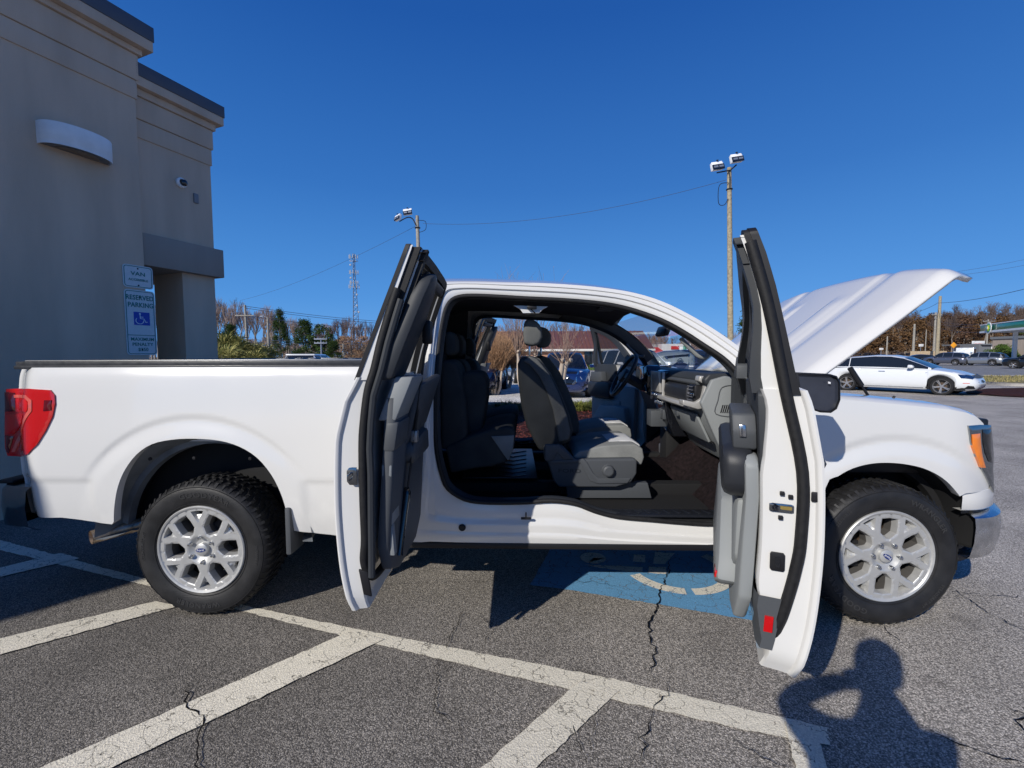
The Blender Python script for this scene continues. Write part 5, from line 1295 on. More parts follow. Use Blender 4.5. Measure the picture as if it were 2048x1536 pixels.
# ================================================================ parked cars
mat('car_blue',(.008,.028,.12),.25,.3,.5,coat=1); mat('car_navy',(.012,.022,.065),.22,.4,.5,coat=1); mat('car_silver',(.30,.32,.35),.3,.6,.5,coat=1); mat('car_slate',(.12,.13,.17),.28,.5,.5,coat=1)
mat('car_white',(.72,.74,.75),.25,0,.5,coat=1); mat('car_black',(.01,.011,.013),.2,.2,.5,coat=1); mat('car_glass',(.012,.016,.022),.04,0,.8); mat('car_ltblue',(.10,.22,.36),.3,.4,.5,coat=1)
mat('lamp_clear',(.55,.58,.62),.12,.3,.6,coat=1); mat('wheel_alloy',(.45,.45,.46),.3,.7)
def simple_wheel(r,w,spokes,parent,loc,side):
    """axis Y; side -1 faces -Y"""
    key=(round(r,3),spokes); C=simple_wheel.__dict__.setdefault('c',{})
    if key not in C:
        b=MB(); q=[(r*.72,-w/2+.012),(r*.75,-w/2),(r*.92,-w/2),(r*.99,-w/2+.03),(r,-w/2+.06),(r,w/2-.06),(r*.99,w/2-.03),(r*.92,w/2),(r*.72,w/2-.01)]; b.lathe(q,40)
        t=b.build('tyre','rubber',None); C[key]=[t.data]; bpy.data.objects.remove(t)
        b=MB(); b.lathe([(r*.74,-w/2+.008),(r*.72,-w/2-.002),(r*.69,-w/2+.01),(r*.67,-w/2+.05),(r*.67,w/2-.02)],40)
        for k in range(spokes):
            a=2*math.pi*k/spokes
            for da in(-.10,.10):
                p0=Vector((math.cos(a+da*2.2)*r*.12,-w/2+.03,math.sin(a+da*2.2)*r*.12)); p1=Vector((math.cos(a+da)*r*.70,-w/2+.012,math.sin(a+da)*r*.70))
                b.ribbon([p0,p1],r*.075,.02,(0,-1,0))
        b.lathe([(0,-w/2+.012),(r*.10,-w/2+.014),(r*.16,-w/2+.03),(r*.16,-w/2+.06)],20)
        b.mat(1); b.lathe([(0,-w/2+.075),(r*.44,-w/2+.075),(r*.44,-w/2+.09)],24); b.mat(2); b.lathe([(0,-w/2+.11),(r*.60,-w/2+.11)],24)
        t=b.build('rim',['wheel_alloy','brake','under'],None); C[key].append(t.data); bpy.data.objects.remove(t)
    t=bpy.data.objects.new('wheel',C[key][0]); col.objects.link(t); t.parent=parent; t.location=loc; t.rotation_euler=(0,.3*loc[0],0 if side<0 else math.pi)
    q=bpy.data.objects.new('rim',C[key][1]); col.objects.link(q); q.parent=t
    return t
def car(name,label,loc,rz,P,group=None,detail=None,cat='car'):
    """local frame: +x front, z up. P: parameter dict"""
    L,W=P['L']/2,P['W']/2; root=empty(name,loc,label,cat,group,rz)
    r=P['r']; wf,wr=P['wf'],P['wr']; gc=P.get('gc',.20); n_=P.get('n',4.5)
    zb=P['belt']; zr=P['roof']; paint=P['paint']
    inset=lambda v: interp(v,P.get('inset',[(0,.10),(.12,.03),(.35,0),(.6,.0),(.85,.02),(1,.05)]))
    def zlow(x,y):
        z=gc
        if abs(y)>W*.6:
            for wx in(wf,wr):
                d=abs(x-wx)
                if d<r*1.16: z=max(z,r*.98+math.sqrt((r*1.16)**2-d*d))
        return z
    # plan outline: superellipse, extra samples around the arches
    half=[]
    xs=set([L*math.cos(math.pi*k/44) for k in range(45)])
    for wx in(wf,wr):
        for k in range(13): xs.add(wx+r*1.16*math.cos(math.pi*k/12)); 
        xs.add(wx+r*1.17); xs.add(wx-r*1.17)
    xs|=set([L*.999,L*.99,L*.97,-L*.999,-L*.99,-L*.97])
    xs=sorted(xs,reverse=True)
    for x in xs: half.append((x,W*max(0,1-abs(x/L)**n_)**(1/n_)*(1)))
    out=half+[(x,-y) for x,y in half[-2:0:-1]]
    rows=[]
    VS=[0,.03,.08,.16,.25,.36,.48,.6,.72,.82,.9,.96,1]
    def bp(x,y,v):
        k=inset(v); sx=(L-k*P.get('rake',1.0))/L; sy=(W-k)/W
        z0=zlow(x,y); z1=interp(x,zb); return Vector((x*sx,y*sy,lerp(z0,z1,v)))
    for v in VS: rows.append([bp(x,y,v) for x,y in out])
    for f in(.94,.8,.6,.4,.2,.0):
        rows.append([Vector((bp(x,y,1).x*(.995 if f>.9 else (1-.02*(1-f))),bp(x,y,1).y*f,interp(x,zb)+P.get('crown',.05)*(1-f*f)*(1-abs(x/L)**8))) for x,y in out])
    b=MB(); b.grid(rows,closeu=True); body=b.build('body',paint,root,ang=38)
    b=MB(); b.box((0,0,gc+.06),(2*L*.86,2*W*.86,.10))
    for wx in(wf,wr): b.box((wx,0,r+.12),(r*2.3,2*W*.90,r*1.5))
    b.build('underbody','under',root)
    # greenhouse
    x0,x1=zr[0][0],zr[-1][0]; X=sorted(set([lerp(x0,x1,k/40) for k in range(41)]+[p[0] for p in zr])); 
    pil=P.get('pillars',[]); G_,B_=MB(),MB(); secs=[]
    for x in X:
        zt=interp(x,zr); zbt=interp(x,zb)+.0; h=zt-zbt; wb=(W-.05)*(1-.10*abs((x-(x0+x1)/2)/((x1-x0)/2))**3); wt=wb-h*P.get('tumble',.42)
        row=[Vector((x,wb,zbt-.01)),Vector((x,lerp(wb,wt,.04),zbt+h*.06))]
        for t in(.3,.6,.82): row.append(Vector((x,lerp(wb,wt,t),zbt+h*t)))
        row.append(Vector((x,wt,zbt+h*.93))); row.append(Vector((x,wt*.93,zbt+h*.985)))
        for t in(.7,.35,0): row.append(Vector((x,wt*t,zt+P.get('rcrown',.03)*(1-t*t)*min(1,h/.2))))
        row=row+[Vector((p.x,-p.y,p.z)) for p in row[-2::-1]]; secs.append(row)
    nn=len(secs[0])
    for i in range(len(X)-1):
        xm=(X[i]+X[i+1])/2; sl=(interp(X[i+1],zr)-interp(X[i],zr))/(X[i+1]-X[i]); h=interp(xm,zr)-interp(xm,zb)
        for j in range(nn-1):
            jj=min(j,nn-2-j); side=jj<5
            glass=False
            if side: glass=1<=jj<=4 and h>.09 and not any(abs(xm-p)<w_ for p,w_ in pil) and abs(sl)<.9 and x0+.12<xm<x1-.10
            else: glass=abs(sl)>.28 and jj>=6 and h>.03
            if P.get('dark_roof') and jj>=7 : glass=True
            (G_ if glass else B_).poly([secs[i][j],secs[i+1][j],secs[i+1][j+1],secs[i][j+1]])
    B_.build('roof',paint,root,ang=38,weld=True); G_.build('window','car_glass',root,ang=38,weld=True)
    w_=P.get('tw',.22)
    for wx in(wf,wr):
        for s in(-1,1): simple_wheel(r,w_,P.get('spokes',5),root,(wx,s*(W-w_/2-.01),r),s)
    def nose(y,z,front=True,off=.012):
        z0=gc; z1=interp(L if front else -L,zb); v=max(0,min(1,(z-z0)/(z1-z0))); k=inset(v); yy=min(abs(y)/(W-k),.999)
        x=(L-k*P.get('rake',1.0))*(1-yy**n_)**(1/n_)+off; return Vector((x if front else -x,y,z))
    def npatch(nm,pts,m,front=True,off=.012,th=.03,par=None):
        P3=[nose(y,z,front,off) for y,z in pts]; c=sum(P3,Vector())/len(P3); c2=nose(c.y,c.z,front,off+.012); b=MB()
        B3=[p-Vector((th if front else -th,0,0)) for p in P3]; b.grid([B3,P3],closeu=True); k=len(b.v)-len(P3); ci=b.addv(c2)
        for i in range(len(P3)): b.face((k+i,k+(i+1)%len(P3),ci))
        return b.build(nm,m,par or body,ang=40)
    def spatch(nm,pts,m,s,off=.008,par=None):
        b=MB(); v=[]
        for x,z in pts:
            z0=gc; z1=interp(x,zb); t=max(0,min(1,(z-z0)/(z1-z0))); k=inset(t); y=(W-k)*max(0,1-abs(x/L)**n_)**(1/n_)+off; v.append(Vector((x,s*y,z)))
        b.prism(v,(0,-s*(off+.012),0)); return b.build(nm,m,par or body,ang=40)
    for s in(1,-1):
        if 'mirror' in P:
            mx,mz=P['mirror']; b=MB(); b.prism([Vector((mx+dx,s*(W-.04),mz+dz)) for dx,dz in((-.08,-.05),(.05,-.06),(.11,-.02),(.06,.06),(-.06,.07))],(0,s*.20,0)); b.build('wing_mirror',P.get('mcol',paint),root,bevel=.03,bseg=3)
        for hx in P.get('handles',[]):
            spatch('door_handle',[(hx-.10,interp(hx,zb)-.14),(hx+.10,interp(hx,zb)-.14),(hx+.10,interp(hx,zb)-.115),(hx-.10,interp(hx,zb)-.115)],P.get('hcol','chrome'),s,.02)
        for sx in P.get('seams',[]): spatch('door_seam',[(sx-.004,gc+.10),(sx+.004,gc+.10),(sx+.004,interp(sx,zb)-.02),(sx-.004,interp(sx,zb)-.02)],'black',s,.003)
        spatch('sill',[(wr+r*1.25,gc+.01),(wf-r*1.25,gc+.01),(wf-r*1.25,gc+.05),(wr+r*1.25,gc+.05)],P.get('sill','black'),s,.01)
    if detail: detail(dict(root=root,body=body,npatch=npatch,spatch=spatch,nose=nose,W=W,L=L))
    return root
def my(pts): return [(-y,z) for y,z in pts]
def d_header(k):
    b=MB(); b.box((.58,0,1.515),(.16,1.22,.075)); b.build('roof_header','car_white',k['root'],bevel=.03,bseg=3)
# ---- white saloon/estate on the right
def d_white(k):
    n,sp=k['npatch'],k['spatch']
    n('grille',[(-.42,.30),(.42,.30),(.52,.50),(.44,.74),(-.44,.74),(-.52,.50)],'trim_mid',off=.01)
    for sgn in(1,-1):
        f=(lambda p:p) if sgn>0 else my
        n('headlamp',f([(.50,.72),(.56,.60),(.80,.62),(.885,.70),(.80,.75),(.60,.76)]),'darkchrome',off=.02)
        sp('headlamp_side',[(1.95,.64),(2.22,.62),(2.27,.70),(2.08,.745),(1.86,.77)],'darkchrome',-sgn,.012); sp('side_reflector',[(2.00,.46),(2.16,.46),(2.16,.48),(2.00,.48)],'white_lens',-sgn)
        sp('intake_side',[(2.02,.27),(2.28,.27),(2.25,.37),(2.12,.385)],'black',-sgn); sp('fender_badge',[(1.02,.80),(1.18,.80),(1.18,.815),(1.02,.815)],'chrome',-sgn)
        sp('window_line',[(-1.9,.94),(.7,.945),(.7,.962),(-1.9,.957)],'chrome',-sgn,-.012); sp('sill_line',[(-.95,.26),(.98,.26),(.98,.275),(-.95,.275)],'chrome',-sgn,.014)
    b=MB(); b.box((.0,0,0),(0,0,0)); 
A4=dict(L=4.75,W=1.84,r=.330,wf=1.47,wr=-1.38,gc=.19,n=5,rake=1.6,paint='car_white',inset=[(0,.14),(.12,.05),(.3,.01),(.55,0),(.75,.02),(.9,.05),(1,.12)],
 belt=[(-2.37,.90),(-2.0,.97),(-.6,.965),(.9,.94),(1.4,.91),(1.95,.83),(2.25,.73),(2.37,.66)],crown=.06,
 roof=[(-2.15,1.0),(-1.8,1.20),(-1.35,1.36),(-.55,1.43),(-.05,1.42),(.35,1.34),(.85,1.12),(1.15,.97)],pillars=[(-.50,.025),(-1.35,.025)],mirror=(.62,1.02),handles=[-.25,-1.15],seams=[-.02,1.04,-.98],spokes=5,sill='car_white')
hd=R_(-54); e_=Vector((math.cos(hd),math.sin(hd),0)); n_l=Vector((-e_.y,e_.x,0)); fw=GP(1886,15.9)
cc=fw-e_*1.47+n_l*.90
car('parked_car','white estate car parked side on, seen beyond the raised hood',(cc.x,cc.y,-.02),hd,A4,None,d_white)
# ---- blue SUVs seen through the cabin
def d_suv(k):
    n=k['npatch']
    g=n('grille',[(-.42,.98),(-.34,.62),(-.22,.52),(.22,.52),(.34,.62),(.42,.98)],'gloss_black')
    for f in(lambda p:p,my):
        n('grille_chrome',f([(.44,.98),(.35,.60),(.24,.50),(.20,.55),(.30,.63),(.38,.98)]),'chrome',off=.02,par=g)
        n('headlamp',f([(.46,.80),(.52,.70),(.86,.76),(.89,.86),(.70,.86)]),'lamp_clear'); n('running_lamp',f([(.44,1.0),(.50,.94),(.86,.97),(.84,1.01)]),'white_mark')
        n('intake',f([(.58,.42),(.88,.44),(.88,.58),(.62,.56)]),'black')
    n('lower_grille',[(-.60,.34),(.60,.34),(.56,.46),(-.56,.46)],'black'); n('skid_plate',[(-.72,.24),(.72,.24),(.80,.33),(.70,.34),(.62,.30),(-.62,.30),(-.70,.34),(-.80,.33)],'chrome',off=.03)
    b=MB(); c=k['nose'](0,.80,True,.045); b.tube([c+Vector((0,.07*math.cos(a),.07*math.sin(a))) for a in [2*math.pi*i/20 for i in range(20)]],.011,8,closed=True); b.box(c,(.012,.20,.035)); b.build('badge','chrome',g)
SUV=dict(L=4.65,W=1.84,r=.36,wf=1.38,wr=-1.33,gc=.24,n=4.2,rake=1.0,paint='car_blue',inset=[(0,.16),(.12,.06),(.3,.02),(.55,0),(.8,.03),(.92,.06),(1,.14)],
 belt=[(-2.3,1.02),(-1.5,1.08),(.8,1.04),(1.3,1.06),(1.9,1.02),(2.2,.97),(2.32,.92)],crown=.08,roof=[(-2.22,1.06),(-1.95,1.50),(-1.5,1.64),(-.5,1.69),(.25,1.67),(.55,1.58),(1.0,1.22),(1.15,1.08)],pillars=[(-1.0,.05),(.0,.04)],mirror=(.78,1.14),handles=[-.2,-1.1],seams=[0,1.0])
p=GP(1134,16.3); sv=car('parked_suv','blue SUV facing the camera, seen through the cab behind the front seats',(p.x,p.y+.9,0),R_(-94),SUV,None,d_suv,'car'); sv.scale=(1,1,.93)
def d_suv2(k):
    n=k['npatch']; g=n('grille',[(-.55,.98),(-.60,.74),(.60,.74),(.55,.98)],'gloss_black')
    for z in(.80,.87,.94): n('grille_bar',[(-.60,z),(.60,z),(.60,z+.018),(-.60,z+.018)],'chrome',off=.022,par=g)
    for f in(lambda p:p,my): n('headlamp',f([(.58,.78),(.88,.82),(.90,.95),(.62,.97)]),'lamp_clear'); n('fog_lamp',f([(.55,.40),(.86,.44),(.84,.54),(.60,.50)]),'black')
    n('lower_grille',[(-.62,.34),(.62,.34),(.56,.60),(-.56,.60)],'black'); n('bumper_bar',[(-.80,.26),(.80,.26),(.82,.31),(-.82,.31)],'chrome',off=.025)
S2=dict(SUV); S2.update(paint='car_navy',L=4.9,W=1.98,roof=[(-2.3,1.10),(-2.1,1.55),(-1.6,1.70),(-.5,1.75),(.25,1.72),(.55,1.62),(1.0,1.24),(1.15,1.08)])
p=GP(955,17.4); car('parked_suv','dark navy SUV facing the camera beyond the rear seat, with chrome grille bars',(p.x,p.y+.9,0),R_(-93),S2,None,d_suv2,'car')
p=GP(1052,25); car('parked_car','light blue car half hidden behind the front seat back',(p.x,p.y,0),R_(-80),dict(SUV,paint='car_ltblue',belt=[(-2.3,.8),(1.3,.86),(2.32,.72)],roof=[(-2.0,.84),(-1.4,1.3),(-.5,1.42),(.3,1.38),(1.15,.90)],mirror=(.7,.9)),None,None)
# car seen through the driver's window and windshield
p=GP(1268,17.5); car('parked_car','dark SUV with white lower body, seen through the tinted glass of the far door',(p.x,p.y,0),R_(-75),dict(SUV,paint='car_white',dark_roof=True),None,d_suv,'car')
p=GP(1392,22); car('parked_car','dark blue car seen through the windshield beyond the dashboard',(p.x,p.y,.0),R_(-20),dict(SUV,paint='car_navy'),None,None)
# pickup / hatch roof showing above the bed cover
p=GP(612,20.0); car('parked_car','white vehicle whose roof and dark windscreen show above the bed cover',(p.x,p.y,0),R_(-84),dict(SUV,paint='car_white',W=1.84,belt=[(-2.3,.85),(1.3,.90),(2.32,.8)],rcrown=.02,roof=[(-2.1,.9),(-1.7,1.35),(-.9,1.54),(.55,1.54),(.62,1.50),(1.15,.95)],mirror=(.85,1.0)),None,d_header)
# cars across the road on the right
def d_rear(k):
    n=k['npatch']
    for f in(lambda p:p,my): n('tail_lamp',f([(.50,.92),(.86,.90),(.86,1.0),(.55,1.02)]),'red_lens',False,.02)
    n('number_plate',[(-.22,.72),(.22,.72),(.22,.84),(-.22,.84)],'white_mark',False,.02); n('rear_bumper',[(-.8,.28),(.8,.28),(.8,.48),(-.8,.48)],'black',False,.02)
SR=dict(SUV,n=4.5)
for (px,dd,paint,lab,rz) in((1893,60,'car_slate','slate grey SUV across the road, left of the silver one',113),(1964,57,'car_silver','silver SUV across the road, right of the slate grey one',113),(2075,44,'car_black','black SUV cut off by the right edge of the picture',120)):
    p=GP(px,dd); car('parked_suv',lab,(p.x,p.y,0),R_(rz),dict(SR,paint=paint),'cars standing across the road',d_rear,'car')
p=GP(1834,66); car('parked_car','black car whose roof shows over the white estate car',(p.x,p.y,0),R_(160),dict(A4,paint='car_black',sill='black'),'cars standing across the road',None)
# white work trucks far behind
def box_truck(px,d,lab,w=2.1,l=4.6,h=1.9,z0=0):
    p=GP(px,d); root=empty('work_truck',(p.x,p.y,z0),lab,'truck','white work trucks at the far lot',R_(35))
    b=MB(); b.prism([(x,-w/2,z) for x,z in((-l/2,.5),(l/2,.5),(l/2,.95),(l/2-1.1,1.05),(l/2-1.5,h),(l/2-2.9,h),(l/2-3.0,1.1),(-l/2,1.1))],(0,w,0)); b.build('body','car_white',root,bevel=.06)
    b=MB(); b.prism([(x,-w/2-.01,z) for x,z in((l/2-1.35,1.15),(l/2-1.62,h-.12),(l/2-2.8,h-.12),(l/2-2.8,1.15))],(0,w+.02,0)); b.build('window','car_glass',root)
    b=MB(); b.box((-l/2+.9,0,1.35),(1.8,w*.95,.5)); b.build('tool_box','car_white',root,bevel=.03)
    for x in(-l/2+.9,l/2-.9):
        for s in(-1,1): simple_wheel(.38,.24,5,root,(x,s*(w/2-.14),.38),s)
box_truck(1931,74,'white utility truck with tool boxes parked beyond the grey SUV',h=2.2,z0=.3); box_truck(1958,100,'white van by the white signboard, left one of two',h=2.3,z0=.9); box_truck(1978,102,'white van by the white signboard, right one of two',h=2.2,z0=.9)
# ================================================================ trees and plants
def leafm(name,c,c2,sc=.7):
    m=mat(name,c,.75,0,.25); nt=m.node_tree; b=nt.nodes['Principled BSDF']; L=nt.links.new
    g=nt.nodes.new('ShaderNodeNewGeometry'); mx=nt.nodes.new('ShaderNodeMix'); mx.data_type='RGBA'; mx.inputs[6].default_value=(*c,1); mx.inputs[7].default_value=(*c2,1)
    L(g.outputs['Random Per Island'],mx.inputs[0]); L(mx.outputs[2],b.inputs['Base Color']); return m
leafm('bark_grey',(.20,.17,.14),(.28,.24,.20)); leafm('twig_brown',(.19,.13,.105),(.30,.21,.16)); leafm('twig_pink',(.17,.125,.11),(.28,.215,.19)); leafm('twig_orange',(.30,.17,.09),(.42,.26,.15))
leafm('pine_green',(.022,.045,.012),(.075,.12,.028)); leafm('leaf_brown',(.065,.036,.018),(.17,.095,.04)); leafm('leaf_rust',(.055,.032,.022),(.15,.085,.05)); leafm('palm_green',(.10,.12,.03),(.38,.34,.12))
leafm('grass_shaded',(.02,.035,.008),(.08,.10,.03)); leafm('grass_lit',(.09,.13,.02),(.30,.28,.07)); leafm('hedge',(.04,.08,.015),(.10,.16,.03)); leafm('myrtle_bark',(.42,.33,.25),(.52,.43,.34))  # grass clumps: shade and sunlight are put into the blade colours
def tube3(b,a,c,r0,r1,n=3):
    d=(c-a); 
    if d.length<1e-6: return
    d.normalize(); x=d.orthogonal().normalized(); y=d.cross(x)
    A=[b.addv(a+(x*math.cos(2*math.pi*k/n)+y*math.sin(2*math.pi*k/n))*r0) for k in range(n)]; C=[b.addv(c+(x*math.cos(2*math.pi*k/n)+y*math.sin(2*math.pi*k/n))*r1) for k in range(n)]
    for k in range(n): b.face((A[k],A[(k+1)%n],C[(k+1)%n],C[k]))
def bare_tree(seed,H=12,spread=.5,depth=5,trunk='bark_grey',twig='twig_brown',r0=None,stemlow=.2,fine=1.0):
    rnd=random.Random(seed); T,W_=MB(),MB(); r0=r0 or H*.014
    def grow(p,d,L,r,k):
        q=p; n=3; m=T if k<2 else W_
        for i in range(n):
            d2=(d+Vector((rnd.gauss(0,.10),rnd.gauss(0,.10),rnd.gauss(0,.05)+.11))).normalized(); e=q+d2*L/n; tube3(m,q,e,r*(1-.22*i/n),r*(1-.22*(i+1)/n),5 if k==0 else 3); 
            if k>=1 and k<depth and i<n-1 and rnd.random()<.75:
                s=Vector((rnd.gauss(0,1),rnd.gauss(0,1),rnd.gauss(.3,.5))).normalized(); grow(e,(d2+s*spread*1.1).normalized(),L*.55,r*.5,k+1)
            q=e; d=d2
        if k<depth:
            for j in range(rnd.choice((2,3,3)) if k else 3):
                s=Vector((rnd.gauss(0,1),rnd.gauss(0,1),rnd.gauss(.35,.45))).normalized(); grow(q,(d+s*spread*(1.0+.15*k)).normalized(),L*rnd.uniform(.58,.82),r*.62,k+1)
    T0=Vector((0,0,0)); tube3(T,T0-Vector((0,0,.3)),Vector((0,0,H*stemlow)),r0*1.25,r0,7); grow(Vector((0,0,H*stemlow)),Vector((0,0,1)),H*.27,r0*.95,0)
    return T,W_,trunk,twig
def mk(name,Ms,root,nm=('trunk','crown')):
    T,W_,a,c=Ms; t=T.build(nm[0],a,root,ang=60,recalc=False); w=W_.build(nm[1],c,root,ang=None,recalc=False); return root
def conifer(seed,H=9,R=2.6,mt='pine_green',n=2600,shape=1.0,size=.30):
    rnd=random.Random(seed); T,W_=MB(),MB(); tube3(T,Vector((0,0,-.3)),Vector((0,0,H*.9)),H*.022,H*.006,7)
    cl=[]
    for k in range(int(46*shape)+20):
        t=rnd.uniform(.10,1)**.9; z=H*(.14+.86*t); rr=R*(1-t)**.75*rnd.uniform(.45,1.05)+.15; a=rnd.uniform(0,6.283); c=Vector((rr*math.cos(a),rr*math.sin(a),z-rr*.12)); cl.append((c,R*.26*rnd.uniform(.6,1.2)))
        tube3(T,Vector((0,0,z-.1)),c,.05,.015,3)
    for i in range(n):
        c,s=cl[i%len(cl)]; p=c+Vector((rnd.gauss(0,s*.6),rnd.gauss(0,s*.6),rnd.gauss(0,s*.38))); d=Vector((rnd.gauss(0,1),rnd.gauss(0,1),rnd.gauss(.5,.6))).normalized(); x=d.orthogonal().normalized()*size*.16; e=p+d*size*rnd.uniform(.6,1.3)
        W_.poly([p-x,p+x,e])
        x2=d.cross(x).normalized()*size*.16; W_.poly([p-x2,p+x2,e+x2*.5])
    return T,W_,'bark_grey',mt
def leafy(seed,H=9,R=4,mt='leaf_brown',n=2600,size=.30,low=.15):
    rnd=random.Random(seed); T,W_=MB(),MB(); tube3(T,Vector((0,0,-.5)),Vector((0,0,H*.55)),H*.02,H*.012,6); cl=[]
    for k in range(34):
        t=rnd.uniform(low,1); a=rnd.uniform(0,6.283); rr=R*math.sin(math.pi*min(1,.25+t*.72))*rnd.uniform(.3,1); c=Vector((rr*math.cos(a),rr*math.sin(a),H*t*.94)); cl.append((c,R*.23*rnd.uniform(.7,1.3))); tube3(T,Vector((0,0,H*min(.5,t*.6))),c,.08,.02,3)
    for i in range(n):
        c,s=cl[i%len(cl)]; v=Vector((rnd.gauss(0,1),rnd.gauss(0,1),rnd.gauss(0,1))).normalized()*s*rnd.uniform(.5,1.15); p=c+Vector((v.x*1.2,v.y*1.2,v.z*.8)); d=Vector((rnd.gauss(0,1),rnd.gauss(0,1),rnd.gauss(0,1))).normalized(); x=d.orthogonal().normalized(); y=d.cross(x); s_=size*rnd.uniform(.5,1.1)
        W_.poly([p-x*s_*.5,p-y*s_*.35,p+x*s_*.5,p+y*s_*.35])
    return T,W_,'bark_grey',mt
def tree(name,Ms,loc,label,cat='tree',group=None,sc=1,rz=0,proto={}):
    key=id(Ms); 
    if key not in proto:
        r=empty(name,loc,label,cat,group,rz); mk(name,Ms,r); proto[key]=r
    else:
        r=copy_tree(proto[key]); r.name=name; r.location=loc; r.rotation_euler=(0,0,rz); r['label']=label
        if group: r['group']=group
        elif 'group' in r: del r['group']
    r.scale=(sc,sc,sc); return r
# far tree line behind the bed (left)
BV=[bare_tree(s,14,.33,5,'bark_grey',t,fine=1) for s,t in((1,'twig_pink'),(2,'twig_brown'),(3,'twig_pink'),(4,'twig_brown'))]
rnd=random.Random(11)
gl='bare winter trees in the far tree line'; gt='leafless grey-brown tree standing in the far tree line left of the cab'
def tophz(py,d): return CAMP.z+(711-py)/900*d
cnt=0
for px in range(428,745,8):
    d=rnd.uniform(80,125); top=interp(px,[(430,590),(455,572),(480,606),(530,600),(560,612),(600,630),(640,645),(690,620),(720,632),(745,632)])+rnd.uniform(-6,10)
    h=tophz(top,d); p=GP(px+rnd.uniform(-3,3),d); i=rnd.randrange(4); tree('bare_tree',BV[i],(p.x,p.y,0),gt,'tree',gl,h/16.5,rnd.uniform(0,6)); cnt+=1
for px in range(316,330,6):
    d=60; p=GP(px-12,d); tree('bare_tree',BV[cnt%4],(p.x,p.y,0),'leafless tree glimpsed in the gap between the building corner and its column','tree','bare trees behind the gap',tophz(590,d)/16.5,cnt); cnt+=1
# through-cab background trees, behind the brick building
for px in list(range(950,1215,13)):
    d=rnd.uniform(66,82); h=tophz(rnd.uniform(628,655),d); p=GP(px,d); tree('bare_tree',BV[rnd.randrange(4)],(p.x,p.y,0),'leafless tree rising behind the brown metal roof','tree','bare trees behind the brick building',h/16.5,rnd.uniform(0,6))
for px in list(range(1255,1345,11)):
    d=rnd.uniform(70,95); h=tophz(rnd.uniform(648,668),d); p=GP(px,d); tree('bare_tree',BV[rnd.randrange(4)],(p.x,p.y,0),'leafless tree seen through the windshield','tree','bare trees seen through the windshield',h/16.5,rnd.uniform(0,6))
for px in list(range(1400,1540,10)):
    d=rnd.uniform(90,120); h=tophz(rnd.uniform(652,668),d); p=GP(px,d); tree('bare_tree',BV[rnd.randrange(4)],(p.x,p.y,0),'leafless tree far behind the tall light pole','tree','bare trees behind the tall light pole',h/16.5,rnd.uniform(0,6))
# conifers
C1=conifer(5,9,2.8,n=5200,size=.34); C2=conifer(6,8,2.6,n=5000,size=.32); C3=leafy(7,9,3.2,'pine_green',5200,.34)
for px,d,top,M_,lab,sc in((462,55,650,C1,'small dark green pine right of the building, behind the palms',1.0),(562,75,622,C1,'slim pale-topped pine rising above the bare trees',.62),(612,62,641,C2,'dark green pine, left one of the dense pair above the bed cover',1.0),(645,60,645,C3,'broad green tree, right one of the dense pair above the bed cover',1.1),(668,58,682,C2,'low dark pine at the right foot of the broad green tree',1.2)):
    h=tophz(top,d); p=GP(px,d); r=tree('pine_tree',M_,(p.x,p.y,0),lab,'tree',None,1,px); k=h/(9 if M_ is not C2 else 8); r.scale=(k*sc,k*sc,k)
p=GP(1494,80); r=tree('pine_tree',conifer(9,14,2.4,n=2600,size=.5),(p.x,p.y,0),'tall pine with bare lower trunk left of the open front door','tree',None,1); r.scale=(.9,.9,tophz(618,80)/14)
# tan scrub thicket left of the rear door
th=[leafy(s,7,3.0,'twig_orange',3600,.22,.05) for s in(21,22)]
for i,px in enumerate((690,703,716,728,741)):
    p=GP(px,72+i*2); r=tree('scrub_tree',th[i%2],(p.x,p.y,0),'tan twiggy scrub tree at the foot of the cell tower','tree','tan scrub trees by the cell tower',1,i); k=tophz(664+i%3*4,72)/7; r.scale=(k,k,k)
# palms by the building
def palm(seed,h=1.0,R=1.3,n=34):
    rnd=random.Random(seed); T,W_=MB(),MB(); tube3(T,Vector((0,0,-.1)),Vector((0,0,h)),.16,.12,8)
    for k in range(n):
        a=rnd.uniform(0,6.283); el=rnd.uniform(-.3,1.25); d=Vector((math.cos(a)*math.cos(el),math.sin(a)*math.cos(el),math.sin(el))); c=Vector((0,0,h))+d*R*.45*rnd.uniform(.7,1.1); tube3(T,Vector((0,0,h)),c,.015,.01,3)
        side=d.cross(Vector((0,0,1))).normalized(); up=side.cross(d).normalized()
        for j in range(15):
            t=R_(-75+150*j/14); v=(d*math.cos(t)+side*math.sin(t)+up*.12*rnd.gauss(0,1)).normalized(); L=R*.55*rnd.uniform(.8,1.1); w=side.cross(v).normalized()*0+d.cross(v).normalized().cross(v)*0.018 if abs(math.sin(t))>.05 else side*.018
            m_=c+v*L*.6; e=c+v*L-Vector((0,0,L*.22)); W_.poly([c-w*.4,m_-w,e,m_+w])
    return T,W_,'bark_grey','palm_green'
P1=[palm(s) for s in(1,2,3)]
for i,(px,d,top) in enumerate(((438,19,688),(452,20,672),(470,21,684),(490,20,690),(512,21,692),(528,21,698),(446,17,694),(502,18,702))):
    p=GP(px,d); r=tree('palm_shrub',P1[i%3],(p.x,p.y,0),'yellow-green fan palm shrub in the clump right of the building','palm','fan palms in the clump beside the building',1,i*1.3); k=tophz(top,d)/1.75; r.scale=(k,k,k)
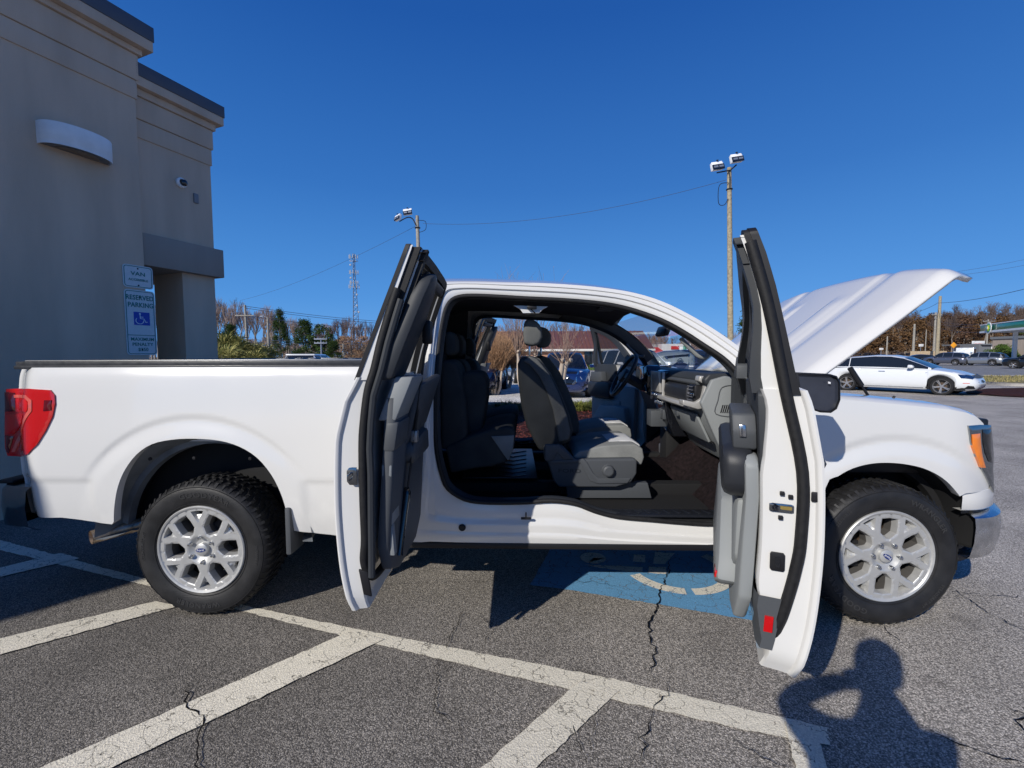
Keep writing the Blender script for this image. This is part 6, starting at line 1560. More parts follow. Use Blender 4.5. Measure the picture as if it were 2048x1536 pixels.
# crape myrtles
def myrtle(seed,stems=3,H=3.4,knob=1.35,twigs=150,tw='twig_orange',r=.07,twl=1.7,spr=.35,tilt=.30):
    rnd=random.Random(seed); T,W_=MB(),MB()
    for s in range(stems):
        a=2*math.pi*s/stems+rnd.uniform(-.3,.3); d=Vector((math.cos(a)*tilt,math.sin(a)*tilt,1)).normalized(); p=Vector((math.cos(a)*.06,math.sin(a)*.06,-.05)); n=9; pts=[p]
        for k in range(n): d=(d+Vector((rnd.gauss(0,.09),rnd.gauss(0,.09),.03))).normalized(); p=p+d*(knob/n); pts.append(p)
        T.tube(pts,[r*(1.1-.45*k/n)*(1+.18*rnd.random()) for k in range(n+1)],8)
        for kb in range(2):
            q=pts[-1]+Vector((rnd.gauss(0,.05),rnd.gauss(0,.05),rnd.uniform(-.05,.08))); T.lathe([(0,-r*.8),(r*.6,-r*.4),(r*.75,.1*r),(r*.5,r*.6),(0,r*.75)],8,'Z',q)
        for k in range(twigs//stems):
            e=Vector((rnd.gauss(0,spr),rnd.gauss(0,spr),1)).normalized(); q=pts[-1]+Vector((rnd.gauss(0,.04),rnd.gauss(0,.04),0)); L=twl*rnd.uniform(.5,1.1); f=(e+Vector((rnd.gauss(0,.12),rnd.gauss(0,.12),0))).normalized(); m_=q+e*L*.5; z=m_+f*L*.5
            tube3(W_,q,m_,.009,.006,3); tube3(W_,m_,z,.006,.003,3)
            for j in range(3):
                g=q.lerp(z,rnd.uniform(.3,.95)); h=(e+Vector((rnd.gauss(0,.6),rnd.gauss(0,.6),0))).normalized(); tube3(W_,g,g+h*L*.28,.004,.002,3)
                if rnd.random()<.3: 
                    c=g+h*L*.28; W_.poly([c,c+Vector((.02,0,.02)),c+Vector((0,.02,.03))])
    return T,W_,'myrtle_bark',tw
for i,(px,d,H,st,lab,tw,sd) in enumerate(((1116,11.6,3.0,2,'crape myrtle with thick pollarded pale trunks behind the front seat','twig_brown',4),(990,16.6,3.2,5,'crape myrtle with a dense fan of orange-brown twigs behind the rear seat','twig_orange',5),(1052,13.5,3.4,3,'slim crape myrtle hidden by the seat, its top twigs showing over the cab roof','twig_brown',8))):
    p=GP(px,d); Mm=myrtle(sd,st,twigs=(34,520,60)[i],tw=tw,r=(.085,.05,.05)[i],twl=(1.0,1.35,2.35)[i],spr=(.45,.42,.22)[i],knob=(1.38,1.0,1.6)[i],tilt=(.10,.3,.2)[i]); tree('crape_myrtle',Mm,(p.x,p.y,0),lab,'tree')
for i,px in enumerate((965,1015)):
    p=GP(px,19+i); tree('crape_myrtle',myrtle(31+i,5,twigs=480,tw='twig_orange',r=.05,twl=1.6,spr=.45,knob=1.0),(p.x,p.y,0),('crape myrtle fan of twigs left of the pale-trunked one','crape myrtle fan of twigs just left of the headrest')[i],'tree')
# grass tufts
def tuft(seed,R=.30,H=.42,n=260,m='grass_shaded'):
    rnd=random.Random(seed); b=MB()
    for k in range(n):
        a=rnd.uniform(0,6.283); r=R*.45*math.sqrt(rnd.random()); p=Vector((r*math.cos(a),r*math.sin(a),0)); a2=a+rnd.gauss(0,.6); o=Vector((math.cos(a2),math.sin(a2),0)); L=H*rnd.uniform(.6,1.1); s=Vector((-o.y,o.x,0))*.006; bend=rnd.uniform(.2,1.0)*R
        m1=p+o*bend*.35+Vector((0,0,L*.7)); e=p+o*bend*1.2+Vector((0,0,L*(.95-bend*.7))); b.poly([p-s,p+s,m1+s,m1-s]); b.poly([m1-s,m1+s,e])
    return b
for px,d,m_,lab,R,sd in((1014,10.6,'grass_shaded','dark shaded clump of strappy grass in the mulch bed behind the seats',.55,1),(1160,10.6,'grass_lit','sunlit yellow-green grass clump in the mulch bed beyond the front seat',.42,2),(1195,11,'grass_lit','smaller sunlit grass clump beside the far front door',.32,3)):
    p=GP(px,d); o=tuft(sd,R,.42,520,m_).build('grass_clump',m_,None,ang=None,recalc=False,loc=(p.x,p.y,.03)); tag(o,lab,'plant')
# ================================================================ beds, lot, road, hill, poles, far buildings
mat('mulch',(.06,.022,.018),.95,0,.2,noise=(30,.6,8),bump=(70,1,.05)); mat('kerb',(.40,.38,.35),.85,noise=(12,.15)); mat('dry_grass',(.24,.20,.09),.95,noise=(6,.35,8),bump=(40,.8,.05))  # mulch base darkened to stand in for shade on the bed
mat('hill_soil',(.20,.12,.06),.95,noise=(.2,.4,8)); mat('brick',(.42,.19,.10),.85); mat('roof_brown',(.20,.085,.06),.5,.2,noise=(2,.1)); mat('fascia',(.72,.70,.64),.5); mat('wood_pole',(.33,.28,.19),.85,noise=(9,.35,8))
mat('galv',(.22,.25,.31),.5,.4); mat('pole_grey',(.30,.28,.24),.85,noise=(6,.3)); mat('antenna_grey',(.36,.38,.42),.6); mat('wire',(.06,.08,.13),.7); mat('bp_green',(.0,.20,.075),.3,0,.5,coat=.6); mat('bp_lime',(.35,.62,.05),.4); mat('bp_yellow',(.85,.70,.02),.4); mat('white_wall',(.68,.68,.66),.7,noise=(2,.06)); mat('grey_roof',(.16,.17,.18),.7)
mat('fence_wood',(.50,.38,.24),.8,noise=(3,.15)); mat('orange_sign',(.85,.35,.02),.5); mat('red_panel',(.55,.03,.02),.5); mat('store_green',(.05,.25,.14),.6)
def bricks():
    m=MT['brick']; nt=m.node_tree; L=nt.links.new; b=nt.nodes['Principled BSDF']; tc=nt.nodes.new('ShaderNodeTexCoord'); mp=nt.nodes.new('ShaderNodeMapping'); mp.inputs['Rotation'].default_value=(math.pi/2,0,0)
    t=nt.nodes.new('ShaderNodeTexBrick'); t.inputs['Scale'].default_value=1; t.inputs['Brick Width'].default_value=.22; t.inputs['Row Height'].default_value=.075; t.inputs['Mortar Size'].default_value=.008
    t.inputs['Color1'].default_value=(.46,.22,.115,1); t.inputs['Color2'].default_value=(.36,.15,.08,1); t.inputs['Mortar'].default_value=(.42,.34,.28,1); L(tc.outputs['Object'],mp.inputs[0]); L(mp.outputs[0],t.inputs[0]); L(t.outputs[0],b.inputs['Base Color'])
bricks()
# concrete forecourt beyond the bed, the road, grass strip
def gpoly(name,pts,z,m): 
    b=MB(); b.poly([GP(px,d,z) for px,d in pts]); o=b.build(name,m,None,ang=None); return tag(o,kind='structure')
gpoly('concrete_pavement',[(700,13.2),(1300,13.2),(1360,24),(1300,40),(700,40)],.004,'concrete_lot')
gpoly('road',[(1500,62),(2400,62),(2300,29),(1500,36)],.004,'road_asphalt')
gpoly('road',[(-200,58),(900,58),(900,40),(-200,40)],.006,'road_asphalt')
def bed(name,loop,h,m,lab=None,kerb=True):
    pts=[GP(px,d) for px,d in loop]; pts=[(p.x,p.y) for p in catmull(pts,6,True)]
    b=MB(); n=len(pts); c=Vector((sum(p[0] for p in pts)/n,sum(p[1] for p in pts)/n,0)); rows=[]
    rnd=random.Random(name)
    for f,hh in((.97,h-.03),(.85,h+.02),(.6,h+.05),(.3,h+.06),(.02,h+.06)): rows.append([Vector((lerp(c.x,x,f),lerp(c.y,y,f),hh+rnd.gauss(0,.008))) for x,y in pts])
    b.grid(rows,closeu=True); o=b.build(name,m,None,ang=60); tag(o,kind='structure')
    if kerb:
        b=MB(); rows=[]
        for (f,z) in((1.0,0),(1.0,.12),(1.004,.14),(.985,.14),(.97,.12),(.97,0)):
            row=[]
            for x,y in pts:
                d=Vector((x-c.x,y-c.y,0)); L=d.length; k=(L+ (f-1)*6)/L; row.append(Vector((c.x+d.x*k,c.y+d.y*k,z)))
            rows.append(row)
        b.grid(rows,closeu=True); o=b.build('kerb','kerb',None,ang=40); tag(o,kind='structure')
    return pts
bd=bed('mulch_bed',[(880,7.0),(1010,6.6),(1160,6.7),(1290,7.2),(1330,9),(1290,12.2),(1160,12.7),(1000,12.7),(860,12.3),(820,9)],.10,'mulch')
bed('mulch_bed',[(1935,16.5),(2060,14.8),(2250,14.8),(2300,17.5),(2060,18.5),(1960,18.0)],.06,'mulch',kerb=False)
bed('grass_strip',[(1700,27.5),(1900,24.5),(2060,20.0),(2400,20.0),(2400,26.5),(2060,27.5),(1850,29)],.10,'dry_grass')
# mulch chips scattered on the beds (loose ground cover)
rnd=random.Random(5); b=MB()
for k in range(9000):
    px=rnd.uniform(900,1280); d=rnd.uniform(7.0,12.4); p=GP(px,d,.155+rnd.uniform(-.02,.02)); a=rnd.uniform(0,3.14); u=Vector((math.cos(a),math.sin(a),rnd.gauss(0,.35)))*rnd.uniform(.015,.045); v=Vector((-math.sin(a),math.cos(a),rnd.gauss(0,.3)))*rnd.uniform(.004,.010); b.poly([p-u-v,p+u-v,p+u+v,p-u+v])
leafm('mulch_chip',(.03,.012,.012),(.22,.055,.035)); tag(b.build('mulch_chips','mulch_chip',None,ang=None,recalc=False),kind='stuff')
b=MB()
for k in range(5000):
    px=rnd.uniform(1720,2300); d=rnd.uniform(21,27); p=GP(px,d,.14); a=rnd.uniform(0,3.14); s=Vector((math.cos(a),math.sin(a),0))*.02; b.poly([p-s,p+s,p+Vector((rnd.gauss(0,.04),rnd.gauss(0,.04),rnd.uniform(.05,.14)))])
leafm('dry_blade',(.14,.14,.05),(.40,.33,.15)); tag(b.build('grass_blades','dry_blade',None,ang=None,recalc=False),kind='stuff')
# hill on the right with wood
def hillz(px,d):
    top=interp(px,[(1500,4),(1650,9),(1760,10),(1900,11.5),(2000,12),(2200,15),(2600,18)]); return top*smooth((d-115)/130)+1.2*smooth((d-80)/20)*smooth((px-1600)/100)
b=MB(); rows=[]
for i in range(25):
    d=lerp(72,330,i/24); rows.append([GP(px,d,hillz(px,d)-.15) for px in range(1460,2720,30)])
b.grid(rows); o=b.build('hill','hill_soil',None,ang=80); tag(o,kind='structure')
LV=[leafy(41,10,4.2,'leaf_brown',2200,.55),leafy(42,10,4.0,'leaf_rust',2000,.55),leafy(43,9,3.6,'pine_green',1800,.5),leafy(44,10,4.4,'leaf_brown',2200,.55)]
leafm('twig_dark',(.075,.055,.048),(.16,.12,.10))
BT=[bare_tree(51,13,.5,5,'bark_grey','twig_dark'),bare_tree(52,13,.40,5,'bark_grey','twig_dark')]
rnd=random.Random(77); G1='trees of the brown wood on the hill'
for row in range(6):
    d0=122+row*28
    px=1690+rnd.uniform(0,12)
    while px<2150:
        d=d0+rnd.uniform(-9,9); z=hillz(px,d)-.3; p=GP(px,d,z); q=rnd.random()
        br=max(0,1-abs(px-1880)/190)
        if q<.30+.35*br-.03*row: M_=LV[0] if rnd.random()<.5 else LV[3]; lab='oak with rusty brown leaves in the wood on the hill'
        elif q<.62+.1*br: M_=LV[1]; lab='dull brown leafy tree in the wood on the hill'
        elif q<.68: M_=LV[2]; lab='dark evergreen in the wood on the hill'
        else: M_=BT[rnd.randrange(2)]; lab='leafless grey tree in the wood on the hill'
        k=rnd.uniform(.75,1.2)*(.92 if M_ in BT else 1.0); tree('bare_tree' if M_ in BT else 'leafy_tree',M_,(p.x,p.y,z),lab,'tree',G1,k*.95,rnd.uniform(0,6))
        px+=rnd.uniform(15,30)*(125/d0)
# far low treeline behind everything (reads as one mass)
def ridge(px0,px1,d,top,name,m):
    rnd=random.Random(px0); b=MB()
    for k in range(int((px1-px0)*26)):
        px=rnd.uniform(px0,px1); dd=d+rnd.uniform(0,25); h=top+(1.2*math.sin(px*.05)+math.sin(px*.13))*d/100; z=h*math.sqrt(rnd.random()); p=GP(px,dd,z); a=rnd.uniform(0,3.14); s=Vector((math.cos(a),math.sin(a),rnd.gauss(0,.5)))*rnd.uniform(.15,.5); e=Vector((rnd.gauss(0,.3),rnd.gauss(0,.3),rnd.uniform(.4,1.6))); b.poly([p-s*.25,p+s*.25,p+s*.1+e,p-s*.1+e])
    tag(b.build(name,m,None,ang=None,recalc=False),kind='stuff')
ridge(-100,1420,135,5.5,'far_wood','twig_brown'); ridge(1380,1700,150,6.5,'far_wood','twig_brown')
# ---- poles
def pole(name,px,d,top,w,label,m='wood_pole',lean=0,arms=(),lights=(),cat='pole',group=None,base=0):
    p=GP(px,d,base); h=tophz(top,d)-base; root=empty(name,p,label,cat,group,-YAW*0)
    b=MB(); r=w*d/900/2; b.tube([Vector((lean*t*h,0,h*t)) for t in(0,.33,.66,1)],[r*1.25,r*1.12,r,r*.85],12); b.build('post',m,root,ang=60)
    for py,wp in arms:
        z=tophz(py,d)-base; b=MB(); b.box((lean*z,-r-.04,z),(wp*d/900,.10,.12)); b.build('crossarm','pole_grey' if m!='galv' else 'galv',root,bevel=.01)
        for s in(-1,-.45,.45,1): b=MB(); b.lathe([(0,.0),(.05,.0),(.06,.05),(.03,.14),(0,.15)],8,'Z',(s*wp*d/900*.46,-r-.04,z+.06)); b.build('insulator','galv',root)
    return root,h
def flood(root,x,z,sz,yaw,y=-.25):
    M=Matrix.Rotation(R_(yaw),3,'Z')@Matrix.Rotation(R_(-8),3,'X')@Matrix.Rotation(R_(-9),3,'Y'); b=MB(); c=Vector((x,y,z)); w=sz*.5
    P=[(-w,-sz*.10,-sz*.34),(-w,sz*.25,-sz*.30),(-w*.9,sz*.25,sz*.30),(-w*.9,sz*.0,sz*.38),(-w,-sz*.16,sz*.06)]
    b.prism([c+M@Vector(p) for p in P],M@Vector((2*w*.97,0,0))); o=b.build('floodlight','fixture_white',root,bevel=sz*.02)
    b=MB(); b.box(c+M@Vector((0,-sz*.15,-sz*.15)),(sz*1.02,.05,sz*.42),M); f=b.build('lamp_face','gloss_black',o)
    for s in(-1,1): b=MB(); b.box(c+M@Vector((s*sz*.24,-sz*.15-.035,-sz*.13)),(sz*.36,.02,sz*.16),M); b.build('reflector','galv',o)
    b=MB(); b.lathe([(0,0),(sz*.08,.01),(sz*.1,.05),(0,.07)],10,'Z',c+Vector((0,-.02,sz*.38))); b.build('photocell','black',o)
r1,h1=pole('light_pole',1463,24,347,9.5,'tall wooden light pole with twin floodlights behind the windshield',lean=.0,cat='light pole')
for x,zz in((-.72,.02),(.26,.36)): flood(r1,x,h1+zz,.62,8)
b=MB(); b.tube([Vector((-.72,-.2,h1-.30)),Vector((0,-.15,h1-.18)),Vector((.28,-.2,h1+.05))],.035,8); b.tube(catmull([Vector((-.12,-.15,h1-.22)),Vector((-.05,-.16,h1-.5)),Vector((-.05,-.14,h1-1.1))],4),.03,6); b.build('bracket','black',r1)
b=MB(); b.tube([Vector((.14*math.cos(a),.14*math.sin(a),h1-1.1)) for a in [6.283*k/14 for k in range(14)]],.03,6,closed=True); b.tube(catmull([Vector((-.1,-.12,h1-.8)),Vector((-.55,-.1,h1-.9)),Vector((-.6,-.1,h1-1.8)),Vector((-.3,-.1,h1-1.9)),Vector((-.12,-.12,h1-1.6))],5),.018,5); b.build('cable_loop','black',r1)
r1.rotation_euler[1]=-.034
r2,h2=pole('light_pole',845,33,437,8,'grey light pole with floodlights on a side bracket, behind the open rear door','pole_grey',cat='light pole')
flood(r2,-.62,h2+.22,.62,6); flood(r2,-1.35,h2-.15,.56,-38)
b=MB(); b.tube(catmull([Vector((-1.25,-.2,h2-.42)),Vector((-.65,-.2,h2-.15)),Vector((-.3,-.15,h2-.25)),Vector((-.08,-.16,h2-.7))],5),.04,8); b.build('bracket','black',r2)
b=MB(); b.tube([Vector((.17*math.cos(a),.17*math.sin(a),h2-.85)) for a in [6.283*k/14 for k in range(14)]],.04,6,closed=True); b.tube(catmull([Vector((.1,-.1,h2-.35)),Vector((.6,-.1,h2-.45)),Vector((.6,-.1,h2-1.0)),Vector((.15,-.1,h2-1.2))],5),.02,5); b.build('cable_loop','black',r2)
pole('utility_pole',496,62,609,4.5,'wooden utility pole with a white crossarm near the building',arms=((630,38),),lean=-.018,m='pole_grey')
pole('utility_pole',643,56,675,3,'short pole with two white crossarms in front of the green trees',arms=((677,26),(685,26)),m='galv')
q,hq=pole('street_lamp',538,48,633,4,'thin lamp post with a cobra-head arm between the bare trees','pole_grey',cat='street lamp')
b=MB(); b.tube(catmull([(0,0,hq-.1),(-.25,0,hq+.05),(-.5,0,hq+.08)],4),.03,6); b.box((-.62,0,hq+.07),(.4,.16,.10)); b.build('lamp_arm','galv',q,bevel=.02)
pole('wooden_post',687,60,686,3,'plain wooden post by the tan scrub',m='pole_grey')
for px,d,top,w,lab,arms,bs in((1874,72,596,5.5,'tallest wooden utility pole right of the hood tip',(),.6),(1867,84,628,3.5,'utility pole with crossarms just left of the tallest one',((633,20),(640,8)),1),(1826,84,651,3.8,'dark bare pole above the white estate car',(),1),(1850,88,662,1.6,'thin leaning guy post between the dark pole and the crossarm pole',(),1),(1972,98,642,2.6,'utility pole with crossarm behind the green canopy',((646,24),),1.2),(1773,90,675,2.4,'short pole left of the dark pole at the hill foot',(),1)):
    pole('utility_pole',px,d,top,w,lab,'wood_pole' if px==1874 else 'pole_grey',arms=arms,base=bs if px!=1874 else 0)
r2.rotation_euler[1]=-.02
# cell tower
td=240; p=GP(712,td); H=tophz(510,td); tw=empty('cell_tower',p,'lattice cell phone tower with stacked antenna arrays','cell tower')
b=MB(); 
def leg(a,z): r=lerp(2.6,.7,min(1,z/H*1.25)) if z<H*.8 else .6; return Vector((r*math.cos(a),r*math.sin(a),z))
Z=[H*k/22 for k in range(23)]
for a in(.3,2.4,4.5):
    for z0,z1 in zip(Z,Z[1:]): tube3(b,leg(a,z0),leg(a,z1),.16,.16,5)
for a0,a1 in((.3,2.4),(2.4,4.5),(4.5,.3)):
    for z0,z1 in zip(Z,Z[1:]): tube3(b,leg(a0,z0),leg(a1,z1),.07,.07,3); tube3(b,leg(a1,z0),leg(a0,z1),.07,.07,3); tube3(b,leg(a0,z1),leg(a1,z1),.07,.07,3)
b.build('lattice','galv',tw,recalc=False)
for py,rad in((516,2.2),(524,1.9),(546,2.2),(566,2.0),(574,2.6)):
    z=tophz(py,td); b=MB()
    for k in range(9): a=6.283*k/9; b.box((rad*math.cos(a),rad*math.sin(a),z),(.30,.30,1.9 if py!=524 else .4))
    for k in range(9): a=6.283*k/9; tube3(b,Vector((0,0,z)),Vector((rad*math.cos(a),rad*math.sin(a),z)),.07,.07,3)
    b.build('antenna_array','antenna_grey',tw,recalc=False)
for py,x in((532,-1.4),(557,-1.4),(590,1.6),(611,1.5),(624,2.4)):
    b=MB(); b.lathe([(0,-.3),(.5,-.15),(.55,.1)],12,'Y',(x,-1,tophz(py,td))); b.build('dish','antenna_grey',tw)
# wires
def wire(name,a,c,sag,label,r=.012,n=24,group=None,grp=None):
    b=MB(); pts=[a.lerp(c,k/n)-Vector((0,0,sag*4*(k/n)*(1-k/n))) for k in range(n+1)]; b.tube(pts,r,4,cap=False); o=b.build(name,'wire',None,ang=None); tag(o,label,'wire',group)
wire('overhead_wire',PT(846,447,33),PT(1452,360,24),.75,'sagging wire strung between the two light poles',.011,40)
wire('overhead_wire',PT(832,452,33),PT(480,601,62),.6,'wire running down left from the side-bracket light pole',.013)
for i,(y0,y1) in enumerate(((612,648),(616,652),(631,664))): wire('utility_wire',PT(490,y0,62),PT(860,y1,75),.4,'one of the parallel utility wires over the bed cover',.03,group='utility wires over the bed cover')
for i,(y0,y1) in enumerate(((676,684),(681,689))): wire('utility_wire',PT(440,y0,66),PT(780,y1,60),.2,'low utility wire in front of the far trees',.022,group='low utility wires')
wire('utility_wire',PT(1840,622,84),PT(1874,607,72),.1,'short thick wire arriving at the tallest utility pole',.03); wire('utility_wire',PT(1874,606,72),PT(2100,565,40),.4,'thick black wire rising right from the tallest pole',.028)
for y0,y1 in((545,507),(552,520)): wire('utility_wire',PT(1900,y0,60),PT(2100,y1,60),.2,'thin wire high above the hood tip',.016,group='thin wires above the hood tip')
for y0,y1,x1 in((642,648,1972),(655,664,1972),(648,660,2080)): wire('utility_wire',PT(1872,y0,84),PT(x1,y1,98),.4,'utility wire crossing in front of the wooded hill',.022,group='wires in front of the hill')
# ---- brick building seen through the cab
d=50; z1=tophz(699,d); zt=tophz(663,d+5)
bb=empty('brick_building',GP(1150,d),'low brick building with brown standing-seam metal roof, seen through the cab','building')
def X_(px,dd=d): return (GP(px,dd)-bb.location).x
b=MB(); x0,x1=X_(930),X_(1300); b.prism([(x0,0,0),(x1,0,0),(x1,12,0),(x0,12,0)],(0,0,z1)); wl=b.build('brick_wall','brick',bb)
b=MB(); b.prism([(x0-.3,-.5,z1),(x0-.3,4.6,zt),(x0-.3,7.4,zt),(x0-.3,12.5,z1)],(x1-x0+.6,0,0)); rf=b.build('roof','roof_brown',bb)
b=MB(); s_=(zt-z1)/5.1
for k in range(int((x1-x0)/.42)):
    x=x0+.42*k; b.prism([(x,-.5,z1+.01),(x+.05,-.5,z1+.01),(x+.05,-.5,z1+.07),(x,-.5,z1+.07)],(0,5.1,zt-z1))
b.build('roof_seams','roof_brown',rf)
b=MB(); b.box(((x0+x1)/2,-.52,z1-.06),(x1-x0+.7,.12,.20)); b.box(((x0+x1)/2,-.25,z1-.20),(x1-x0+.6,.5,.05)); b.build('gutter','fascia',rf)
for px,w,lab in((1177,.95,None),(1003,1.3,None),(1075,.9,None),(1240,1.2,None),(1275,1.2,None)):
    x=X_(px); b=MB(); b.box((x,-.02,(.15+1.95)/2),(w,.06,1.8)); f=b.build('window_frame','trim_mid',bb); b=MB(); b.box((x,-.05,1.05),(w-.12,.04,1.68)); b.build('window_pane','car_glass',f)
p=GP(1192,46); sg_=empty('accessible_parking_sign',p,'small white parking sign with blue symbol in front of the brick wall','sign'); b=MB(); b.box((0,-.02,1.15),(.42,.02,.70)); b.build('sign_plate','white_mark',sg_); b=MB(); b.box((0,-.035,1.2),(.2,.012,.26)); b.build('blue_symbol','sign_blue',sg_); b=MB(); b.tube([(0,0,0),(0,0,1.5)],.03,6); b.build('post','galv',sg_)
for i,px in enumerate((1150,1168,1186,1204)):
    rnd=random.Random(i); b=MB()
    for k in range(700):
        v=Vector((rnd.gauss(0,1),rnd.gauss(0,1),abs(rnd.gauss(0,1)))).normalized()*rnd.uniform(.5,.62); x=v.orthogonal().normalized(); y=v.cross(x).normalized(); pz=Vector((v.x*1.1,v.y*.8,v.z*1.1)); b.poly([pz-x*.05,pz+y*.05,pz+x*.05,pz-y*.05])
    q=GP(px,44); tag(b.build('hedge_shrub','hedge',None,ang=None,recalc=False,loc=(q.x,q.y,0)),'clipped green shrub at the foot of the brick wall','shrub','clipped shrubs along the brick wall')
# store seen through the windshield
st=empty('store_building',GP(1352,70),'white and green storefront with red awning, seen through the windshield','building'); 
b=MB(); b.box((0,3,1.6),(4.5,6,3.2)); b.build('wall','white_wall',st); b=MB(); b.prism([(-5.2,-.6,1.5),(-2.2,-.6,1.9),(-2.2,2,2.5),(-5.2,2,2.2)],(0,0,.25)); b.box((-.2,-.1,2.6),(1.2,.1,.5)); b.build('awning','red_panel',st); b=MB(); b.box((.2,-.05,.9),(1.4,.1,1.6)); b.box((1.3,-.05,1.6),(.5,.1,2.6)); b.build('shop_window','store_green',st)
# ---- right side: fence, buildings, canopy, signs
fz_=tophz(717,80)
fc=empty('wooden_fence',GP(1850,80,fz_),'tan wooden fence at the foot of the hill','fence'); xa=(GP(1822,80)-GP(1850,80)).x; xb=(GP(1893,80)-GP(1850,80)).x
b=MB(); n=40
for k in range(n): x=lerp(xa,xb,k/n); b.box((x,0,.55),((xb-xa)/n*.92,.05,1.12))
b.build('board_panel','fence_wood',fc)
wb=empty('white_building',GP(2005,92,1.0),'white low building with flat grey roof behind the bushes','building'); b=MB(); b.prism([(-2.5,0,0),(7,0,0),(7,0,1.9),(2,0,2.2),(-2.5,0,2.4)],(0,8,0)); b.build('wall','white_wall',wb); b=MB(); b.box((0.5,4,2.45),(10,9,.25)); b.box((-3.6,2,1.2),(2.4,4,2.6)); b.build('roof','grey_roof',wb)
def board(name,px,py,d,w,h,m,label,face='white_mark',extra=None,diamond=False):
    zc=tophz(py,d); root=empty(name,GP(px,d),label,'sign'); b=MB(); b.tube([(0,.05,0),(0,.05,zc)],.05,6); b.build('post','galv',root); b=MB()
    b.box((0,0,zc),(w,.08,h),Matrix.Rotation(R_(45),3,'Y') if diamond else None); f=b.build('panel',m,root,bevel=.02)
    if extra: extra(root,f,zc)
    return root
def redline(root,f,zc):
    for k in range(7): b=MB(); b.box((-.75+.25*k,-.05,zc+.05*math.sin(k*2)),(.20,.02,.07)); b.build('lettering_mark','red_panel',f)
board('sign_board',1955,690,98,2.7,1.15,'white_wall','white signboard with a red script line left of the white building',extra=redline)
board('road_sign',1906,693,86,.85,.85,'orange_sign','orange diamond road sign at the hill foot',diamond=True); board('small_sign',1841,693,90,.9,.5,'white_wall','small white sign on a yellow post above the estate car'); board('small_sign',1762,700,92,.8,.4,'white_wall','small low white sign left, at the hill foot above the car roof')
# canopy
cd_=58; c0=GP(1957,cd_); root=empty('fuel_canopy',GP(2000,cd_),'green and white petrol station canopy with round flower emblem','canopy')
ux=(GP(2100,46)-GP(1957,60)); L=ux.length; ux.normalize(); a=Vector((GP(1957,60)-root.location)); uy=Vector((-ux.y,ux.x,0)); zt=tophz(651,58); zb=tophz(668,58)
def cb(b,s0,s1,n0,n1,z0,z1):
    P=[a+ux*s+uy*n+Vector((0,0,z)) for s in(s0,s1) for n in(n0,n1) for z in(z0,z1)]; i=[b.addv(p) for p in P]
    for q in((0,1,3,2),(4,6,7,5),(0,4,5,1),(2,3,7,6),(0,2,6,4),(1,5,7,3)): b.face([i[k] for k in q])
b=MB(); cb(b,0,L,0,8,zb+.22,zt-.10); bandf=b.build('green_band','bp_green',root,bevel=.05); b=MB(); cb(b,-.05,L+.05,-.04,8.04,zt-.10,zt); cb(b,-.05,L+.05,-.04,8.04,zb,zb+.22); b.build('white_trim','fixture_white',root)
for s in(3,11): 
    b=MB(); cb(b,s,s+.35,2,2.35,0,zb); b.build('column','fixture_white',root)
em=a+ux*2.75+uy*(-.12)+Vector((0,0,(zt+zb)/2)); 
def flower(R,n,m,off,par,nm):
    b=MB(); pts=[em-uy*off+(ux*math.cos(t)+Vector((0,0,1))*math.sin(t))*R*(1 if n==0 else (1-.18*(.5+.5*math.cos(n*t)))) for t in [6.283*k/54 for k in range(54)]]; b.prism(pts,uy*.05); return b.build(nm,m,par)
e0=flower(.72,0,'fixture_white',.06,root,'emblem'); flower(.62,9,'bp_green',.09,e0,'petals'); flower(.44,9,'bp_lime',.12,e0,'petals'); flower(.26,9,'bp_yellow',.15,e0,'petals'); flower(.17,9,'white_mark',.18,e0,'petals')
def let(s_,off): 
    M=frame(root.location*0+em+ux*1.6-uy*.15,ux,Vector((0,0,1)))
# store under/behind the canopy
q=empty('grey_store',GP(2075,66),'grey store building at the right edge under the canopy','building'); b=MB(); b.box((0,0,1.9),(7,6,3.8)); b.build('wall','stucco_dark',q); b=MB(); b.box((0,0,3.9),(7.4,6.4,.35)); b.build('roof','grey_roof',q); b=MB(); b.box((-2.4,-3.03,1.2),(.9,.06,2.1)); b.build('door','car_glass',q); b=MB(); b.box((-2.4,-3.1,2.6),(.6,.05,.5)); b.build('window','sign_blue',q)
# big bush beside it
BU=leafy(61,3,1.9,'hedge',4200,.22,.05)
for px,d,s,lab in((2003,64,1.0,'round green bush in front of the white building, the larger one'),(2022,66,.8,'smaller green bush right of the round one')): p=GP(px,d); r=tree('bush',BU,(p.x,p.y,0),lab,'bush',None,s*.95,px)
# dark drums and sign pole near right
p=GP(2026,62); b=MB(); b.lathe([(0,0),(.45,0),(.5,.4),(.45,1.0),(0,1.05)],14,'Z'); tag(b.build('bin','car_black',None,loc=(p.x,p.y,0)),'black bin beside the bushes at the far forecourt','bin')
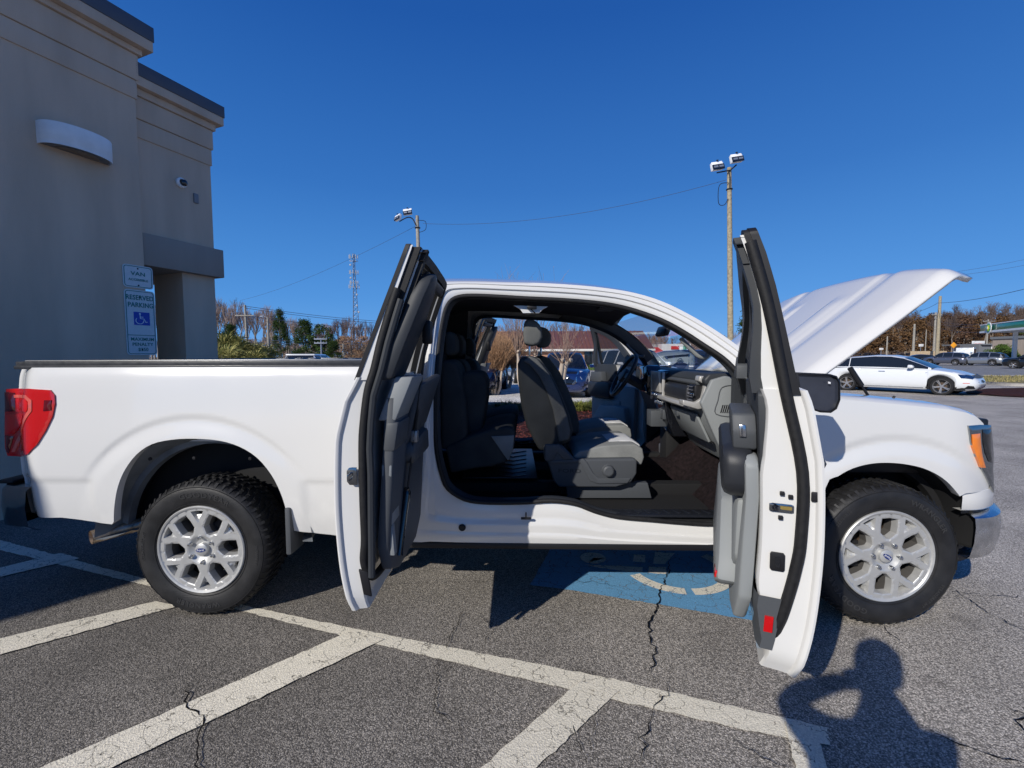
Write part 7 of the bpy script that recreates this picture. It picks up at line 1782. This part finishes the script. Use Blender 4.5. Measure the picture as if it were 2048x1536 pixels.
# ================================================================ photographer, standing behind the camera (seen only as the long shadow)
mat('skin',(.45,.28,.20),.5); mat('jacket',(.03,.04,.06),.85,noise=(20,.2)); mat('hair',(.03,.02,.015),.8); mat('jeans',(.04,.06,.12),.9,noise=(40,.2))
def skin_body(name,nodes,edges,m,root,sub=2):
    me=bpy.data.meshes.new(name); me.from_pydata([n[0] for n in nodes],edges,[]); o=bpy.data.objects.new(name,me); col.objects.link(o); o.parent=root; me.materials.append(MT[m])
    s=o.modifiers.new('skin','SKIN'); s.use_smooth_shade=True
    me.skin_vertices[0].data
    for v,n in zip(me.skin_vertices[0].data,nodes): v.radius=n[1] if isinstance(n[1],tuple) else (n[1],n[1])
    me.skin_vertices[0].data[0].use_root=True
    u=o.modifiers.new('sub','SUBSURF'); u.levels=sub; u.render_levels=sub; return o
px_,py_=1.69,-3.58
pr=empty('person',(px_,py_,0),'person in dark jacket and jeans holding up a phone with both hands','person')
PH=Vector((1.735-px_,-3.385-py_,1.452))   # phone, just behind the lens
HL=Vector((1.655-px_,-3.412-py_,1.475)); HR_=Vector((1.815-px_,-3.412-py_,1.445))
A=lambda x,y,z:(x-px_,y-py_,z)
nodes=[((0,0,.90),(.17,.12)),((0,0,1.08),(.165,.12)),(A(1.69,-3.565,1.25),(.18,.12)),(A(1.70,-3.545,1.375),(.10,.09)),(A(1.71,-3.52,1.455),.055),(A(1.72,-3.50,1.53),(.072,.082)),(A(1.722,-3.492,1.60),(.078,.095)),(A(1.722,-3.495,1.665),(.06,.08)),
 (A(1.50,-3.555,1.335),.075),(A(1.355,-3.485,1.44),.058),(A(1.49,-3.45,1.465),.047),(tuple(HL),.034),
 (A(1.88,-3.555,1.335),.075),(A(1.955,-3.46,1.18),.056),(A(1.89,-3.43,1.31),.046),(tuple(HR_),.034),
 ((-.10,0,.84),(.10,.11)),((-.12,.01,.48),.068),((-.13,-.03,.09),.046),((-.14,.10,.04),(.045,.035)),
 ((.10,0,.84),(.10,.11)),((.12,.01,.48),.068),((.13,-.03,.09),.046),((.14,.10,.04),(.045,.035))]
edges=[(0,1),(1,2),(2,3),(3,4),(4,5),(5,6),(6,7),(2,8),(8,9),(9,10),(10,11),(2,12),(12,13),(13,14),(14,15),(0,16),(16,17),(17,18),(18,19),(0,20),(20,21),(21,22),(22,23)]
body=skin_body('body',nodes,edges,'jacket',pr)
for s,w_ in((-1,HL),(1,HR_)):
    N=[(tuple(w_),.024),(tuple(w_+Vector((-s*.01,.0,.03))),.022)]; E_=[(0,1)]
    for k in range(4):
        a=w_+Vector((-s*.005,-.004,.008+.017*k)); i=len(N); N+=[(tuple(a),.009),(tuple(a+Vector((-s*.012,-.022,.006))),.008),(tuple(a+Vector((-s*.040,-.022,.008-.002*k))),.007)]; E_+=[(1,i),(i,i+1),(i+1,i+2)]
    i=len(N); N+=[(tuple(w_+Vector((-s*.02,-.028,.0))),.010),(tuple(w_+Vector((-s*.05,-.030,.012))),.008)]; E_+=[(0,i),(i,i+1)]
    skin_body('hand',N,E_,'skin',body,1)
b=MB(); b.box(PH+Vector((0,-.004,0)),(.155,.009,.074)); ph=b.build('phone','gloss_black',None,bevel=.003); ph.location=(px_,py_,0); tag(ph,'black phone held sideways in front of the face','phone')
b=MB(); b.lathe([(0,.13),(.05,.12),(.085,.08),(.094,.02),(.088,-.05),(.05,-.09),(0,-.10)],20,'Z',(1.722-px_,-3.505-py_,1.615)); b.build('hair','hair',body)
b=MB()
for s in(-1,1): b.tube([(s*.10,0,.88),(s*.12,.012,.5),(s*.13,-.03,.07)],[.118,.082,.062],14)
b.build('trousers','jeans',body)
